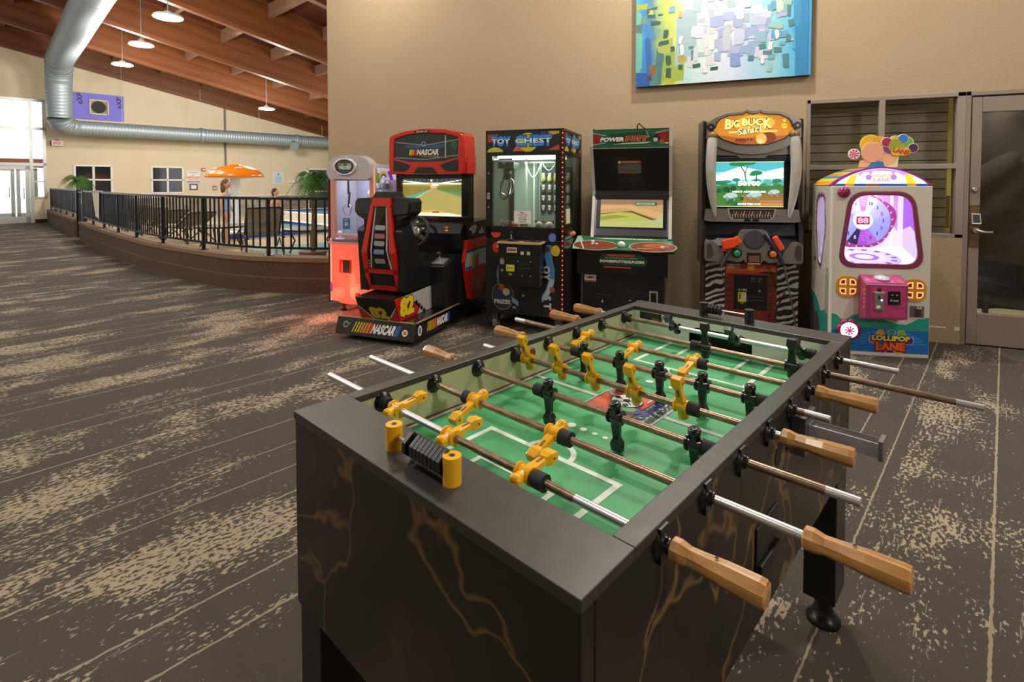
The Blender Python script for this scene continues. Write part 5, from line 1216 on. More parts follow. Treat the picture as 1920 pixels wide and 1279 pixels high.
g.box((.17, -.16, .865), (.10, .05, .085), ORG, Matrix.Rotation(rad(-14), 3, 'Y')); g.box((.235, -.16, .89), (.07, .045, .07), ORG, Matrix.Rotation(rad(-35), 3, 'Y')); g.prism([(.115, .80), (.155, .80), (.17, .86), (.13, .87)], -.18, -.14, 'y', mt('#a8321a', .4)); g.tube([(.20, -.16, .84), (.16, -.17, .76), (.12, -.16, .66)], .018, mt('#4a4642', .35, .5), 8)
g.build('light_gun', c, bev=.008)
g = G(); g.box((.575, -.16, .88), (.045, .05, .13), ORG, Matrix.Rotation(rad(-28), 3, 'Y')); g.tube([(.47, -.155, .955), (.52, -.16, .88), (.58, -.165, .79), (.62, -.16, .70)], .017, mt('#3a3550', .35, .4), 8); g.build('light_gun', c, bev=.008)
g = G(); g.tube([(.625, -.16, .69), (.66, -.13, .55), (.70, -.10, .38), (.745, -.06, .2), (.76, -.05, .06)], .007, mt('#5a5556', .4), 6); g.tube([(.64, -.14, .45), (.60, -.08, .32), (.58, -.06, .2)], .006, RUBBER, 6); g.build('gun_cable', c); g = G(); g.tube([(.12, -.12, .62), (.16, -.1, .5), (.17, -.06, .35), (.20, -.04, .2)], .005, mt('#3a3a3a', .4), 6); g.build('gun_cable', c)
def zebra():
    M, nt, p = nodes('zebra_print'); L = nt.links.new
    tc = N(nt, 'ShaderNodeTexCoord'); mp = N(nt, 'ShaderNodeMapping'); mp.inputs['Rotation'].default_value = (0, .35, 0); L(tc.outputs['Object'], mp.inputs['Vector'])
    w = N(nt, 'ShaderNodeTexWave', bands_direction='Z', i_Scale=5.6, i_Distortion=5.5, i_Detail=1.5); w.inputs['Detail Scale'].default_value = 1.3; L(mp.outputs[0], w.inputs['Vector'])
    r = N(nt, 'ShaderNodeValToRGB'); e = r.color_ramp.elements; e[0].position = .55; e[0].color = lin('#0c0c0d'); e[1].position = .66; e[1].color = lin('#aaa59c'); L(w.outputs['Fac'], r.inputs['Fac']); L(r.outputs['Color'], p.inputs['Base Color']); p.inputs['Roughness'].default_value = .4
    return M
ZB = zebra()
for a, b in ((.01, .175), (.615, .79)):
    g = G(); D(g, (0, .02, 0), FU, FW).rect(a, .05, b, .685, ZB, 2); g.build('zebra_panel', c)
g = G(); d = D(g, (0, .02, 0), FU, FW)
d.rect(.175, .06, .615, .675, mt('#6f1e14', .45, var=.5, sc=14), 2); d.rect(.185, .575, .605, .665, mt('#b5421c', .45), 3); d.rect(.185, .60, .605, .625, mt('#cc5a20', .45), 4); d.poly([(.45, .585), (.605, .575), (.605, .60), (.52, .605)], mt('#2a0f0a', .45), 5); d.circ(.395, .64, .032, mt('#d99a20', .45), 5); d.rect(.195, .625, .305, .665, mt('#b5aaa4', .5), 6); d.rect(.20, .64, .30, .648, mt('#7a4a44', .5), 7)
for k in range(8): d.line([(.185, .10+.055*k), (.26, .09+.055*k)], .012, mt('#3a100c', .5), 3); d.line([(.53, .10+.055*k), (.605, .09+.055*k)], .012, mt('#3a100c', .5), 3)
d.rect(.255, .25, .535, .565, mt('#0a0a0b', .3), 6); d.rect(.275, .28, .515, .55, mt('#0f1012', .25), 7)
for u in (.415, .475): d.rect(u-.02, .50, u+.02, .535, mt('#1d1a1c', .4), 8); d.circ(u-.008, .515, .005, mt('#b04a5a', .4, e=.3), 9); d.rect(u-.02, .535, u+.022, .54, mt('#7a7a7a', .4), 9)
d.rect(.29, .32, .36, .41, mt('#b5b032', .5), 8); d.rect(.325, .335, .36, .40, mt('#a9a99a', .5), 9); d.text('1', .305, .37, .05, DARK, 10); d.text('$ 1 BILL', .33, .43, .022, mt('#b9b9b4', .5), 8, w=.075, bold=.04); d.text('50c', .325, .31, .014, mt('#c9b23a', .5), 9)
for z in (.37, .34): d.line([(.375, z), (.50, z)], .004, mt('#4a4a48', .4), 8)
d.circ(.47, .425, .012, mt('#8d8d8d', .3, .7), 8)
g.build('coin_door', c)
g = G(); g.bb(.02, .05, 0, .78, DPH-.02, .045, RUBBER); g.build('foot', c)

# ---------------------------------------------------------------- candy wheel cabinet
c = thing('candy_game_cabinet', 'white candy wheel prize cabinet with striped lit dome, maroon window and pink coin box', 'arcade machine', (.713, 4.963, 0), 12)
WB = mt('#c9c3b8', .35, coat=.3); MAG = mt('#7a2a4c', .35, coat=.3); PNK = mt('#94375f', .35, coat=.2)
W, DP = .727, .42
win = rpoly([(.135, 1.33), (.60, 1.33), (.685, .715), (.055, .715)], .13, 7)
win_in = rpoly([(.165, 1.30), (.575, 1.30), (.645, .75), (.09, .75)], .11, 7)
g = G(); g.ringpanel(toRect(win, .0, .0, W, 1.375), win, 0, .02, WB)
g.bb(0, .02, .03, W, .10, .70, WB); g.bb(0, DP-.02, .03, W, DP, 1.375, WB); g.bb(0, .02, .03, W, DP, .66, WB); g.bb(W-.02, .02, .66, W, DP, 1.375, WB); g.bb(0, .02, 1.35, W, DP, 1.375, WB)
swin = rpoly([(.14, 1.285), (.29, 1.285), (.31, 1.1), (.26, .75), (.20, .70), (.12, 1.0)], .06, 5)
sg = G(); sg.ringpanel(toRect(swin, .02, .66, DP-.02, 1.36), swin, 0, .02, WB)
g.add([(y, x, z) for x, y, z in sg.v], [f[::-1] for f in sg.f], WB)
g.bb(-.002, -.004, .03, .02, .02, 1.375, mt('#dcd6cb', .3, coat=.4))
g.build('cabinet_body', c, bev=.006)
g = G(); g.ringpanel(win, win_in, -.006, .012, MAG); g.build('window_surround', c, bev=.003)
g = G(); g.prism(win_in, .006, .010, 'y', glass('#fbf4ff', .02, .1)); g.build('window_pane', c)
pz = G(); LIL = mt('#7a3a78', .4)
d = D(g := G(), (0, 0, 0), (0, -1, 0), FW)
zig0 = [(-.32, 1.33), (-.30, 1.29), (-.27, 1.36), (-.245, 1.30), (-.21, 1.35), (-.18, 1.30), (-.14, 1.345), (-.12, 1.28), (-.10, 1.2), (-.105, 1.0), (-.13, .8), (-.16, .70), (-.18, .62), (-.20, .60), (-.21, .66), (-.24, .68), (-.26, .72), (-.30, .95), (-.335, 1.1)]
jag = []
for k, (y, z) in enumerate(swin):
    f = 1.30 if k % 2 else 1.12; jag.append((.215+(y-.215)*f, 1.02+(z-1.02)*(1+(f-1)*.55)))
vs = [(-.0008, y, z) for y, z in jag] + [(-.0008, y, z) for y, z in swin]; n = len(swin)
g.add(vs, [(i, n+i, n+(i+1) % n, (i+1) % n) for i in range(n)], LIL); d.circ(-.33, .74, .02, LIL, 1)
d.poly([(-DP, .03), (-.03, .03), (-.03, .30), (-.10, .34), (-.18, .31), (-.25, .39), (-.33, .44), (-DP, .46)], mt('#2a8a80', .4), 1); d.poly([(-DP+.02, .05), (-.18, .05), (-.2, .2), (-.26, .3), (-.31, .27), (-.36, .38), (-DP+.02, .40)], mt('#5a4a44', .4, var=.5, sc=15), 2)
g.v = [v for v in g.v]; g.build('side_graphic', c)
g = G(); g.prism([(y, z) for y, z in swin], .008, .012, 'x', glass('#fbf4ff', .02, .1)); g.build('side_window', c)
# front lower graphics
g = G(); d = D(g, (0, 0, 0), FU, FW)
TQ = mt('#1f8f80', .4); BL = mt('#0f62ac', .4)
d.poly([(.015, .035), (.015, .335), (.05, .33), (.09, .295), (.13, .29), (.17, .325), (.22, .34), (.30, .33), (.50, .27), (.56, .265), (.62, .30), (.66, .325), (W-.004, .33), (W-.004, .035)], TQ, 1)
d.poly([(.015, .035), (.015, .20), (.25, .23), (.5, .21), (W-.004, .22), (W-.004, .035)], BL, 2)
for k in range(15):
    a = rad(8+12*k); d.poly([(.44, .10), (.44+.5*math.cos(a-.05), .10+.22*math.sin(a-.05)), (.44+.5*math.cos(a+.05), .10+.22*math.sin(a+.05))] if 0 else [(.44+.10*math.cos(a), .10+.05*math.sin(a)), (.44+.26*math.cos(a-.06), .10+.115*math.sin(a-.06)), (.44+.26*math.cos(a+.06), .10+.115*math.sin(a+.06))], mt('#2a86c8', .4), 3)
d.text('LOLLIPOP', .455, .152, .058, mt('#2a1a5a', .4), 6, w=.29, bold=.14)
for x, z, r, hx in ((.33, .14, .035, '#b02a6a'), (.38, .19, .03, '#d98a2a'), (.46, .20, .028, '#2a86b0'), (.53, .19, .03, '#6aa02a'), (.585, .14, .035, '#3a2a7a'), (.40, .065, .035, '#4a4ab0'), (.51, .06, .035, '#c9a82a')): d.circ(x, z, r, mt('#cfc4a8', .4), 4); d.circ(x, z, r*.88, mt(hx, .4), 5)
d.text('LOLLIPOP', .455, .153, .044, mt('#d9c832', .4), 7, w=.275, bold=.05); d.text('LANE', .452, .085, .085, mt('#7a1a14', .4), 6, w=.23, bold=.15); d.text('LANE', .452, .087, .066, mt('#e0591e', .4), 7, w=.21, bold=.06)
g.build('front_graphic', c)
g = G(); d = D(g, (0, -.0015, 0), FU, FW)
d.rect(.58, .32, .692, .43, mt('#b9b5ae', .4)); d.rect(.585, .33, .685, .42, mt('#6a6662', .3, .4), 2); d.rect(.62, .335, .665, .40, mt('#3a2a26', .4), 3); d.poly([(.63, .40), (.645, .43), (.65, .40), (.665, .425), (.67, .395)], mt('#c9a898', .4), 4)
g.build('prize_hatch', c)
for a, b, e, f in ((.05, .475, .215, .645), (.535, .46, .695, .635)):
    g = G(); g.prism(rrect(a, b, e, f, .06), -.008, .0, 'y', mt('#c98a1c', .4, coat=.3))
    mx, mz = (a+e)/2, (b+f)/2
    for sx in (-1, 1):
        for sz in (-1, 1):
            q = [(mx+sx*.012, mz+sz*.012), (mx+sx*.062, mz+sz*.012), (mx+sx*.060, mz+sz*.045), (mx+sx*.045, mz+sz*.062), (mx+sx*.012, mz+sz*.066)]
            d = D(g, (0, -.008, 0), FU, FW); d.poly(q, mt('#ffb070', .4, e=1.1), 1)
            k = [((u-mx-sx*.036)*.58+mx+sx*.036, (v-mz-sz*.038)*.58+mz+sz*.038) for u, v in q]; d.poly(k, mt('#7a2a1c', .4), 2)
    g.build('lit_window', c, bev=.003)
# flower lamp, round boss
g = G()
for k in range(7):
    t = 2*PI*k/7+.3; g.lathe([(.036, 0), (.034, .014), (.02, .018)], (.145+.058*math.cos(t), 0, .205+.058*math.sin(t)), (0, -1, 0), mt('#a01a5c', .35, coat=.3), 16)
g.lathe([(.066, .012), (.062, .024), (.04, .028)], (.145, 0, .205), (0, -1, 0), mt('#fff1f6', .4, e=1.6), 28)
d = D(g, (.145, -.0285, .205), FU, FW)
for k in range(8):
    t = rad(45*k); d.poly([(.012*math.cos(t), .012*math.sin(t)), (.038*math.cos(t+.5), .038*math.sin(t+.5)), (.036*math.cos(t+.85), .036*math.sin(t+.85)), (.012*math.cos(t+.6), .012*math.sin(t+.6))], mt('#d9489a', .4, e=.6), 1)
d.circ(0, 0, .014, mt('#d9489a', .4, e=.6), 1)
g.build('flower_lamp', c)
g = G(); g.lathe([(.046, 0), (.044, .014), (.026, .026), (.008, .029)], (.092, 0, 1.325), (0, -1, 0), mt('#8f1c50', .3, coat=.5), 20)
for k in range(3): g.tube([(.06+.016*k, -.024, 1.30), (.085+.016*k, -.032, 1.325), (.10+.012*k, -.024, 1.35)], .004, mt('#6a1440', .3), 6)
g.build('candy_boss', c)
# pink coin box
g = G(); g.prism([(0, .30), (-.125, .335), (-.125, .60), (-.11, .615), (0, .66)], .215, .51, 'x', PNK)
D(g, (.215, -.125, .61), (1, 0, 0), V(0, .125, .05)).rect(.01, .012, .285, .125, mt('#c23f86', .35, var=.3, sc=25), 2)
e = D(g, (.215, -.11, .615), (1, 0, 0), V(0, .11, .045))
random.seed(9)
for k in range(16): e.circ(random.uniform(.02, .27), random.uniform(.01, .10), .016, mt(random.choice(('#f07ab0', '#ff9a7a', '#d92a8a', '#f4a8c8')), .35, e=.15), 4, .011, 12)
d = D(g, (0, -.125, 0), FU, FW); d.rr(.245, .345, .50, .59, .004, mt('#9a2f60', .35), 1); d.rr(.25, .35, .495, .585, .004, mt('#b03a70', .35), 2)
d.text('1 CREDIT', .43, .425, .014, mt('#8a2450', .4), 3, w=.10)
for z in (.5, .44): pass
e = D(g, (.215, 0, 0), (0, -1, 0), FW); e.rr(.04, .46, .06, .53, .008, mt('#7a5a9a', .4), 1)
for k in range(5): e.circ(.10, .42+.035*k, .012, mt('#e8784a', .4), 1)
g.build('coin_box', c, bev=.006)
g = G(); g.bb(.275, -.14, .405, .338, -.125, .545, mt('#9a9896', .3, .7)); g.bb(.27, -.144, .535, .343, -.125, .55, mt('#c9c6c0', .3, .7)); g.cyl((.307, -.13, .55), (.307, -.13, .575), .012, DARK, 10)
d = D(g, (0, -.14, 0), FU, FW); d.circ(.322, .485, .008, mt('#9ab4ff', .3, e=3), 2); d.rect(.295, .49, .31, .52, DARK, 2); d.poly([(.283, .42), (.31, .42), (.315, .44), (.29, .445)], W1, 2)
g.build('coin_slot', c, bev=.002)
g = G(); g.bb(.372, -.132, .45, .455, -.125, .555, mt('#0c0a0c', .3)); d = D(g, (0, -.132, 0), FU, FW); d.circ(.398, .528, .006, W1, 2, .003); d.circ(.43, .527, .006, W1, 2, .003); d.text('25 cents', .413, .485, .018, mt('#b9b4b4', .4), 2, w=.06); d.rect(.435, .455, .445, .46, mt('#b04a4a', .4), 2); g.build('coin_plate', c)
g = G(); g.lathe([(.052, 0), (.05, .012), (.034, .014), (.032, .018), (.02, .022)], (.355, -.055, .642), (0, -.12, 1), mt('#f4ecf4', .3, e=.35), 28); g.build('play_button', c)
# lit case: back, floor and numbered wheel, with its light put in as glow
g = G(); WI = mt('#eceaff', .4, e=1.0); PU = mt('#9a58d4', .4, e=.7)
g.bb(.02, DP-.045, .68, W-.02, DP-.02, 1.35, WI); g.prism([(.03, .66), (.03, .725), (DP-.03, .85), (DP-.03, .66)], .02, W-.02, 'x', mt('#f2eefc', .35, e=1.0)); g.bb(W-.024, .03, .685, W-.0205, DP-.03, 1.34, mt('#cfc4f4', .4, e=.8))
d = D(g, (0, DP-.0455, 0), FU, FW); d.poly([(.50, 1.35), (.66, 1.35), (.66, .98), (.63, 1.02), (.60, .97), (.57, 1.03), (.50, 1.0)], mt('#dcaaec', .4, e=.8)); d.rect(.60, .70, .625, 1.35, mt('#f0eafc', .3, e=1.2), 2)
e = D(g, (W-.0245, 0, 0), (0, -1, 0), FW); e.poly([(-.38, 1.34), (-.06, 1.34), (-.06, 1.05), (-.10, 1.0), (-.14, 1.06), (-.20, 1.0), (-.26, 1.04), (-.38, 1.0)], PU, 1)
g.build('case_lining', c)
cw = bpy.data.objects.new('prize_wheel', None); COL.objects.link(cw); cw.parent = c; cw.location = (.385, DP-.055, 1.075)
g = G(); pts = []
for k in range(56):
    t = 2*PI*k/56; r = .245+.012*math.sin(t*3+1.0)+.008*math.sin(t*5); pts.append((r*math.cos(t), r*math.sin(t)))
g.prism(pts, -.004, .006, 'y', mt('#b8428a', .4, e=.4))
d = D(g, (0, -.004, 0), FU, FW)
for k in range(24):
    t = 2*PI*k/24; d.poly([(.222*math.cos(t), .222*math.sin(t)), (.238*math.cos(t+.05), .238*math.sin(t+.05)), (.234*math.cos(t+.10), .234*math.sin(t+.10)), (.221*math.cos(t+.05), .221*math.sin(t+.05))], mt('#f0c8ec', .4, e=.6), 1)
seq = [('10', '#e6ecff', '#141a3a'), ('1', '#aab8f2', '#141a3a'), ('2', '#aebcf4', '#b05a9a'), ('1', '#a4b4f0', '#141a3a'), ('2', '#9fb2f2', '#b05a9a'), ('1', '#a4b4f0', '#141a3a'), ('3', '#b878d8', '#8a3aa0'), ('=', '#b45ad0', '#e8d0f8'), ('5', '#1c1c50', '#ffffff'), ('1', '#a4b4f0', '#141a3a'), ('2', '#aab8f4', '#b05a9a'), ('1', '#a4b4f0', '#141a3a'), ('3', '#b48ae0', '#8a3aa0'), ('1', '#aab8f2', '#141a3a'), ('2', '#b0bcf6', '#b05a9a'), ('=', '#b86ad8', '#e8d0f8')]
for k, (t, hx, tc) in enumerate(seq):
    a = 67.5 - 22.5*k + 0; aa = rad(a); hw = rad(11.25)
    d.poly([(.075*math.cos(aa-hw), .075*math.sin(aa-hw))] + [(.215*math.cos(aa-hw+hw*q/2), .215*math.sin(aa-hw+hw*q/2)) for q in range(5)] + [(.075*math.cos(aa+hw), .075*math.sin(aa+hw))], mt(hx, .4, e=.6), 2)
    if t == '=':
        for q in (.13, .15, .17): d.line([(q*math.cos(aa)-.018, q*math.sin(aa)), (q*math.cos(aa)+.018, q*math.sin(aa))], .004, mt(tc, .4, e=.4), 4)
    else: d.text(t, .158*math.cos(aa), .158*math.sin(aa), .03, mt(tc, .4, e=.35 if tc != '#141a3a' else 0), 4, bold=.06)
d.circ(0, 0, .082, mt('#f2eefc', .4, e=.8), 5); d.ring(0, 0, .078, .084, mt('#b8c0e8', .4, e=.4), 6)
d.rect(-.052, -.034, .052, .034, mt('#5a1420', .3), 6); d.text('88', 0, 0, .05, mt('#ff8a98', .3, e=2.2), 8, w=.085, bold=.03)
g.build('wheel_disc', cw)
g = G(); FT = Matrix.Translation((.32, .17, .774)) @ Matrix.Rotation(math.atan2(.125, .36), 4, 'X') @ Matrix.Translation((-.32, -.17, -.688)); g.T = FT; g.lathe([(.27, 0), (.27, .006), (.26, .008)], (.32, .17, .688), (0, 0, 1), mt('#cfcaf2', .4, e=.75), 36, sx=.6, sy=1)
d = D(g, (.32, .17, .697), (1, 0, 0), (0, 1, 0))
for k in range(14):
    t = 2*PI*k/14; d.poly([(.245*math.cos(t-.1), .147*math.sin(t-.1)), (.245*math.cos(t+.1), .147*math.sin(t+.1)), (.20*math.cos(t+.08), .12*math.sin(t+.08)), (.20*math.cos(t-.08), .12*math.sin(t-.08))], mt('#7a5ac0', .4, e=.3), 1)
d.circ(0, 0, .16, mt('#eeeaff', .4, e=.6), 1, .096); d.circ(0, 0, .11, mt('#a86ad8', .4, e=.4), 2, .066); d.circ(0, 0, .07, mt('#f0ecff', .4, e=.6), 3, .042)
g.build('turntable', c)
# dome: half-moon marquee in front, barrel roof behind
g = G(); ar = [(W*k/20 if 0 < k < 20 else (0 if k == 0 else W), 1.385+.145*math.sin(PI*k/20)**.8) for k in range(21)]
am = [(.035+(W-.07)*k/20, 1.39+.125*math.sin(PI*k/20)**.8) for k in range(21)]
g.prism([(0, 1.372)] + ar + [(W, 1.372)], .012, .05, 'y', mt('#8a2a8a', .35))
top = [(p[0], p[1]-.004) for p in ar]
vs = [(x, .05, z) for x, z in top] + [(x, DP, z) for x, z in top]; n = 21
cols = ('#d9942a', '#c9502a', '#4a8aa8', '#d9b02a', '#7a3a6a', '#d9c23a', '#b03a5a', '#5a4aa0')
for k in range(20): g.add([vs[k], vs[k+1], vs[n+k+1], vs[n+k]], [(0, 1, 2, 3)], mt(cols[(k*5+k//3) % 8], .35))
g.add([(x, DP, z) for x, z in top] + [(W, DP, 1.372), (0, DP, 1.372)], [tuple(range(23))], WB)
g.build('dome', c)
g = G(); g.prism([(.035, 1.384)] + am + [(W-.035, 1.384)], .002, .014, 'y', mt('#f4f0fa', .4, e=1.5))
d = D(g, (0, .002, 0), FU, FW)
def stripe(a, b, m, l):
    f = lambda x: 1.39+.125*math.sin(PI*min(max((x-.035)/(W-.07), 0), 1))**.8
    d.poly([(a, 1.388), (b, 1.388), (b+(.364-b)*.12, f(b+(.364-b)*.12)-.003), (a+(.364-a)*.12, f(a+(.364-a)*.12)-.003)], m, l)
stripe(.10, .165, mt('#ffd23a', .4, e=1.1), 1); stripe(.545, .61, mt('#ffd23a', .4, e=1.1), 1)
for a, b, hx in ((.035, .10, '#1f62c0'), (.10, .165, '#e8b02a'), (.165, .25, '#1f62c0'), (.25, .35, '#a85a3a'), (.35, .44, '#1f62c0'), (.44, .545, '#2a6ac8'), (.545, .61, '#e8b02a'), (.61, .69, '#1f62c0')): d.rect(a, 1.375, b, 1.394, mt(hx, .4, e=.6), 3)
drip = [(p[0], p[1]-.002) for p in am[4:17]]; low = [(.55, 1.47), (.52, 1.46), (.49, 1.475), (.46, 1.49), (.45, 1.45), (.43, 1.49), (.38, 1.495), (.30, 1.495), (.285, 1.46), (.265, 1.49), (.22, 1.475), (.205, 1.45), (.19, 1.48)]
d.poly(drip + low[::-1][::-1], mt('#d8a0ec', .4, e=.9), 2)
for x, z in ((.27, 1.445), (.45, 1.445)): d.circ(x, z, .022, mt('#c890e8', .4, e=.8), 4)
d.text('LOLLIPOP', .365, 1.458, .024, mt('#d8b84a', .4, e=.8), 5, w=.15, bold=.03); d.text('LANE', .365, 1.425, .028, mt('#e8a0a8', .4, e=.9), 5, w=.12, bold=.03)
g.build('dome_marquee', c)
parts('corner_clip', c, [lambda g, x=x: g.box((x, .02, 1.383), (.033, .03, .022), mt('#7a2f2a', .4)) for x in (W-.01, .03)], bev=.004)
# topper: cut-out board of lollipops and sweets
g = G(); Y0 = .16
def disc(x, z, r, hx, y=0, rim='#efe8ee'): g.cyl((x, Y0+y, z), (x, Y0+y+.008, z), r*1.12, mt(rim, .4), 24); g.cyl((x, Y0+y-.002, z), (x, Y0+y, z), r, mt(hx, .35, coat=.3), 24)
disc(.225, 1.64, .040, '#f2e6ec')
d = D(g, (.225, Y0-.0025, 1.64), FU, FW)
for k in range(8): d.poly([(0, 0), (.038*math.cos(rad(45*k)), .038*math.sin(rad(45*k))), (.038*math.cos(rad(45*k+24)), .038*math.sin(rad(45*k+24)))], mt('#c92a4a', .35), 1)
g.prism([(.26, 1.53), (.45, 1.53), (.52, 1.56), (.56, 1.62), (.50, 1.66), (.36, 1.60), (.27, 1.585)], Y0+.002, Y0+.009, 'y', mt('#e9b08a', .4)); g.prism([(.32, 1.52), (.46, 1.52), (.44, 1.575), (.37, 1.585)], Y0-.002, Y0+.004, 'y', mt('#2f76b4', .4))
disc(.36, 1.655, .075, '#e8a888', -.004, '#e9b494'); disc(.35, 1.72, .072, '#e8b424', .006, '#f0c63a'); disc(.415, 1.735, .045, '#e3a41e', .004, '#f0c63a')
disc(.465, 1.735, .036, '#a01a4a', -.002); disc(.49, 1.69, .05, '#8a3a78', .002); disc(.53, 1.745, .04, '#d8b23a', .0); disc(.53, 1.71, .05, '#9aa03a', -.003, '#c9c86a'); disc(.585, 1.76, .036, '#2f7cc8', -.002); disc(.62, 1.73, .042, '#8ab02a', .004); disc(.66, 1.685, .034, '#4a1a5a', -.001)
g.prism(rrect(.50, 1.625, .64, 1.685, .028), Y0-.006, Y0+.006, 'y', mt('#d9c23a', .4)); d = D(g, (0, Y0-.006, 0), FU, FW); d.text('LANE', .572, 1.658, .042, mt('#c9501e', .4), 2, w=.125, bold=.08, rot=-14)
g.prism([(.47, 1.53), (.55, 1.53), (.56, 1.62), (.49, 1.64)], Y0+.004, Y0+.010, 'y', mt('#e6dcb4', .4))
g.build('topper', c)
for x in (.05, .60):
    g = G(); g.bb(x, .02, 0, x+.07, DP-.03, .032, RUBBER); g.build('foot', c)

# ---------------------------------------------------------------- salmon claw machine by the wall corner
c = thing('claw_machine', 'small claw machine with glowing salmon base and white rounded top by the wall corner', 'arcade machine', (-4.078, 4.499, 0), 3)
SAL = mt('#ff6c50', .35, e=.8); SAL2 = mt('#f2a48c', .4, e=.25); GRYP = mt('#b9b4b8', .35, coat=.3)
W, DP = .56, .5
g = G()
out = [(.0, .11), (.02, .105), (.10, .085), (.28, .08), (.46, .085), (.545, .105), (W, .12)]
g.bb(.0, .03, .11, W, DP, .77, SAL)
g.lathe([(.245, .0), (.262, .02), (.255, .12), (.25, .3), (.255, .5), (.262, .62), (.285, .655), (.285, .675), (.24, .68)], (.28, .16, .10), (0, 0, 1), SAL, 32, sx=.74, sy=1.0)
g.bb(-.004, .02, .11, .012, .04, .8, mt('#ffc9b0', .4, e=.6)); g.bb(W-.012, .02, .11, W+.004, .04, .8, mt('#ffb8a0', .4, e=.5))
g.build('base_shell', c, bev=.01)
g = G(); g.lathe([(.085, 0), (.08, .06), (.06, .09)], (.41, -.02, .24), (0, -1, .15), mt('#ff8262', .4, e=.8), 24); g.build('base_bulge', c); g = G(); g.lathe([(.075, 0), (.07, .05), (.05, .08)], (.15, -.02, .2), (0, -1, .15), mt('#ff8262', .4, e=.75), 24); g.build('base_bulge', c)
g = G(); d = D(g, (0, -.117, 0), FU, FW); g.bb(.22, -.11, .45, .36, -.09, .59, mt('#c92a22', .4)); d = D(g, (0, -.11, 0), FU, FW); d.rect(.225, .455, .262, .585, mt('#d92a24', .4), 1); d.rect(.268, .455, .352, .585, mt('#2a1a16', .4), 2); d.rect(.258, .46, .266, .56, mt('#b0a090', .4), 3); g.build('coin_door', c)
g = G(); g.bb(.435, -.13, .22, .475, -.11, .25, mt('#d9221c', .4)); D(g, (0, -.108, 0), FU, FW).poly([(.10, .25), (.13, .24), (.135, .30), (.115, .36), (.10, .33)], mt('#6a3a8a', .4), 2); g.build('sticker', c)
g = G(); g.prism(rrect(.06, -.08, .50, .10, .08), .77, .80, 'z', mt('#b09aa4', .4, e=.05)); g.prism(rrect(.02, -.12, .54, .12, .1), .755, .772, 'z', SAL2); g.lathe([(.05, 0), (.045, .01), (.02, .015)], (.17, -.03, .80), (0, 0, 1), mt('#d9b0d8', .3), 18); g.cyl((.17, -.03, .81), (.17, -.03, .85), .01, mt('#d8c8e8', .3), 10); g.sph((.17, -.03, .865), .026, mt('#f0e0f4', .3), 12)
g.lathe([(.04, 0), (.04, .01), (.03, .014)], (.35, -.03, .80), (0, 0, 1), mt('#c23a5a', .3), 16); g.lathe([(.03, 0), (.03, .012), (.02, .016)], (.44, -.02, .80), (0, 0, 1), mt('#5a4ab0', .3), 16)
g.build('control_shelf', c)
g = G(); g.bb(-.022, .02, .1, -.004, .05, 1.44, mt('#6a1a14', .4, e=.05)); g.build('edge_trim', c)
g = G()
for x0, x1, y0, y1 in ((.0, .055, .03, .075), (W-.055, W, .03, .075), (0, .03, DP-.03, DP), (W-.03, W, DP-.03, DP)): g.bb(x0, y0, .77, x1, y1, 1.6, SAL2)
g.bb(.055, .03, .78, W-.055, .06, .845, mt('#c9a09a', .4)); g.bb(.055, .03, 1.425, W-.055, .06, 1.60, GRYP); g.bb(.0, .03, 1.575, W, DP, 1.605, mt('#d8d2d6', .4)); g.bb(.0, .3, .77, W, .32, .79, SAL2); g.bb(0, .03, .75, W, DP, .79, SAL2)
D(g, (W, 0, 0), (0, 1, 0), FW).rect(.03, 1.555, DP, 1.60, mt('#e8e2ea', .4, e=.3)).rect(.03, .77, .055, 1.56, mt('#ffb08a', .4, e=.7))  # orange strip on the front post is reflected glow put into its colour
g.build('case_frame', c, bev=.004)
cg = glass('#f2f0fa', .02, .15); parts('glass_pane', c, [lambda g, q=q: g.bb(*q, cg) for q in ((.055, .04, .845, W-.055, .045, 1.425), (W-.008, .075, .79, W-.004, DP-.03, 1.44))])
g = G(); d = D(g, (W-.006, 0, 0), (0, 1, 0), FW); d.rect(.08, 1.43, DP-.02, 1.555, mt('#d8d0ec', .4, e=.6)); d.circ(.12, 1.45, .04, mt('#7ab03a', .4, e=.4), 2, .06); d.ring(.22, 1.44, .06, .09, mt('#e0c23a', .4, e=.5), 2, a0=20, a1=170); d.ring(.22, 1.44, .04, .06, mt('#5a3ab0', .4, e=.5), 3, a0=20, a1=170); d.poly([(.29, 1.53), (.36, 1.53), (.42, 1.43), (.35, 1.43)], mt('#8a2ac0', .4, e=.6), 3); g.build('side_sign', c)
g = G(); g.bb(.02, DP-.03, .79, W-.02, DP-.015, 1.575, mt('#c9cce0', .4, e=.25)); g.bb(.015, .08, .79, .02, DP-.03, 1.575, mt('#dfe0ea', .4, e=.2)); g.bb(.02, .05, .785, W-.02, DP-.02, .80, mt('#b0b4c8', .4)); g.build('case_lining', c)
parts('case_light', c, [lambda g, y=y: g.bb(.06, y, 1.55, W-.06, y+.02, 1.57, mt('#f6f4ff', .4, e=10)) for y in (.09, .3)])
g = G(); ol = rpoly([(.0, 1.50), (.04, 1.445), (.545, 1.43), (.56, 1.52), (.55, 1.63), (.44, 1.685), (.28, 1.70), (.12, 1.685), (.02, 1.62)], .05, 5); g.prism(ol, -.03, .10, 'y', GRYP)
g.build('top_hood', c, bev=.02, seg=3)
g = G(); g.lathe([(.15, 0), (.15, .012), (.125, .02), (.122, .008)], (.245, -.03, 1.57), (0, -1, 0), mt('#d8d4da', .25, .3), 32, sy=.62, sx=1); d = D(g, (.245, -.039, 1.57), FU, FW); d.circ(0, 0, .125, mt('#2f3a38', .3), 1, .078)
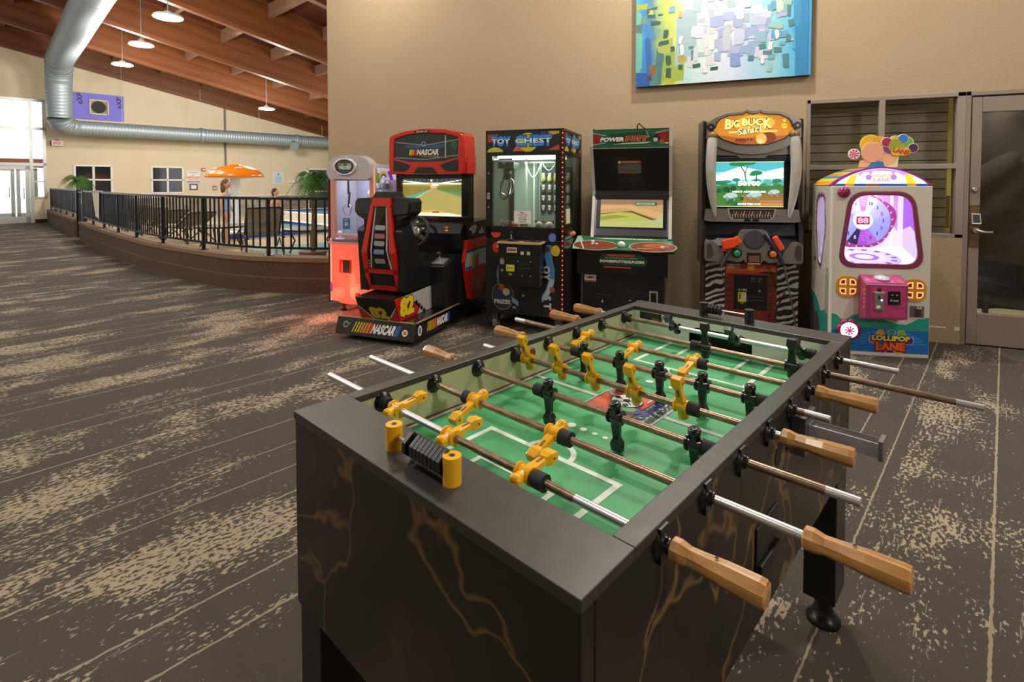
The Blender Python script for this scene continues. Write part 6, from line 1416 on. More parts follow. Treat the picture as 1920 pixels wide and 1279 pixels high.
for k, hx in enumerate(('#6a7a70', '#8a9a8c', '#4a5a60', '#a8b0a4')): d.circ(-.06+.04*k, .015-.01*(k % 2), .03, mt(hx, .4), 2, .035)
d.text('PRIZES', 0, -.01, .035, mt('#d0d4cc', .4), 3, w=.13, bold=.04); d.rect(-.06, -.06, .06, -.045, mt('#3a5a7a', .4), 3)
g.build('oval_sign', c)
g = G(); g.bb(.10, .10, 1.50, .20, .20, 1.56, mt('#4a4a4e', .4)); g.cyl((.15, .15, 1.28), (.15, .15, 1.50), .012, DARK, 8); g.cyl((.15, .15, 1.13), (.165, .15, 1.30), .012, DARK, 8)
for a in (90, 210, 330):
    t = rad(a); g.tube([(.15+r*math.cos(t), .15+r*math.sin(t), z) for r, z in ((.02, 1.16), (.06, 1.13), (.05, 1.07), (.02, 1.04))], .006, CHROME, 6)
g.build('claw', c)
g = G(); g.bb(.16, .035, .90, .25, .04, 1.02, mt('#2f6a9a', .4)); D(g, (0, .035, 0), FU, FW).text('PLAY', .205, 1.0, .016, W1, 2).text('$1', .205, .955, .045, W1, 2, bold=.05); g.build('price_card', c)
for x, y in ((.13, .08), (.44, .08), (.13, .42), (.44, .42)):
    g = G(); g.cyl((x, y, 0), (x, y, .02), .03, DARK, 14); g.cyl((x, y, .02), (x, y, .115), .018, mt('#6a1f1c', .4), 12); g.build('foot', c)
ci = Matrix.Translation(c.location) @ Matrix.Rotation(rad(3), 4, 'Z')
random.seed(21)
for k, (x, z, hx) in enumerate(((.28, 1.37, '#3a4250'), (.34, 1.36, '#d9d4cc'), (.40, 1.37, '#b8b0c0'), (.46, 1.36, '#2f3438'), (.22, 1.26, '#d0b890'), (.30, 1.25, '#c9a878'), (.37, 1.26, '#8a909c'), (.44, 1.25, '#b9c0d0'), (.20, 1.12, '#a8b0c0'), (.30, 1.12, '#b58a5a'), (.38, 1.13, '#9aa0b4'))):
    g = G(); g.sph((0, 0, 0), (.026, .02, .035), mt(hx, .6, var=.3, sc=50), 10); g.box((0, 0, .045), (.03, .004, .03), mt('#e0dcd4', .5)); g.sph((0, -.012, .02), .017, mt(hx, .6), 10)
    tag(g.build('hanging_prize', loc=ci @ V(x, .44, z), rot=(0, 0, rad(3))), 'small carded prize hung on the back of the glowing claw machine', 'toy', 'prizes in the salmon claw machine')
# ================================================================ painting
def canvas_mat():
    M, nt, p = nodes('painted_canvas'); L = nt.links.new
    tc = N(nt, 'ShaderNodeTexCoord'); sp = N(nt, 'ShaderNodeSeparateXYZ')
    nz = N(nt, 'ShaderNodeTexNoise', i_Scale=3.0, i_Detail=5.0, i_Roughness=.65); L(tc.outputs['Object'], nz.inputs['Vector'])
    mx0 = N(nt, 'ShaderNodeMix', data_type='RGBA', blend_type='ADD'); mx0.inputs['Factor'].default_value = .30; L(tc.outputs['Object'], mx0.inputs[6]); L(nz.outputs['Color'], mx0.inputs[7]); L(mx0.outputs[2], sp.inputs[0])
    mr = N(nt, 'ShaderNodeMapRange'); mr.inputs[1].default_value = .12; mr.inputs[2].default_value = 1.77; L(sp.outputs['X'], mr.inputs[0])
    rp = N(nt, 'ShaderNodeValToRGB'); cr = rp.color_ramp
    st = [(0, '#4fb0a8'), (.07, '#2f78b8'), (.13, '#4a7a8a'), (.20, '#a8b850'), (.27, '#b8c670'), (.34, '#a8c8c8'), (.45, '#c2d2d4'), (.58, '#c4cce0'), (.68, '#a8c2d8'), (.78, '#8cc0c8'), (.87, '#6ab2cc'), (.93, '#3f98c8'), (1, '#3a90c4')]
    cr.elements[0].position = 0; cr.elements[0].color = lin(st[0][1]); cr.elements[1].position = 1; cr.elements[1].color = lin(st[-1][1])
    for q, hx in st[1:-1]: e = cr.elements.new(q); e.color = lin(hx)
    L(mr.outputs[0], rp.inputs['Fac'])
    n2 = N(nt, 'ShaderNodeTexNoise', i_Scale=14.0, i_Detail=6.0, i_Roughness=.7); L(tc.outputs['Object'], n2.inputs['Vector'])
    m2 = N(nt, 'ShaderNodeMix', data_type='RGBA', blend_type='OVERLAY'); m2.inputs['Factor'].default_value = .15; L(rp.outputs['Color'], m2.inputs[6]); L(n2.outputs['Fac'], m2.inputs[7])
    L(m2.outputs[2], p.inputs['Base Color']); p.inputs['Roughness'].default_value = .5
    b = N(nt, 'ShaderNodeBump', i_Strength=.4, i_Distance=.01); L(n2.outputs['Fac'], b.inputs['Height']); L(b.outputs[0], p.inputs['Normal'])
    return M
PT = thing('abstract_painting', 'large unframed abstract canvas in blue, green and white hung high on the tan wall', 'painting', (-.985, WY-.06, 2.405))
PW, PH = 1.608, 1.15
g = G(); g.bb(0, .002, 0, PW, .058, PH, mt('#232a30', .6)); g.build('stretcher', PT)
g = G(); g.add([(0, 0, 0), (PW, 0, 0), (PW, 0, PH), (0, 0, PH)], [(0, 1, 2, 3)], canvas_mat()); g.add([(0, 0, 0), (PW, 0, 0), (PW, .002, 0), (0, .002, 0)], [(3, 2, 1, 0)], mt('#232a30', .6))
d = D(g, (0, 0, 0), FU, FW, .0004)
random.seed(42)
def stroke(u, v, w, h, hx, l, rot=0, ir=.15):
    c_ = lin(hx); hx = '#' + ''.join('%02x' % int(int(hx[q:q+2], 16)*.86) for q in (1, 3, 5))
    pts = []
    for x, y in ((-1, -1), (0, -1.05), (1, -1), (1.04, 0), (1, 1), (0, 1.05), (-1, 1), (-1.04, 0)):
        x += random.uniform(-ir, ir); y += random.uniform(-ir, ir)
        a = x*w/2; b = y*h/2; t = rad(rot); pts.append((min(max(u+a*math.cos(t)-b*math.sin(t), .002), PW-.002), min(max(v+a*math.sin(t)+b*math.cos(t), .002), PH-.002)))
    d.poly(pts, mt(hx, .5), l)
S = stroke
S(.025, .48, .07, .60, '#6fc4b4', 1); S(.06, .07, .16, .15, '#1f5fb0', 1); S(.13, .30, .05, .42, '#2a6cb8', 1, 3); S(.24, .20, .08, .42, '#4a7a80', 1, -4); S(.20, .09, .05, .2, '#5a8a78', 2, 5); S(.33, .20, .10, .34, '#9ab848', 1, -8); S(.34, .06, .10, .13, '#c2c23a', 1); S(.42, .16, .12, .26, '#a6bc4a', 1); S(.30, .40, .16, .14, '#b2bc5a', 1); S(.17, .17, .06, .09, '#8a6a42', 2); S(.14, .08, .05, .05, '#5a4048', 2); S(.18, .14, .03, .06, '#a85a2a', 3)
S(.03, .60, .06, .09, '#5a7a78', 2); S(.08, .68, .06, .08, '#6f9a8a', 1); S(.06, .82, .12, .06, '#b0b82a', 1); S(.15, .75, .05, .10, '#c8c84a', 1); S(.5, .45, .2, .5, '#aac6cc', 1); S(.46, .25, .08, .06, '#c2a83a', 2)
for u, v, w, h in ((.20, .64, .10, .04), (.155, .715, .08, .03), (.12, .76, .03, .02), (.30, .52, .05, .08), (.28, .43, .10, .045), (.37, .36, .04, .05), (.33, .25, .05, .09), (.45, .17, .04, .05), (.33, .12, .05, .1), (.60, .17, .07, .04), (.77, .13, .07, .03), (.165, .79, .10, .02), (.25, .72, .05, .015)): S(u, v, w, h, '#34604a', 4, random.uniform(-8, 8))
for k in range(46):   # pale blocks crowding the middle
    u = random.gauss(.80, .17); v = random.uniform(.18, .95)
    S(u, v, random.uniform(.04, .11), random.uniform(.03, .16), random.choice(('#d6dce0', '#c6d0da', '#bccad2', '#e2e2e4', '#b4c6cc')), 2 + k % 2, random.uniform(-6, 6))
for k in range(34):
    u = random.gauss(1.05, .16); v = random.uniform(.22, .95)
    S(u, v, random.uniform(.05, .13), random.uniform(.05, .12), random.choice(('#b8bee6', '#cdd0ee', '#aab8e0', '#d8dcf0', '#9cb8d8')), 4 + k % 2, random.uniform(-12, 12))
for u, v, w, h, hx in ((1.15, .66, .10, .08, '#eceef6'), (1.03, .72, .13, .06, '#d8dcf0'), (1.0, .64, .07, .10, '#dfe2f2'), (1.16, .55, .12, .08, '#c6cdea'), (.99, .42, .09, .15, '#cfd3ee'), (.96, .20, .09, .12, '#8fa4dc'), (1.18, .40, .10, .09, '#9fc0d8'), (1.34, .70, .06, .16, '#cfe0d0'), (.74, .38, .05, .12, '#f2f2f0'), (.88, .40, .07, .2, '#c8d2d8'), (1.2, .86, .1, .1, '#b8c4e6'), (.78, .86, .14, .14, '#e2e2e2'), (.95, .9, .03, .12, '#b8c020'), (.925, .88, .02, .1, '#5a5a2a')): S(u, v, w, h, hx, 6, random.uniform(-5, 5))
for u, v, w, h in ((1.33, .26, .07, .045), (1.24, .24, .08, .04), (1.40, .15, .05, .12), (1.44, .5, .04, .06), (1.42, .62, .03, .10), (1.1, .2, .05, .04), (.55, .36, .05, .02), (.56, .28, .02, .10), (1.2, .3, .06, .05), (1.42, .36, .04, .06)): S(u, v, w, h, '#5a8c96', 5, random.uniform(-5, 5))
for k in range(26): S(random.uniform(1.25, 1.5), random.uniform(.1, 1.05), random.uniform(.03, .09), random.uniform(.03, .09), random.choice(('#7ab8c4', '#8cc4bc', '#6aaed0', '#a8d0c4')), 3, random.uniform(-8, 8))
for u, v, h in ((.445, .44, .07), (.46, .34, .10), (1.32, .41, .08), (1.27, .30, .08), (1.20, .18, .08), (.68, .13, .07)): S(u, v, .035, h, '#f6f6f2', 7, random.uniform(-15, 15), .3)
S(.445, .70, .03, .06, '#e8b478', 5); S(.36, .76, .06, .06, '#7fb4c4', 4); S(1.53, .5, .10, 1.0, '#3a92c8', 2); S(1.49, .75, .05, .5, '#4a9ecc', 2)
g.build('canvas', PT)

# ================================================================ fence on the low wall
FB = mt('#17191d', .4, .2)
def along(p):
    s = [0]
    for a, b in zip(p, p[1:]): s.append(s[-1] + (b-a).length)
    return s
def fence(p, label, step, z0, z1, gap):
    t = thing('pool_fence', label, 'fence', (0, 0, 0), 70)
    s = along(p); Lt = s[-1]
    def at(x):
        for i in range(len(s)-1):
            if s[i+1] >= x: return p[i] + (p[i+1]-p[i])*((x-s[i])/(s[i+1]-s[i]))
        return p[-1]
    n = max(8, int(Lt/.35)); pts = [at(Lt*k/n) for k in range(n+1)]
    def rail(nm, z, w, h):
        q0, q1 = off(pts, -w/2), off(pts, w/2); g = G(); M = len(pts)
        vs = [(*q, z-h/2) for q in q0] + [(*q, z-h/2) for q in q1] + [(*q, z+h/2) for q in q0] + [(*q, z+h/2) for q in q1]; fs = []
        for i in range(M-1): fs += [(i, 2*M+i, 2*M+i+1, i+1), (M+i, M+i+1, 3*M+i+1, 3*M+i), (2*M+i, 3*M+i, 3*M+i+1, 2*M+i+1), (i, i+1, M+i+1, M+i)]
        fs += [(0, M, 3*M, 2*M), (M-1, 3*M-1, 4*M-1, 2*M-1)]
        g.add(vs, fs, FB); g.build(nm, t)
    rail('top_rail', z1, .05, .035); rail('bottom_rail', z0, .035, .03)
    base = None; k = int(Lt/step)
    for i in range(k+1):
        q = at(i*Lt/k)
        if base is None:
            g = G(); g.bb(-.009, -.009, z0, .009, .009, z1, FB); base = g.build('baluster', t)
        else:
            base2 = base.copy(); COL.objects.link(base2); base2.parent = t; base2.location = (q.x, q.y, 0); continue
        base.location = (q.x, q.y, 0)
    m = max(2, round(Lt/gap)); pb = None
    for i in range(m+1):
        q = at(min(Lt*i/m, Lt-.03))
        if pb is None:
            g = G(); g.bb(-.02, -.02, .458, .02, .02, z1, FB); g.bb(-.05, -.05, .458, .05, .05, .468, FB); pb = g.build('post', t); pb.location = (q.x, q.y, 0)
        else:
            c2 = pb.copy(); COL.objects.link(c2); c2.parent = t; c2.location = (q.x, q.y, 0)
fence(off(CURB, .11), 'long curved black metal fence on the brown block wall beside the carpet', .115, .565, 1.20, 1.45)
fence(off(CURB2, .11), 'short straight black metal fence between the gate post and the far entrance wall', .115, .565, 1.20, 1.45)
t = thing('pool_gate', 'narrow black metal gate between the two runs of fence by the pool', 'gate', (0, 0, 0), 70)
for y in (16.57, 17.43):
    g = G(); g.bb(2.27, y-.045, 0, 2.36, y+.045, 1.22, FB); g.build('gate_post', t)
g = G(); g.bb(2.30, 16.62, .1, 2.33, 16.65, 1.18, FB); g.bb(2.30, 17.35, .1, 2.33, 17.38, 1.18, FB); g.bb(2.30, 16.62, .1, 2.33, 17.38, .13, FB); g.bb(2.30, 16.62, 1.15, 2.33, 17.38, 1.18, FB); g.build('gate_frame', t)
for k in range(6):
    g = G(); y = 16.73+.108*k; g.bb(2.305, y-.009, .13, 2.325, y+.009, 1.15, FB); g.build('baluster', t)
g = G(); g.bb(2.28, 16.66, .88, 2.30, 16.72, 1.02, mt('#c9c9c9', .3, .7)); g.build('latch', t)
# towel over the rail
g = G(); nx, nz = 8, 14; vs = []
tw = mt('#f0ebe0', .95, bump=.6, sc=150)
for side in (-1, 1):
    for j in range(nz+1):
        for i in range(nx+1):
            u = i/nx; v = j/nz; drop = .62 - .10*u if side < 0 else .40 + .15*u
            vs.append((2.235 + side*(.034+.012*math.sin(u*9+v*2)*v), 14.0 + .75*u*(1-.35*v) , 1.222 - v*drop))
fs = []
for s in range(2):
    o = s*(nz+1)*(nx+1)
    for j in range(nz):
        for i in range(nx): fs.append((o+j*(nx+1)+i, o+j*(nx+1)+i+1, o+(j+1)*(nx+1)+i+1, o+(j+1)*(nx+1)+i))
o = (nz+1)*(nx+1)
for i in range(nx): fs.append((i, i+1, o+i+1, o+i))
g.add(vs, fs, tw, True)
o = g.build('towel', rot=HR); m = o.modifiers.new('thick', 'SOLIDIFY'); m.thickness = .008
tag(o, 'off white towel hung over the fence rail near the gate', 'towel')

# ================================================================ ducts, lamps and things on the far wall
def duct_mat():
    M, nt, p = nodes('spiral_duct'); L = nt.links.new
    p.inputs['Base Color'].default_value = lin('#a3afb6'); p.inputs['Metallic'].default_value = .5; p.inputs['Roughness'].default_value = .48
    return M
DM = duct_mat()
t = thing('air_duct', 'large galvanised spiral air duct bending down the far wall and running along it', 'duct', (0, 0, 0), 70)
def duct(nm, pts, r, ribs=.11):
    pts = [Vector(p) for p in pts]; g = G(); q = []; rr = []
    L = 0
    for i, (a, b) in enumerate(zip(pts, pts[1:])):
        n = max(1, int((b-a).length/ribs)); ra = r[i]; rb = r[i+1]
        for k in range(n):
            for f, dr in ((0, .012), (.16, 0), (.84, 0)):
                u = (k+f)/n; q.append(a + (b-a)*u); rr.append(ra+(rb-ra)*u+dr)
    q.append(pts[-1]); rr.append(r[-1])
    g.tube(q, rr, DM, 24); return g.build(nm, t)
duct('sloped_run', [(2.0, 9.0, 5.60), (2.22, 12.5, 5.47), (2.36, 14.7, 5.60), (2.62, 22.6, 5.40)], [.36]*4, .16)
duct('elbow', [(2.62, 22.6, 5.40), (2.66, 22.95, 5.32), (2.68, 23.25, 5.1), (2.69, 23.4, 4.8)], [.365]*4, .14)
duct('drop', [(2.69, 23.4, 4.8), (2.70, 23.5, 3.62)], [.36, .34], .10)
duct('elbow', [(2.70, 23.5, 3.62), (2.76, 23.6, 3.44), (2.92, 23.7, 3.36), (3.2, 23.8, 3.33)], [.34, .33, .30, .26], .10)
duct('wall_run', [(3.2, 23.8, 3.33), (8.0, 23.85, 3.34), (13.6, 23.9, 3.34)], [.25, .25, .25], .10)
g = G()
for x in (7.1, 11.05): g.tube([(x-.05, 23.83, 3.34), (x+.05, 23.83, 3.34)], .29, DM, 24); g.build('collar', t); g = G()
g.tube([(10.8, 23.75, 3.2), (10.78, 23.45, 3.05)], [.16, .2], DM, 16)
g.build('branch_outlet', t)
parts('hanger', t, [lambda g, x=x: g.cyl((x, 23.85, 3.55), (x, 23.85, roofz(x)+.3), .006, ALU, 6) for x in (4.5, 7.1, 9.4, 12.3)])
PUR = mt('#7f78dc', .6)
t = thing('insulation_panel', 'lavender insulation board patch with a round vent hole, high on the far wall', 'panel', (0, 0, 0), 70)
g = G()
for a, b, e, f in ((3.05, 3.75, 4.75, 3.95), (3.05, 3.95, 3.70, 4.72), (4.28, 3.95, 4.75, 4.72), (3.70, 4.50, 4.28, 4.72)): g.bb(a, FY-.05, b, e, FY-.005, f, PUR)
d = D(g, (0, FY-.05, 0), FU, FW)
d.text('eXP', 3.42, 4.50, .17, mt('#26244a', .6), 2, w=.42, rot=90, bold=.02); d.text('eXP', 4.60, 4.45, .17, mt('#26244a', .6), 2, w=.42, rot=90, bold=.02)
g.build('board', t)
g = G(); fw = mt('#d8d0b8', .6)
g.bb(3.70, FY-.09, 3.95, 3.74, FY-.005, 4.50, fw); g.bb(4.24, FY-.09, 3.95, 4.28, FY-.005, 4.50, fw); g.bb(3.70, FY-.09, 3.95, 4.28, FY-.005, 3.99, fw); g.bb(3.70, FY-.09, 4.46, 4.28, FY-.005, 4.50, fw); g.bb(3.74, FY-.03, 3.99, 4.24, FY-.01, 4.46, mt('#a89a74', .6)); g.build('vent_box', t)
g = G(); g.cyl((3.98, FY-.04, 4.23), (3.98, FY-.01, 4.23), .225, mt('#14161c', .6), 28); g.build('vent_hole', t)
t = thing('exit_sign', 'small lit exit sign with red letters projecting beside the entrance glass', 'sign', (0, 0, 0), 70)
g = G(); g.bb(2.60, FY-.16, 2.72, 2.92, FY-.10, 2.91, mt('#f2d8cc', .5, e=.45)); d = D(g, (0, FY-.16, 0), FU, FW); d.text('EXIT', 2.76, 2.815, .10, mt('#e05a48', .5, e=.6), 2, w=.22, bold=.04); g.build('sign_box', t)
g = G(); g.bb(2.58, FY-.16, 2.74, 2.60, FY, 2.90, mt('#3a3a34', .5)); g.bb(2.7, FY-.12, 2.91, 2.8, FY, 2.94, mt('#3a3a34', .5)); g.build('mounting', t)
o = G().cyl((8.35, FY-.04, .85), (8.35, FY-.04, roofz(8.35)+.2), .035, mt('#6b6a5c', .5), 10).build('wall_conduit', rot=HR); tag(o, 'grey vertical conduit running up the far wall behind the mushroom', 'pipe')
def sign(lab, x, y0, z0, x1, z1, draw):
    o = thing('wall_sign', lab, 'sign', (0, 0, 0), 70); g = G(); g.bb(x, FY-.02, z0, x1, FY-.002, z1, W1); draw(D(g, (0, FY-.02, 0), FU, FW)); g.build('sign_plate', o)
OT = mt('#d9622a', .5); BT = mt('#4a5aa0', .5)
def s1(d):
    d.text('WARNING', 7.10, 1.83, .06, mt('#8a8ac0', .5), 2, w=.36); d.text('NO', 7.08, 1.72, .05, OT, 2, bold=.05); d.text('LIFEGUARD', 7.10, 1.63, .08, OT, 2, w=.50, bold=.05); d.text('ON DUTY', 7.10, 1.54, .06, OT, 2, w=.40, bold=.05); d.rect(6.87, 1.42, 7.33, 1.48, BT); d.text('POOL RULES', 7.10, 1.45, .035, W1, 2, w=.36)
sign('white warning sign with orange letters beside the second far window', 6.85, 0, 1.40, 7.35, 1.90, s1)
def s2(d): d.rect(7.02, 1.17, 7.22, 1.33, W1, 2)
o = thing('wall_sign', 'small dark framed notice under the orange lettered warning sign', 'sign', (0, 0, 0), 70); g = G(); g.bb(6.95, FY-.02, 1.10, 7.25, FY-.002, 1.36, mt('#4a4a58', .5)); D(g, (0, FY-.02, 0), FU, FW).rect(7.0, 1.15, 7.2, 1.31, W1); g.build('sign_plate', o)
def s3(d):
    d.rect(10.42, 1.36, 10.86, 1.88, mt('#cfe0ee', .5)); d.circ(10.64, 1.80, .05, mt('#5a90c4', .5), 2)
    for k in range(5): d.rect(10.48, 1.42+.06*k, 10.80, 1.445+.06*k, mt('#8ab0d4', .5), 2)
sign('pale blue and white pool rules sign beside the orange mushroom', 10.40, 0, 1.34, 10.88, 1.90, s3)
o = thing('fire_alarm', 'red fire alarm strobe on the far wall above the warning sign', 'alarm', (0, 0, 0), 70); g = G(); g.bb(7.40, FY-.06, 1.90, 7.53, FY, 2.03, mt('#a82a24', .4)); g.bb(7.43, FY-.09, 1.93, 7.50, FY-.06, 1.99, W1); g.build('strobe', o)
o = thing('fire_alarm_pull', 'red fire alarm pull station low on the far wall', 'alarm', (0, 0, 0), 70); g = G(); g.bb(7.83, FY-.06, 1.10, 7.98, FY, 1.28, mt('#9a1f1c', .4)); g.bb(7.86, FY-.075, 1.14, 7.95, FY-.06, 1.20, W1); g.build('pull_box', o)
o = thing('emergency_light', 'small white two-lamp emergency light near the dark far door', 'lamp', (0, 0, 0), 70); g = G(); g.bb(11.1, FY-.08, 1.40, 11.38, FY, 1.50, W1); g.build('battery_box', o)
for x in (11.12, 11.36):
    g = G(); g.sph((x, FY-.1, 1.47), .05, mt('#f4f0e4', .3), 10); g.build('lamp_head', o)
LAMPS = [(3.15, 12.45, 4.74, 5.6), (3.43, 15.9, 4.85, 5.5), (3.70, 19.4, 4.93, 5.45), (7.91, 19.4, 4.04, 4.6),
         (10.6, 15.9, 3.6, 4.2), (9.4, 12.45, 3.8, 4.4), (3.0, 9.0, 4.7, 5.6), (3.0, 5.5, 4.6, 5.6), (-.5, 5.5, 4.6, 6.0), (-.5, 1.95, 4.6, 6.0), (3.2, 1.95, 4.6, 5.6), (-.5, 9.0, 4.7, 6.0), (-4.0, 9.0, 4.7, 5.6), (-4, 15.9, 4.7, 5.6)]  # first four hang in view; the others are added unseen to light the hall
LN = ['highest of the three in a row beside the duct', 'middle one of the three beside the duct', 'lowest of the three in a row beside the duct', 'alone above the wall run of the duct']
LH = mt('#f4f1ea', .5); LE = mt('#fff6e6', .3, e=14)
for i, (x, y, z, zt) in enumerate(LAMPS):
    p = B(x, y, z)
    o = thing('high_bay_lamp', 'lit white hanging lamp, ' + LN[i] if i < 4 else 'lit white hanging lamp added out of view under the beams to light the hall', 'lamp', p, 70, 'high bay lamps'); o.scale = (1.25, 1.25, 1.25)
    g = G(); g.lathe([(.215, 0), (.22, .012), (.20, .04), (.10, .065), (.06, .075), (.05, .10), (.02, .11)], (0, 0, 0), (0, 0, 1), LH, 28); g.build('housing', o)
    g = G(); g.cyl((0, 0, -.006), (0, 0, .0), .205, LE, 28); g.build('diffuser', o)
    g = G(); g.cyl((0, 0, .11), (0, 0, (roofz(x)+1-z)/1.25), .008, ALU, 6); g.build('cord', o)

# ================================================================ pool hall furniture
o = thing('water_mushroom', 'orange spotted water mushroom on a white stem with water falling round its rim', 'fountain', B(5.3, 15.1), 0)
s_ = .92
g = G(); g.lathe([(.12, 0), (.12, 1.5), (.16, 1.62)], (0, 0, 0), (0, 0, 1), mt('#f2f0ec', .3, coat=.3), 24); g.build('stem', o)
g = G(); OC = mt('#f08010', .3, coat=.5)
g.lathe([(.16, 1.50), (.28, 1.53), (.70, 1.545), (.72, 1.565), (.69, 1.63), (.58, 1.73), (.42, 1.81), (.24, 1.86), (.12, 1.875), (.11, 1.90), (.01, 1.90)], (0, 0, 0), (0, 0, 1), OC, 36); g.build('cap', o)
for a, r, s in ((250, .46, .07), (225, .58, .06), (330, .44, .10), (285, .6, .05), (20, .5, .1), (100, .5, .1), (180, .5, .1)):
    t = rad(a); zz = 1.875-.27*(r/.72)**2.4
    g = G(); g.sph((r*math.cos(t), r*math.sin(t), zz-.005), (s, s, .022), mt('#fff2dc', .4), 14); g.build('cap_spot', o)
WV = mt('#f4f6f8', .25, a=.10)
g = G(); vs = []; n = 48
for z, r in ((1.55, .70), (1.2, .715), (.6, .73), (.02, .74)):
    for k in range(n): vs.append(((r+.012*math.sin(k*2.6))*math.cos(2*PI*k/n), (r+.012*math.sin(k*2.6))*math.sin(2*PI*k/n), z))
g.add(vs, [(j*n+k, j*n+(k+1) % n, (j+1)*n+(k+1) % n, (j+1)*n+k) for j in range(3) for k in range(n)], WV, True); g.build('water_veil', o)
def water():
    M, nt, p = nodes('pool_water'); L = nt.links.new
    tc = N(nt, 'ShaderNodeTexCoord'); nz = N(nt, 'ShaderNodeTexNoise', i_Scale=5.0, i_Detail=3.0); L(tc.outputs['Object'], nz.inputs['Vector'])
    p.inputs['Base Color'].default_value = lin('#8fd0c8'); p.inputs['Roughness'].default_value = .08
    b = N(nt, 'ShaderNodeBump', i_Strength=.35, i_Distance=.05); L(nz.outputs['Fac'], b.inputs['Height']); L(b.outputs[0], p.inputs['Normal'])
    return M
WAT = water(); TILE = mt('#2f4fa0', .25, var=.5, sc=60); COP = mt('#e6e0d2', .6)
def pool(name, a, b, e, f, h):
    g = G(); t = .3
    for q in ((a, b, e, b+t), (a, f-t, e, f), (a, b+t, a+t, f-t), (e-t, b+t, e, f-t)):
        g.bb(q[0], q[1], .005, q[2], q[3], h, COP)
    struct(g.build(name, rot=HR)); g = G()
    for q in ((a+t, b+t, e-t, b+t+.01), (a+t, f-t-.01, e-t, f-t), (a+t, b+t, a+t+.01, f-t), (e-t-.01, b+t, e-t, f-t)): g.bb(q[0], q[1], h-.14, q[2], q[3], h-.005, TILE)
    g.bb(a-.005, b-.01, h-.16, e+.005, b-.001, h-.04, TILE)
    struct(g.build(name, rot=HR)); g = G(); g.bb(a+t, b+t, .005, e-t, f-t, h-.08, WAT); struct(g.build('water', rot=HR))
pool('trim_2', 4.6, 13.6, 7.6, 17.0, .20); pool('trim_3', 8.6, 15.2, 14.5, 21.5, .32)
g = G(); g.bb(4.3, 9.3, .006, 8.5, 11.6, .012, WAT); struct(g.build('water', rot=HR))

SLING = mt('#8a7a66', .8, var=.2, sc=150, a=.72); FRM = mt('#2a2624', .4)
def lounger(ang=58, bl=.72):
    o = thing('pool_lounger', '', 'lounger', (0, 0, 0), 0)
    g = G(); R = .018
    for s in (-.31, .31):
        g.tube([(s, -.1, .36), (s, .5, .37), (s, 1.25, .36)], R, FRM, 8); g.tube([(s*1.04, .1, .02), (s*1.04, .12, .2), (s*1.04, .05, .36)], R, FRM, 8); g.tube([(s*1.04, 1.0, .36), (s*1.04, 1.1, .02)], R, FRM, 8); g.tube([(s*1.04, .1, .02), (s*1.04, .6, .30), (s*1.04, 1.1, .02)], R*.8, FRM, 8)
    g.cyl((-.31, -.1, .36), (.31, -.1, .36), R, FRM, 8); g.build('frame', o)
    g = G(); g.bb(-.29, -.1, .365, .29, .62, .38, SLING); g.build('seat_sling', o)
    b = Matrix.Rotation(rad(ang), 3, 'X'); g = G()
    P = lambda x, y, z: V(0, .62, .37) + b @ V(x, y, z)
    for s in (-.31, .31): g.tube([P(s, 0, 0), P(s, bl, 0)], R, FRM, 8)
    g.tube([P(-.31, bl, 0), P(-.28, bl+.04, 0), P(.28, bl+.04, 0), P(.31, bl, 0)], R, FRM, 8); g.build('back_frame', o)
    g = G(); g.add([P(-.295, .02, .008), P(.295, .02, .008), P(.295, bl+.02, .008), P(-.295, bl+.02, .008), P(-.295, .02, -.004), P(.295, .02, -.004), P(.295, bl+.02, -.004), P(-.295, bl+.02, -.004)], [(0, 1, 2, 3), (7, 6, 5, 4), (0, 4, 5, 1), (2, 6, 7, 3), (1, 5, 6, 2), (0, 3, 7, 4)], SLING); g.build('back_sling', o)
    return o
def place(o, e1, e2, rz, lab):
    o.location = B(e1, e2, .006); o.rotation_euler = (0, 0, rad(rz)); o['label'] = lab; o['group'] = 'loungers on the pool deck'
L0 = lounger(52, .66); L1 = lounger(32, .62)
spots = [(4.4, 11.3, -125, 'brown sling lounger with its back turned to the fence, in front of the mushroom'),
         (3.7, 14.5, -95, 'brown sling lounger behind the fence, below the orange warning sign'),
         (3.55, 16.0, -95, 'brown sling lounger behind the fence, next beyond the one below the warning sign'),
         (3.5, 17.6, -95, 'brown sling lounger behind the fence, below the second far window'),
         (3.5, 19.2, -95, 'brown sling lounger behind the densest part of the fence near the towel'),
         (9.5, 14.0, 60, 'dark lounger across the deck by the white railed wall under the emergency light')]
for i, (a, b, r, lab) in enumerate(spots): place(L0 if i == 0 else L1 if i == 1 else copy_tree(L1), a, b, r, lab)
def table(e1, e2, lab):
    o = thing('pool_table_round', lab, 'table', B(e1, e2, .006), 0); o.name = 'patio_table'
    g = G(); g.lathe([(.50, .0), (.51, .012), (.50, .024)], (0, 0, .46), (0, 0, 1), mt('#8f8674', .35), 28); g.build('table_top', o)
    g = G(); g.tube([(.5*math.cos(2*PI*k/28), .5*math.sin(2*PI*k/28), .465) for k in range(28)], .02, FRM, 8, True); g.build('table_rim', o)
    for k in range(4):
        t = PI/4+PI/2*k; g = G(); g.tube([(.42*math.cos(t), .42*math.sin(t), .46), (.30*math.cos(t), .30*math.sin(t), .25), (.40*math.cos(t), .40*math.sin(t), .0)], .016, FRM, 8); g.build('leg', o)
table(4.0, 12.3, 'round low patio table with dark rim on the deck in front of the girl'); table(5.0, 10.2, 'round low patio table at the fence corner by the palm')
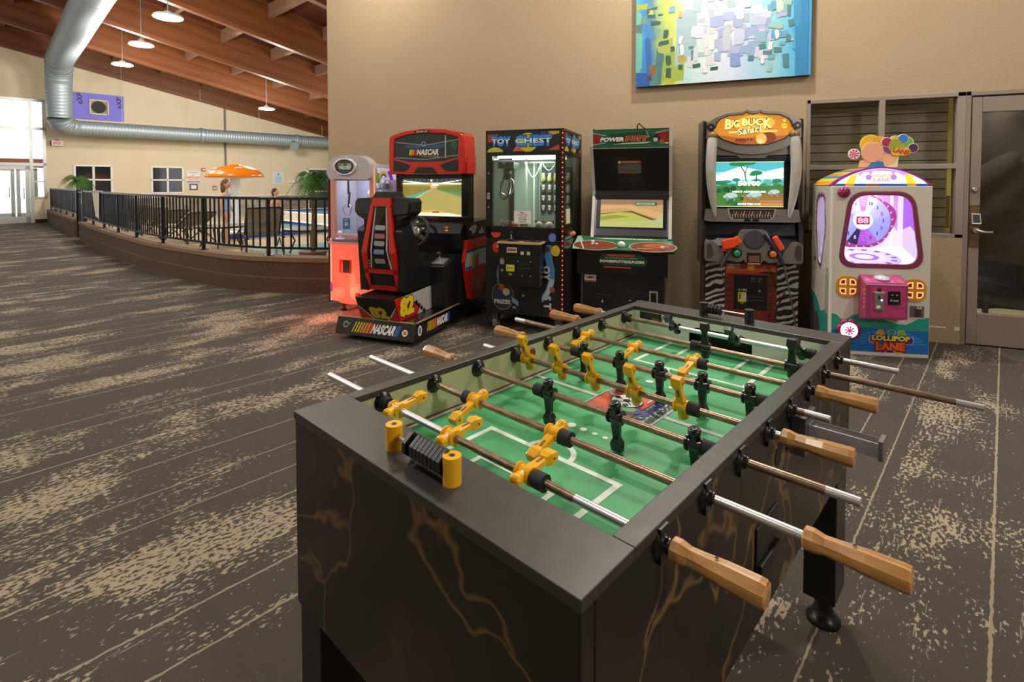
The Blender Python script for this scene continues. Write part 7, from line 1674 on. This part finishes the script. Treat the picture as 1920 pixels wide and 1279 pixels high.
# plants
def palm(lab, e1, e2, h, n, size, seed, spread=1):
    random.seed(seed)
    o = thing('potted_palm', lab, 'plant', B(e1, e2, .006), 0)
    g = G(); g.lathe([(.16, 0), (.21, .30), (.22, .32), (.19, .31)], (0, 0, 0), (0, 0, 1), mt('#6a5040', .7), 20); g.build('pot', o)
    g = G(); g.tube([(0, 0, .28), (.02, .01, h*.6), (0, 0, h)], [.045, .035, .028], mt('#6b5638', .8), 8); g.build('stem', o)
    g = G(); cols = [mt(x, .5) for x in ('#2f5a26', '#3f6e2c', '#527c34', '#274a20')]
    for k in range(n):
        a = 2.399*k + random.uniform(-.3, .3); up = random.uniform(.1, 1.0); L = size*random.uniform(.75, 1.1)
        dx, dy = math.cos(a)*spread, math.sin(a)*spread; rib = []
        for j in range(9):
            s = j/8; rib.append(V(dx*L*s*(.55+.25*(1-up)), dy*L*s*(.55+.25*(1-up)), h + L*(up*s*1.0 - (1.0+up*.35)*s*s*.75)))
        c = cols[k % 4]; g.tube(rib, [.007*(1-.8*j/8) for j in range(9)], c, 4)
        for j in range(1, 9):
            p = rib[j]; tdir = (rib[j]-rib[j-1]).normalized(); sd = tdir.cross(V(0, 0, 1)).normalized(); w = L*.26*math.sin(PI*min(.98, (j+.6)/9.2))
            for sg in (-1, 1):
                for q in (0, .5):
                    b0 = rib[j-1] + (p-rib[j-1])*q; tip = b0 + sd*sg*w + tdir*w*.55 - V(0, 0, w*.35)
                    g.add([b0 - tdir*.012, b0 + tdir*.012, tip], [(0, 1, 2)], c)
    g.build('fronds', o)
palm('leafy potted palm behind the fence beside the entrance wall', 3.0, 22.4, 1.45, 26, .95, 4, .9)
palm('tall potted palm at the near end of the fence beside the salmon claw machine', 3.95, 8.0, 1.45, 22, .72, 8, .8)
# children by the pool
def skinned(name, V_, E_, R_, mat, parent):
    me = bpy.data.meshes.new(name); me.from_pydata(V_, E_, []); me.materials.append(mat)
    o = bpy.data.objects.new(name, me); COL.objects.link(o); o.parent = parent
    m = o.modifiers.new('skin', 'SKIN'); m.use_smooth_shade = True
    if not me.skin_vertices:
        import bmesh
        bm = bmesh.new(); bm.from_mesh(me); bm.verts.layers.skin.verify(); bm.to_mesh(me); bm.free()
    for i, r in enumerate(R_):
        d_ = me.skin_vertices[0].data[i]; d_.radius = r if hasattr(r, '__len__') else (r, r)
        d_.use_root = (i == 0)
    s = o.modifiers.new('sub', 'SUBSURF'); s.levels = 2; s.render_levels = 2
    return o
SKN = mt('#d8a080', .5, var=.08, sc=8)
def child(lab, e1, e2, rz, hair, long, suit, arms, H=1.44, sit=0):
    k = H/1.44; o = thing('person', lab, 'person', B(e1, e2, .006), rz)
    o.scale = (k, k, k)
    VV = [(0, 0, .76), (0, 0, .86), (0, .01, .98), (0, .015, 1.08), (0, .0, 1.15), (0, -.01, 1.20), (0, -.015, 1.26)]
    RR = [(.105, .08), (.09, .07), (.10, .07), (.095, .065), (.045, .045), (.038, .038), (.04, .04)]
    EE = [(i, i+1) for i in range(6)]
    def chain(root, pts, rs):
        p = root
        for q, r in zip(pts, rs):
            VV.append(q); RR.append(r); EE.append((p, len(VV)-1)); p = len(VV)-1
        return p
    ends = []
    for s in (-1, 1):
        lift = .06 if s > 0 else -.04
        chain(0, [(s*.075, 0, .68), (s*.085, lift*.5, .40), (s*.085, lift, .12), (s*.085, lift+.01, .045), (s*.09, lift-.10, .022)], [(.075, .075), (.05, .052), (.036, .036), (.036, .03), (.03, .02)])
        sh, el, wr = arms[0 if s < 0 else 1]
        e = chain(3, [(s*.135, 0, 1.09), el, wr], [(.042, .042), (.03, .03), (.021, .021)])
        wv = Vector(wr); d_ = (wv - Vector(el)).normalized(); side = d_.cross(V(0, 1, 0)).normalized()
        palm_ = wv + d_*.045; VV.append(tuple(palm_)); RR.append((.026, .016)); EE.append((e, len(VV)-1)); pi = len(VV)-1
        for f in range(4):
            b0 = palm_ + side*(.010*(f-1.5)) + d_*.025; b1 = b0 + d_*(.03 - .004*abs(f-1.3)) + V(0, -.008, 0)
            VV.append(tuple(b0)); RR.append((.008, .008)); EE.append((pi, len(VV)-1)); VV.append(tuple(b1)); RR.append((.006, .006)); EE.append((len(VV)-2, len(VV)-1))
        b0 = wv + d_*.02 - side*.024; VV.append(tuple(b0)); RR.append((.009, .009)); EE.append((e, len(VV)-1)); VV.append(tuple(b0 + d_*.03 - side*.008)); RR.append((.007, .007)); EE.append((len(VV)-2, len(VV)-1))
    skinned('body', VV, EE, RR, SKN, o)
    g = G(); g.sph((0, -.02, 1.335), (.072, .088, .105), SKN, 18); g.sph((0, -.108, 1.325), (.012, .016, .018), SKN, 10); g.sph((0, -.092, 1.275), (.03, .02, .02), SKN, 10)
    for s in (-1, 1):
        g.sph((s*.072, -.01, 1.33), (.012, .02, .028), SKN, 10); g.sph((s*.028, -.096, 1.345), (.011, .006, .008), W1, 8); g.sph((s*.028, -.102, 1.345), (.005, .004, .005), DARK, 8); g.sph((s*.028, -.095, 1.368), (.016, .008, .004), mt(hair, .8), 8)
    g.sph((0, -.104, 1.288), (.02, .006, .005), mt('#b0605a', .5), 8)
    g.build('head', o)
    g = G(); hm = mt(hair, .75, bump=.6, sc=70)
    g.sph((0, .005, 1.365), (.084, .095, .095), hm, 18); g.sph((0, .05, 1.32), (.078, .062, .10), hm, 14)
    if long:
        g.sph((0, .065, 1.24), (.07, .045, .12), hm, 14); g.sph((-.05, .03, 1.25), (.03, .04, .10), hm, 10); g.sph((.05, .03, 1.25), (.03, .04, .10), hm, 10)
    g.build('hair', o)
    g = G()
    cl = mt(suit[0], .7)
    prof = [(.118, .70), (.125, .76), (.108, .84), (.104, .90)] if suit[1] == 'trunks' else [(.085, .66), (.122, .74), (.126, .78), (.106, .87), (.108, .97), (.112, 1.05), (.09, 1.11)]
    g.lathe(prof, (0, .005, 0), (0, 0, 1), cl, 22, sx=.84, sy=1.12)
    if suit[1] == 'trunks':
        for s in (-1, 1): g.lathe([(.075, .52), (.086, .66), (.09, .74)], (s*.078, .01, 0), (0, 0, 1), cl, 16)
    g.build('swimsuit', o)
    return o
child('girl with long hair in a pale blue swimsuit standing under the mushroom rim', 4.46, 13.3, 113, '#6b4a30', True, ('#8fb0dc', 'suit'), (((0, 0, 0), (-.20, .02, .88), (-.19, -.06, .68)), ((0, 0, 0), (.20, .04, .88), (.16, -.08, .70))), 1.47)
child('dark haired child in pale trunks standing beyond the lounger', 5.85, 13.9, 100, '#3a2a22', False, ('#b8c4dc', 'trunks'), (((0, 0, 0), (-.22, .0, .90), (-.26, -.10, .74)), ((0, 0, 0), (.22, .0, .90), (.26, -.08, .72))), 1.24)

# ================================================================ light
def area(nm, loc, size, power, col=(1, .95, .87), rot=(0, 0, 0), sy=None, spread=None):
    l = bpy.data.lights.new(nm, 'AREA'); l.energy = power; l.color = col; l.size = size
    if sy: l.shape = 'RECTANGLE'; l.size_y = sy
    else: l.shape = 'DISK'
    if spread: l.spread = rad(spread)
    o = bpy.data.objects.new(nm, l); COL.objects.link(o); o.location = loc; o.rotation_euler = rot
    return o
PWR = [260, 310, 350, 350, 330, 240, 80, 60, 130, 110, 100, 240, 240, 320]
for (x, y, z, zt), pw in zip(LAMPS, PWR):
    l = bpy.data.lights.new('lamp_and_added_light', 'POINT'); l.energy = pw; l.color = (1, .95, .87); l.shadow_soft_size = .25
    o = bpy.data.objects.new('lamp_and_added_light', l); COL.objects.link(o); o.location = B(x, y, z-.32)
area('lamp_and_added_light', (-.15, 4.75, 4.9), .16, 120, (1, .94, .85))
area('lamp_and_added_light', (2.6, 3.6, 4.2), .4, 80)
area('lamp_and_added_light', (4.05, -.9, 3.3), .5, 110, rot=(0, rad(35), 0))
area('lamp_and_added_light', (2.3, 6.7, 2.65), .5, 28, (1, .95, .8))  # added unseen light so the back room shows through its door
area('case_light', V(-2.199, 4.538, 0) + V(.38, .3, 1.62), .3, 5, (.95, 1, .97))
area('case_light', V(-4.078, 4.499, 0) + V(.28, .25, 1.53), .25, 5, (.95, .95, 1))
area('case_light', V(.713, 4.963, 0) + V(.32, .27, 1.33), .25, 9, (.88, .80, 1))
l = bpy.data.lights.new('base_glow', 'POINT'); l.energy = 7; l.color = (1, .22, .12); l.shadow_soft_size = .08; o = bpy.data.objects.new('base_glow', l); COL.objects.link(o); o.location = (-3.85, 4.2, .3)  # point light added to throw the base's red glow onto the carpet
w = bpy.data.worlds.new('world'); SC.world = w; w.use_nodes = True
bg = w.node_tree.nodes['Background']; bg.inputs['Color'].default_value = (.93, .97, 1, 1); bg.inputs['Strength'].default_value = 2.2
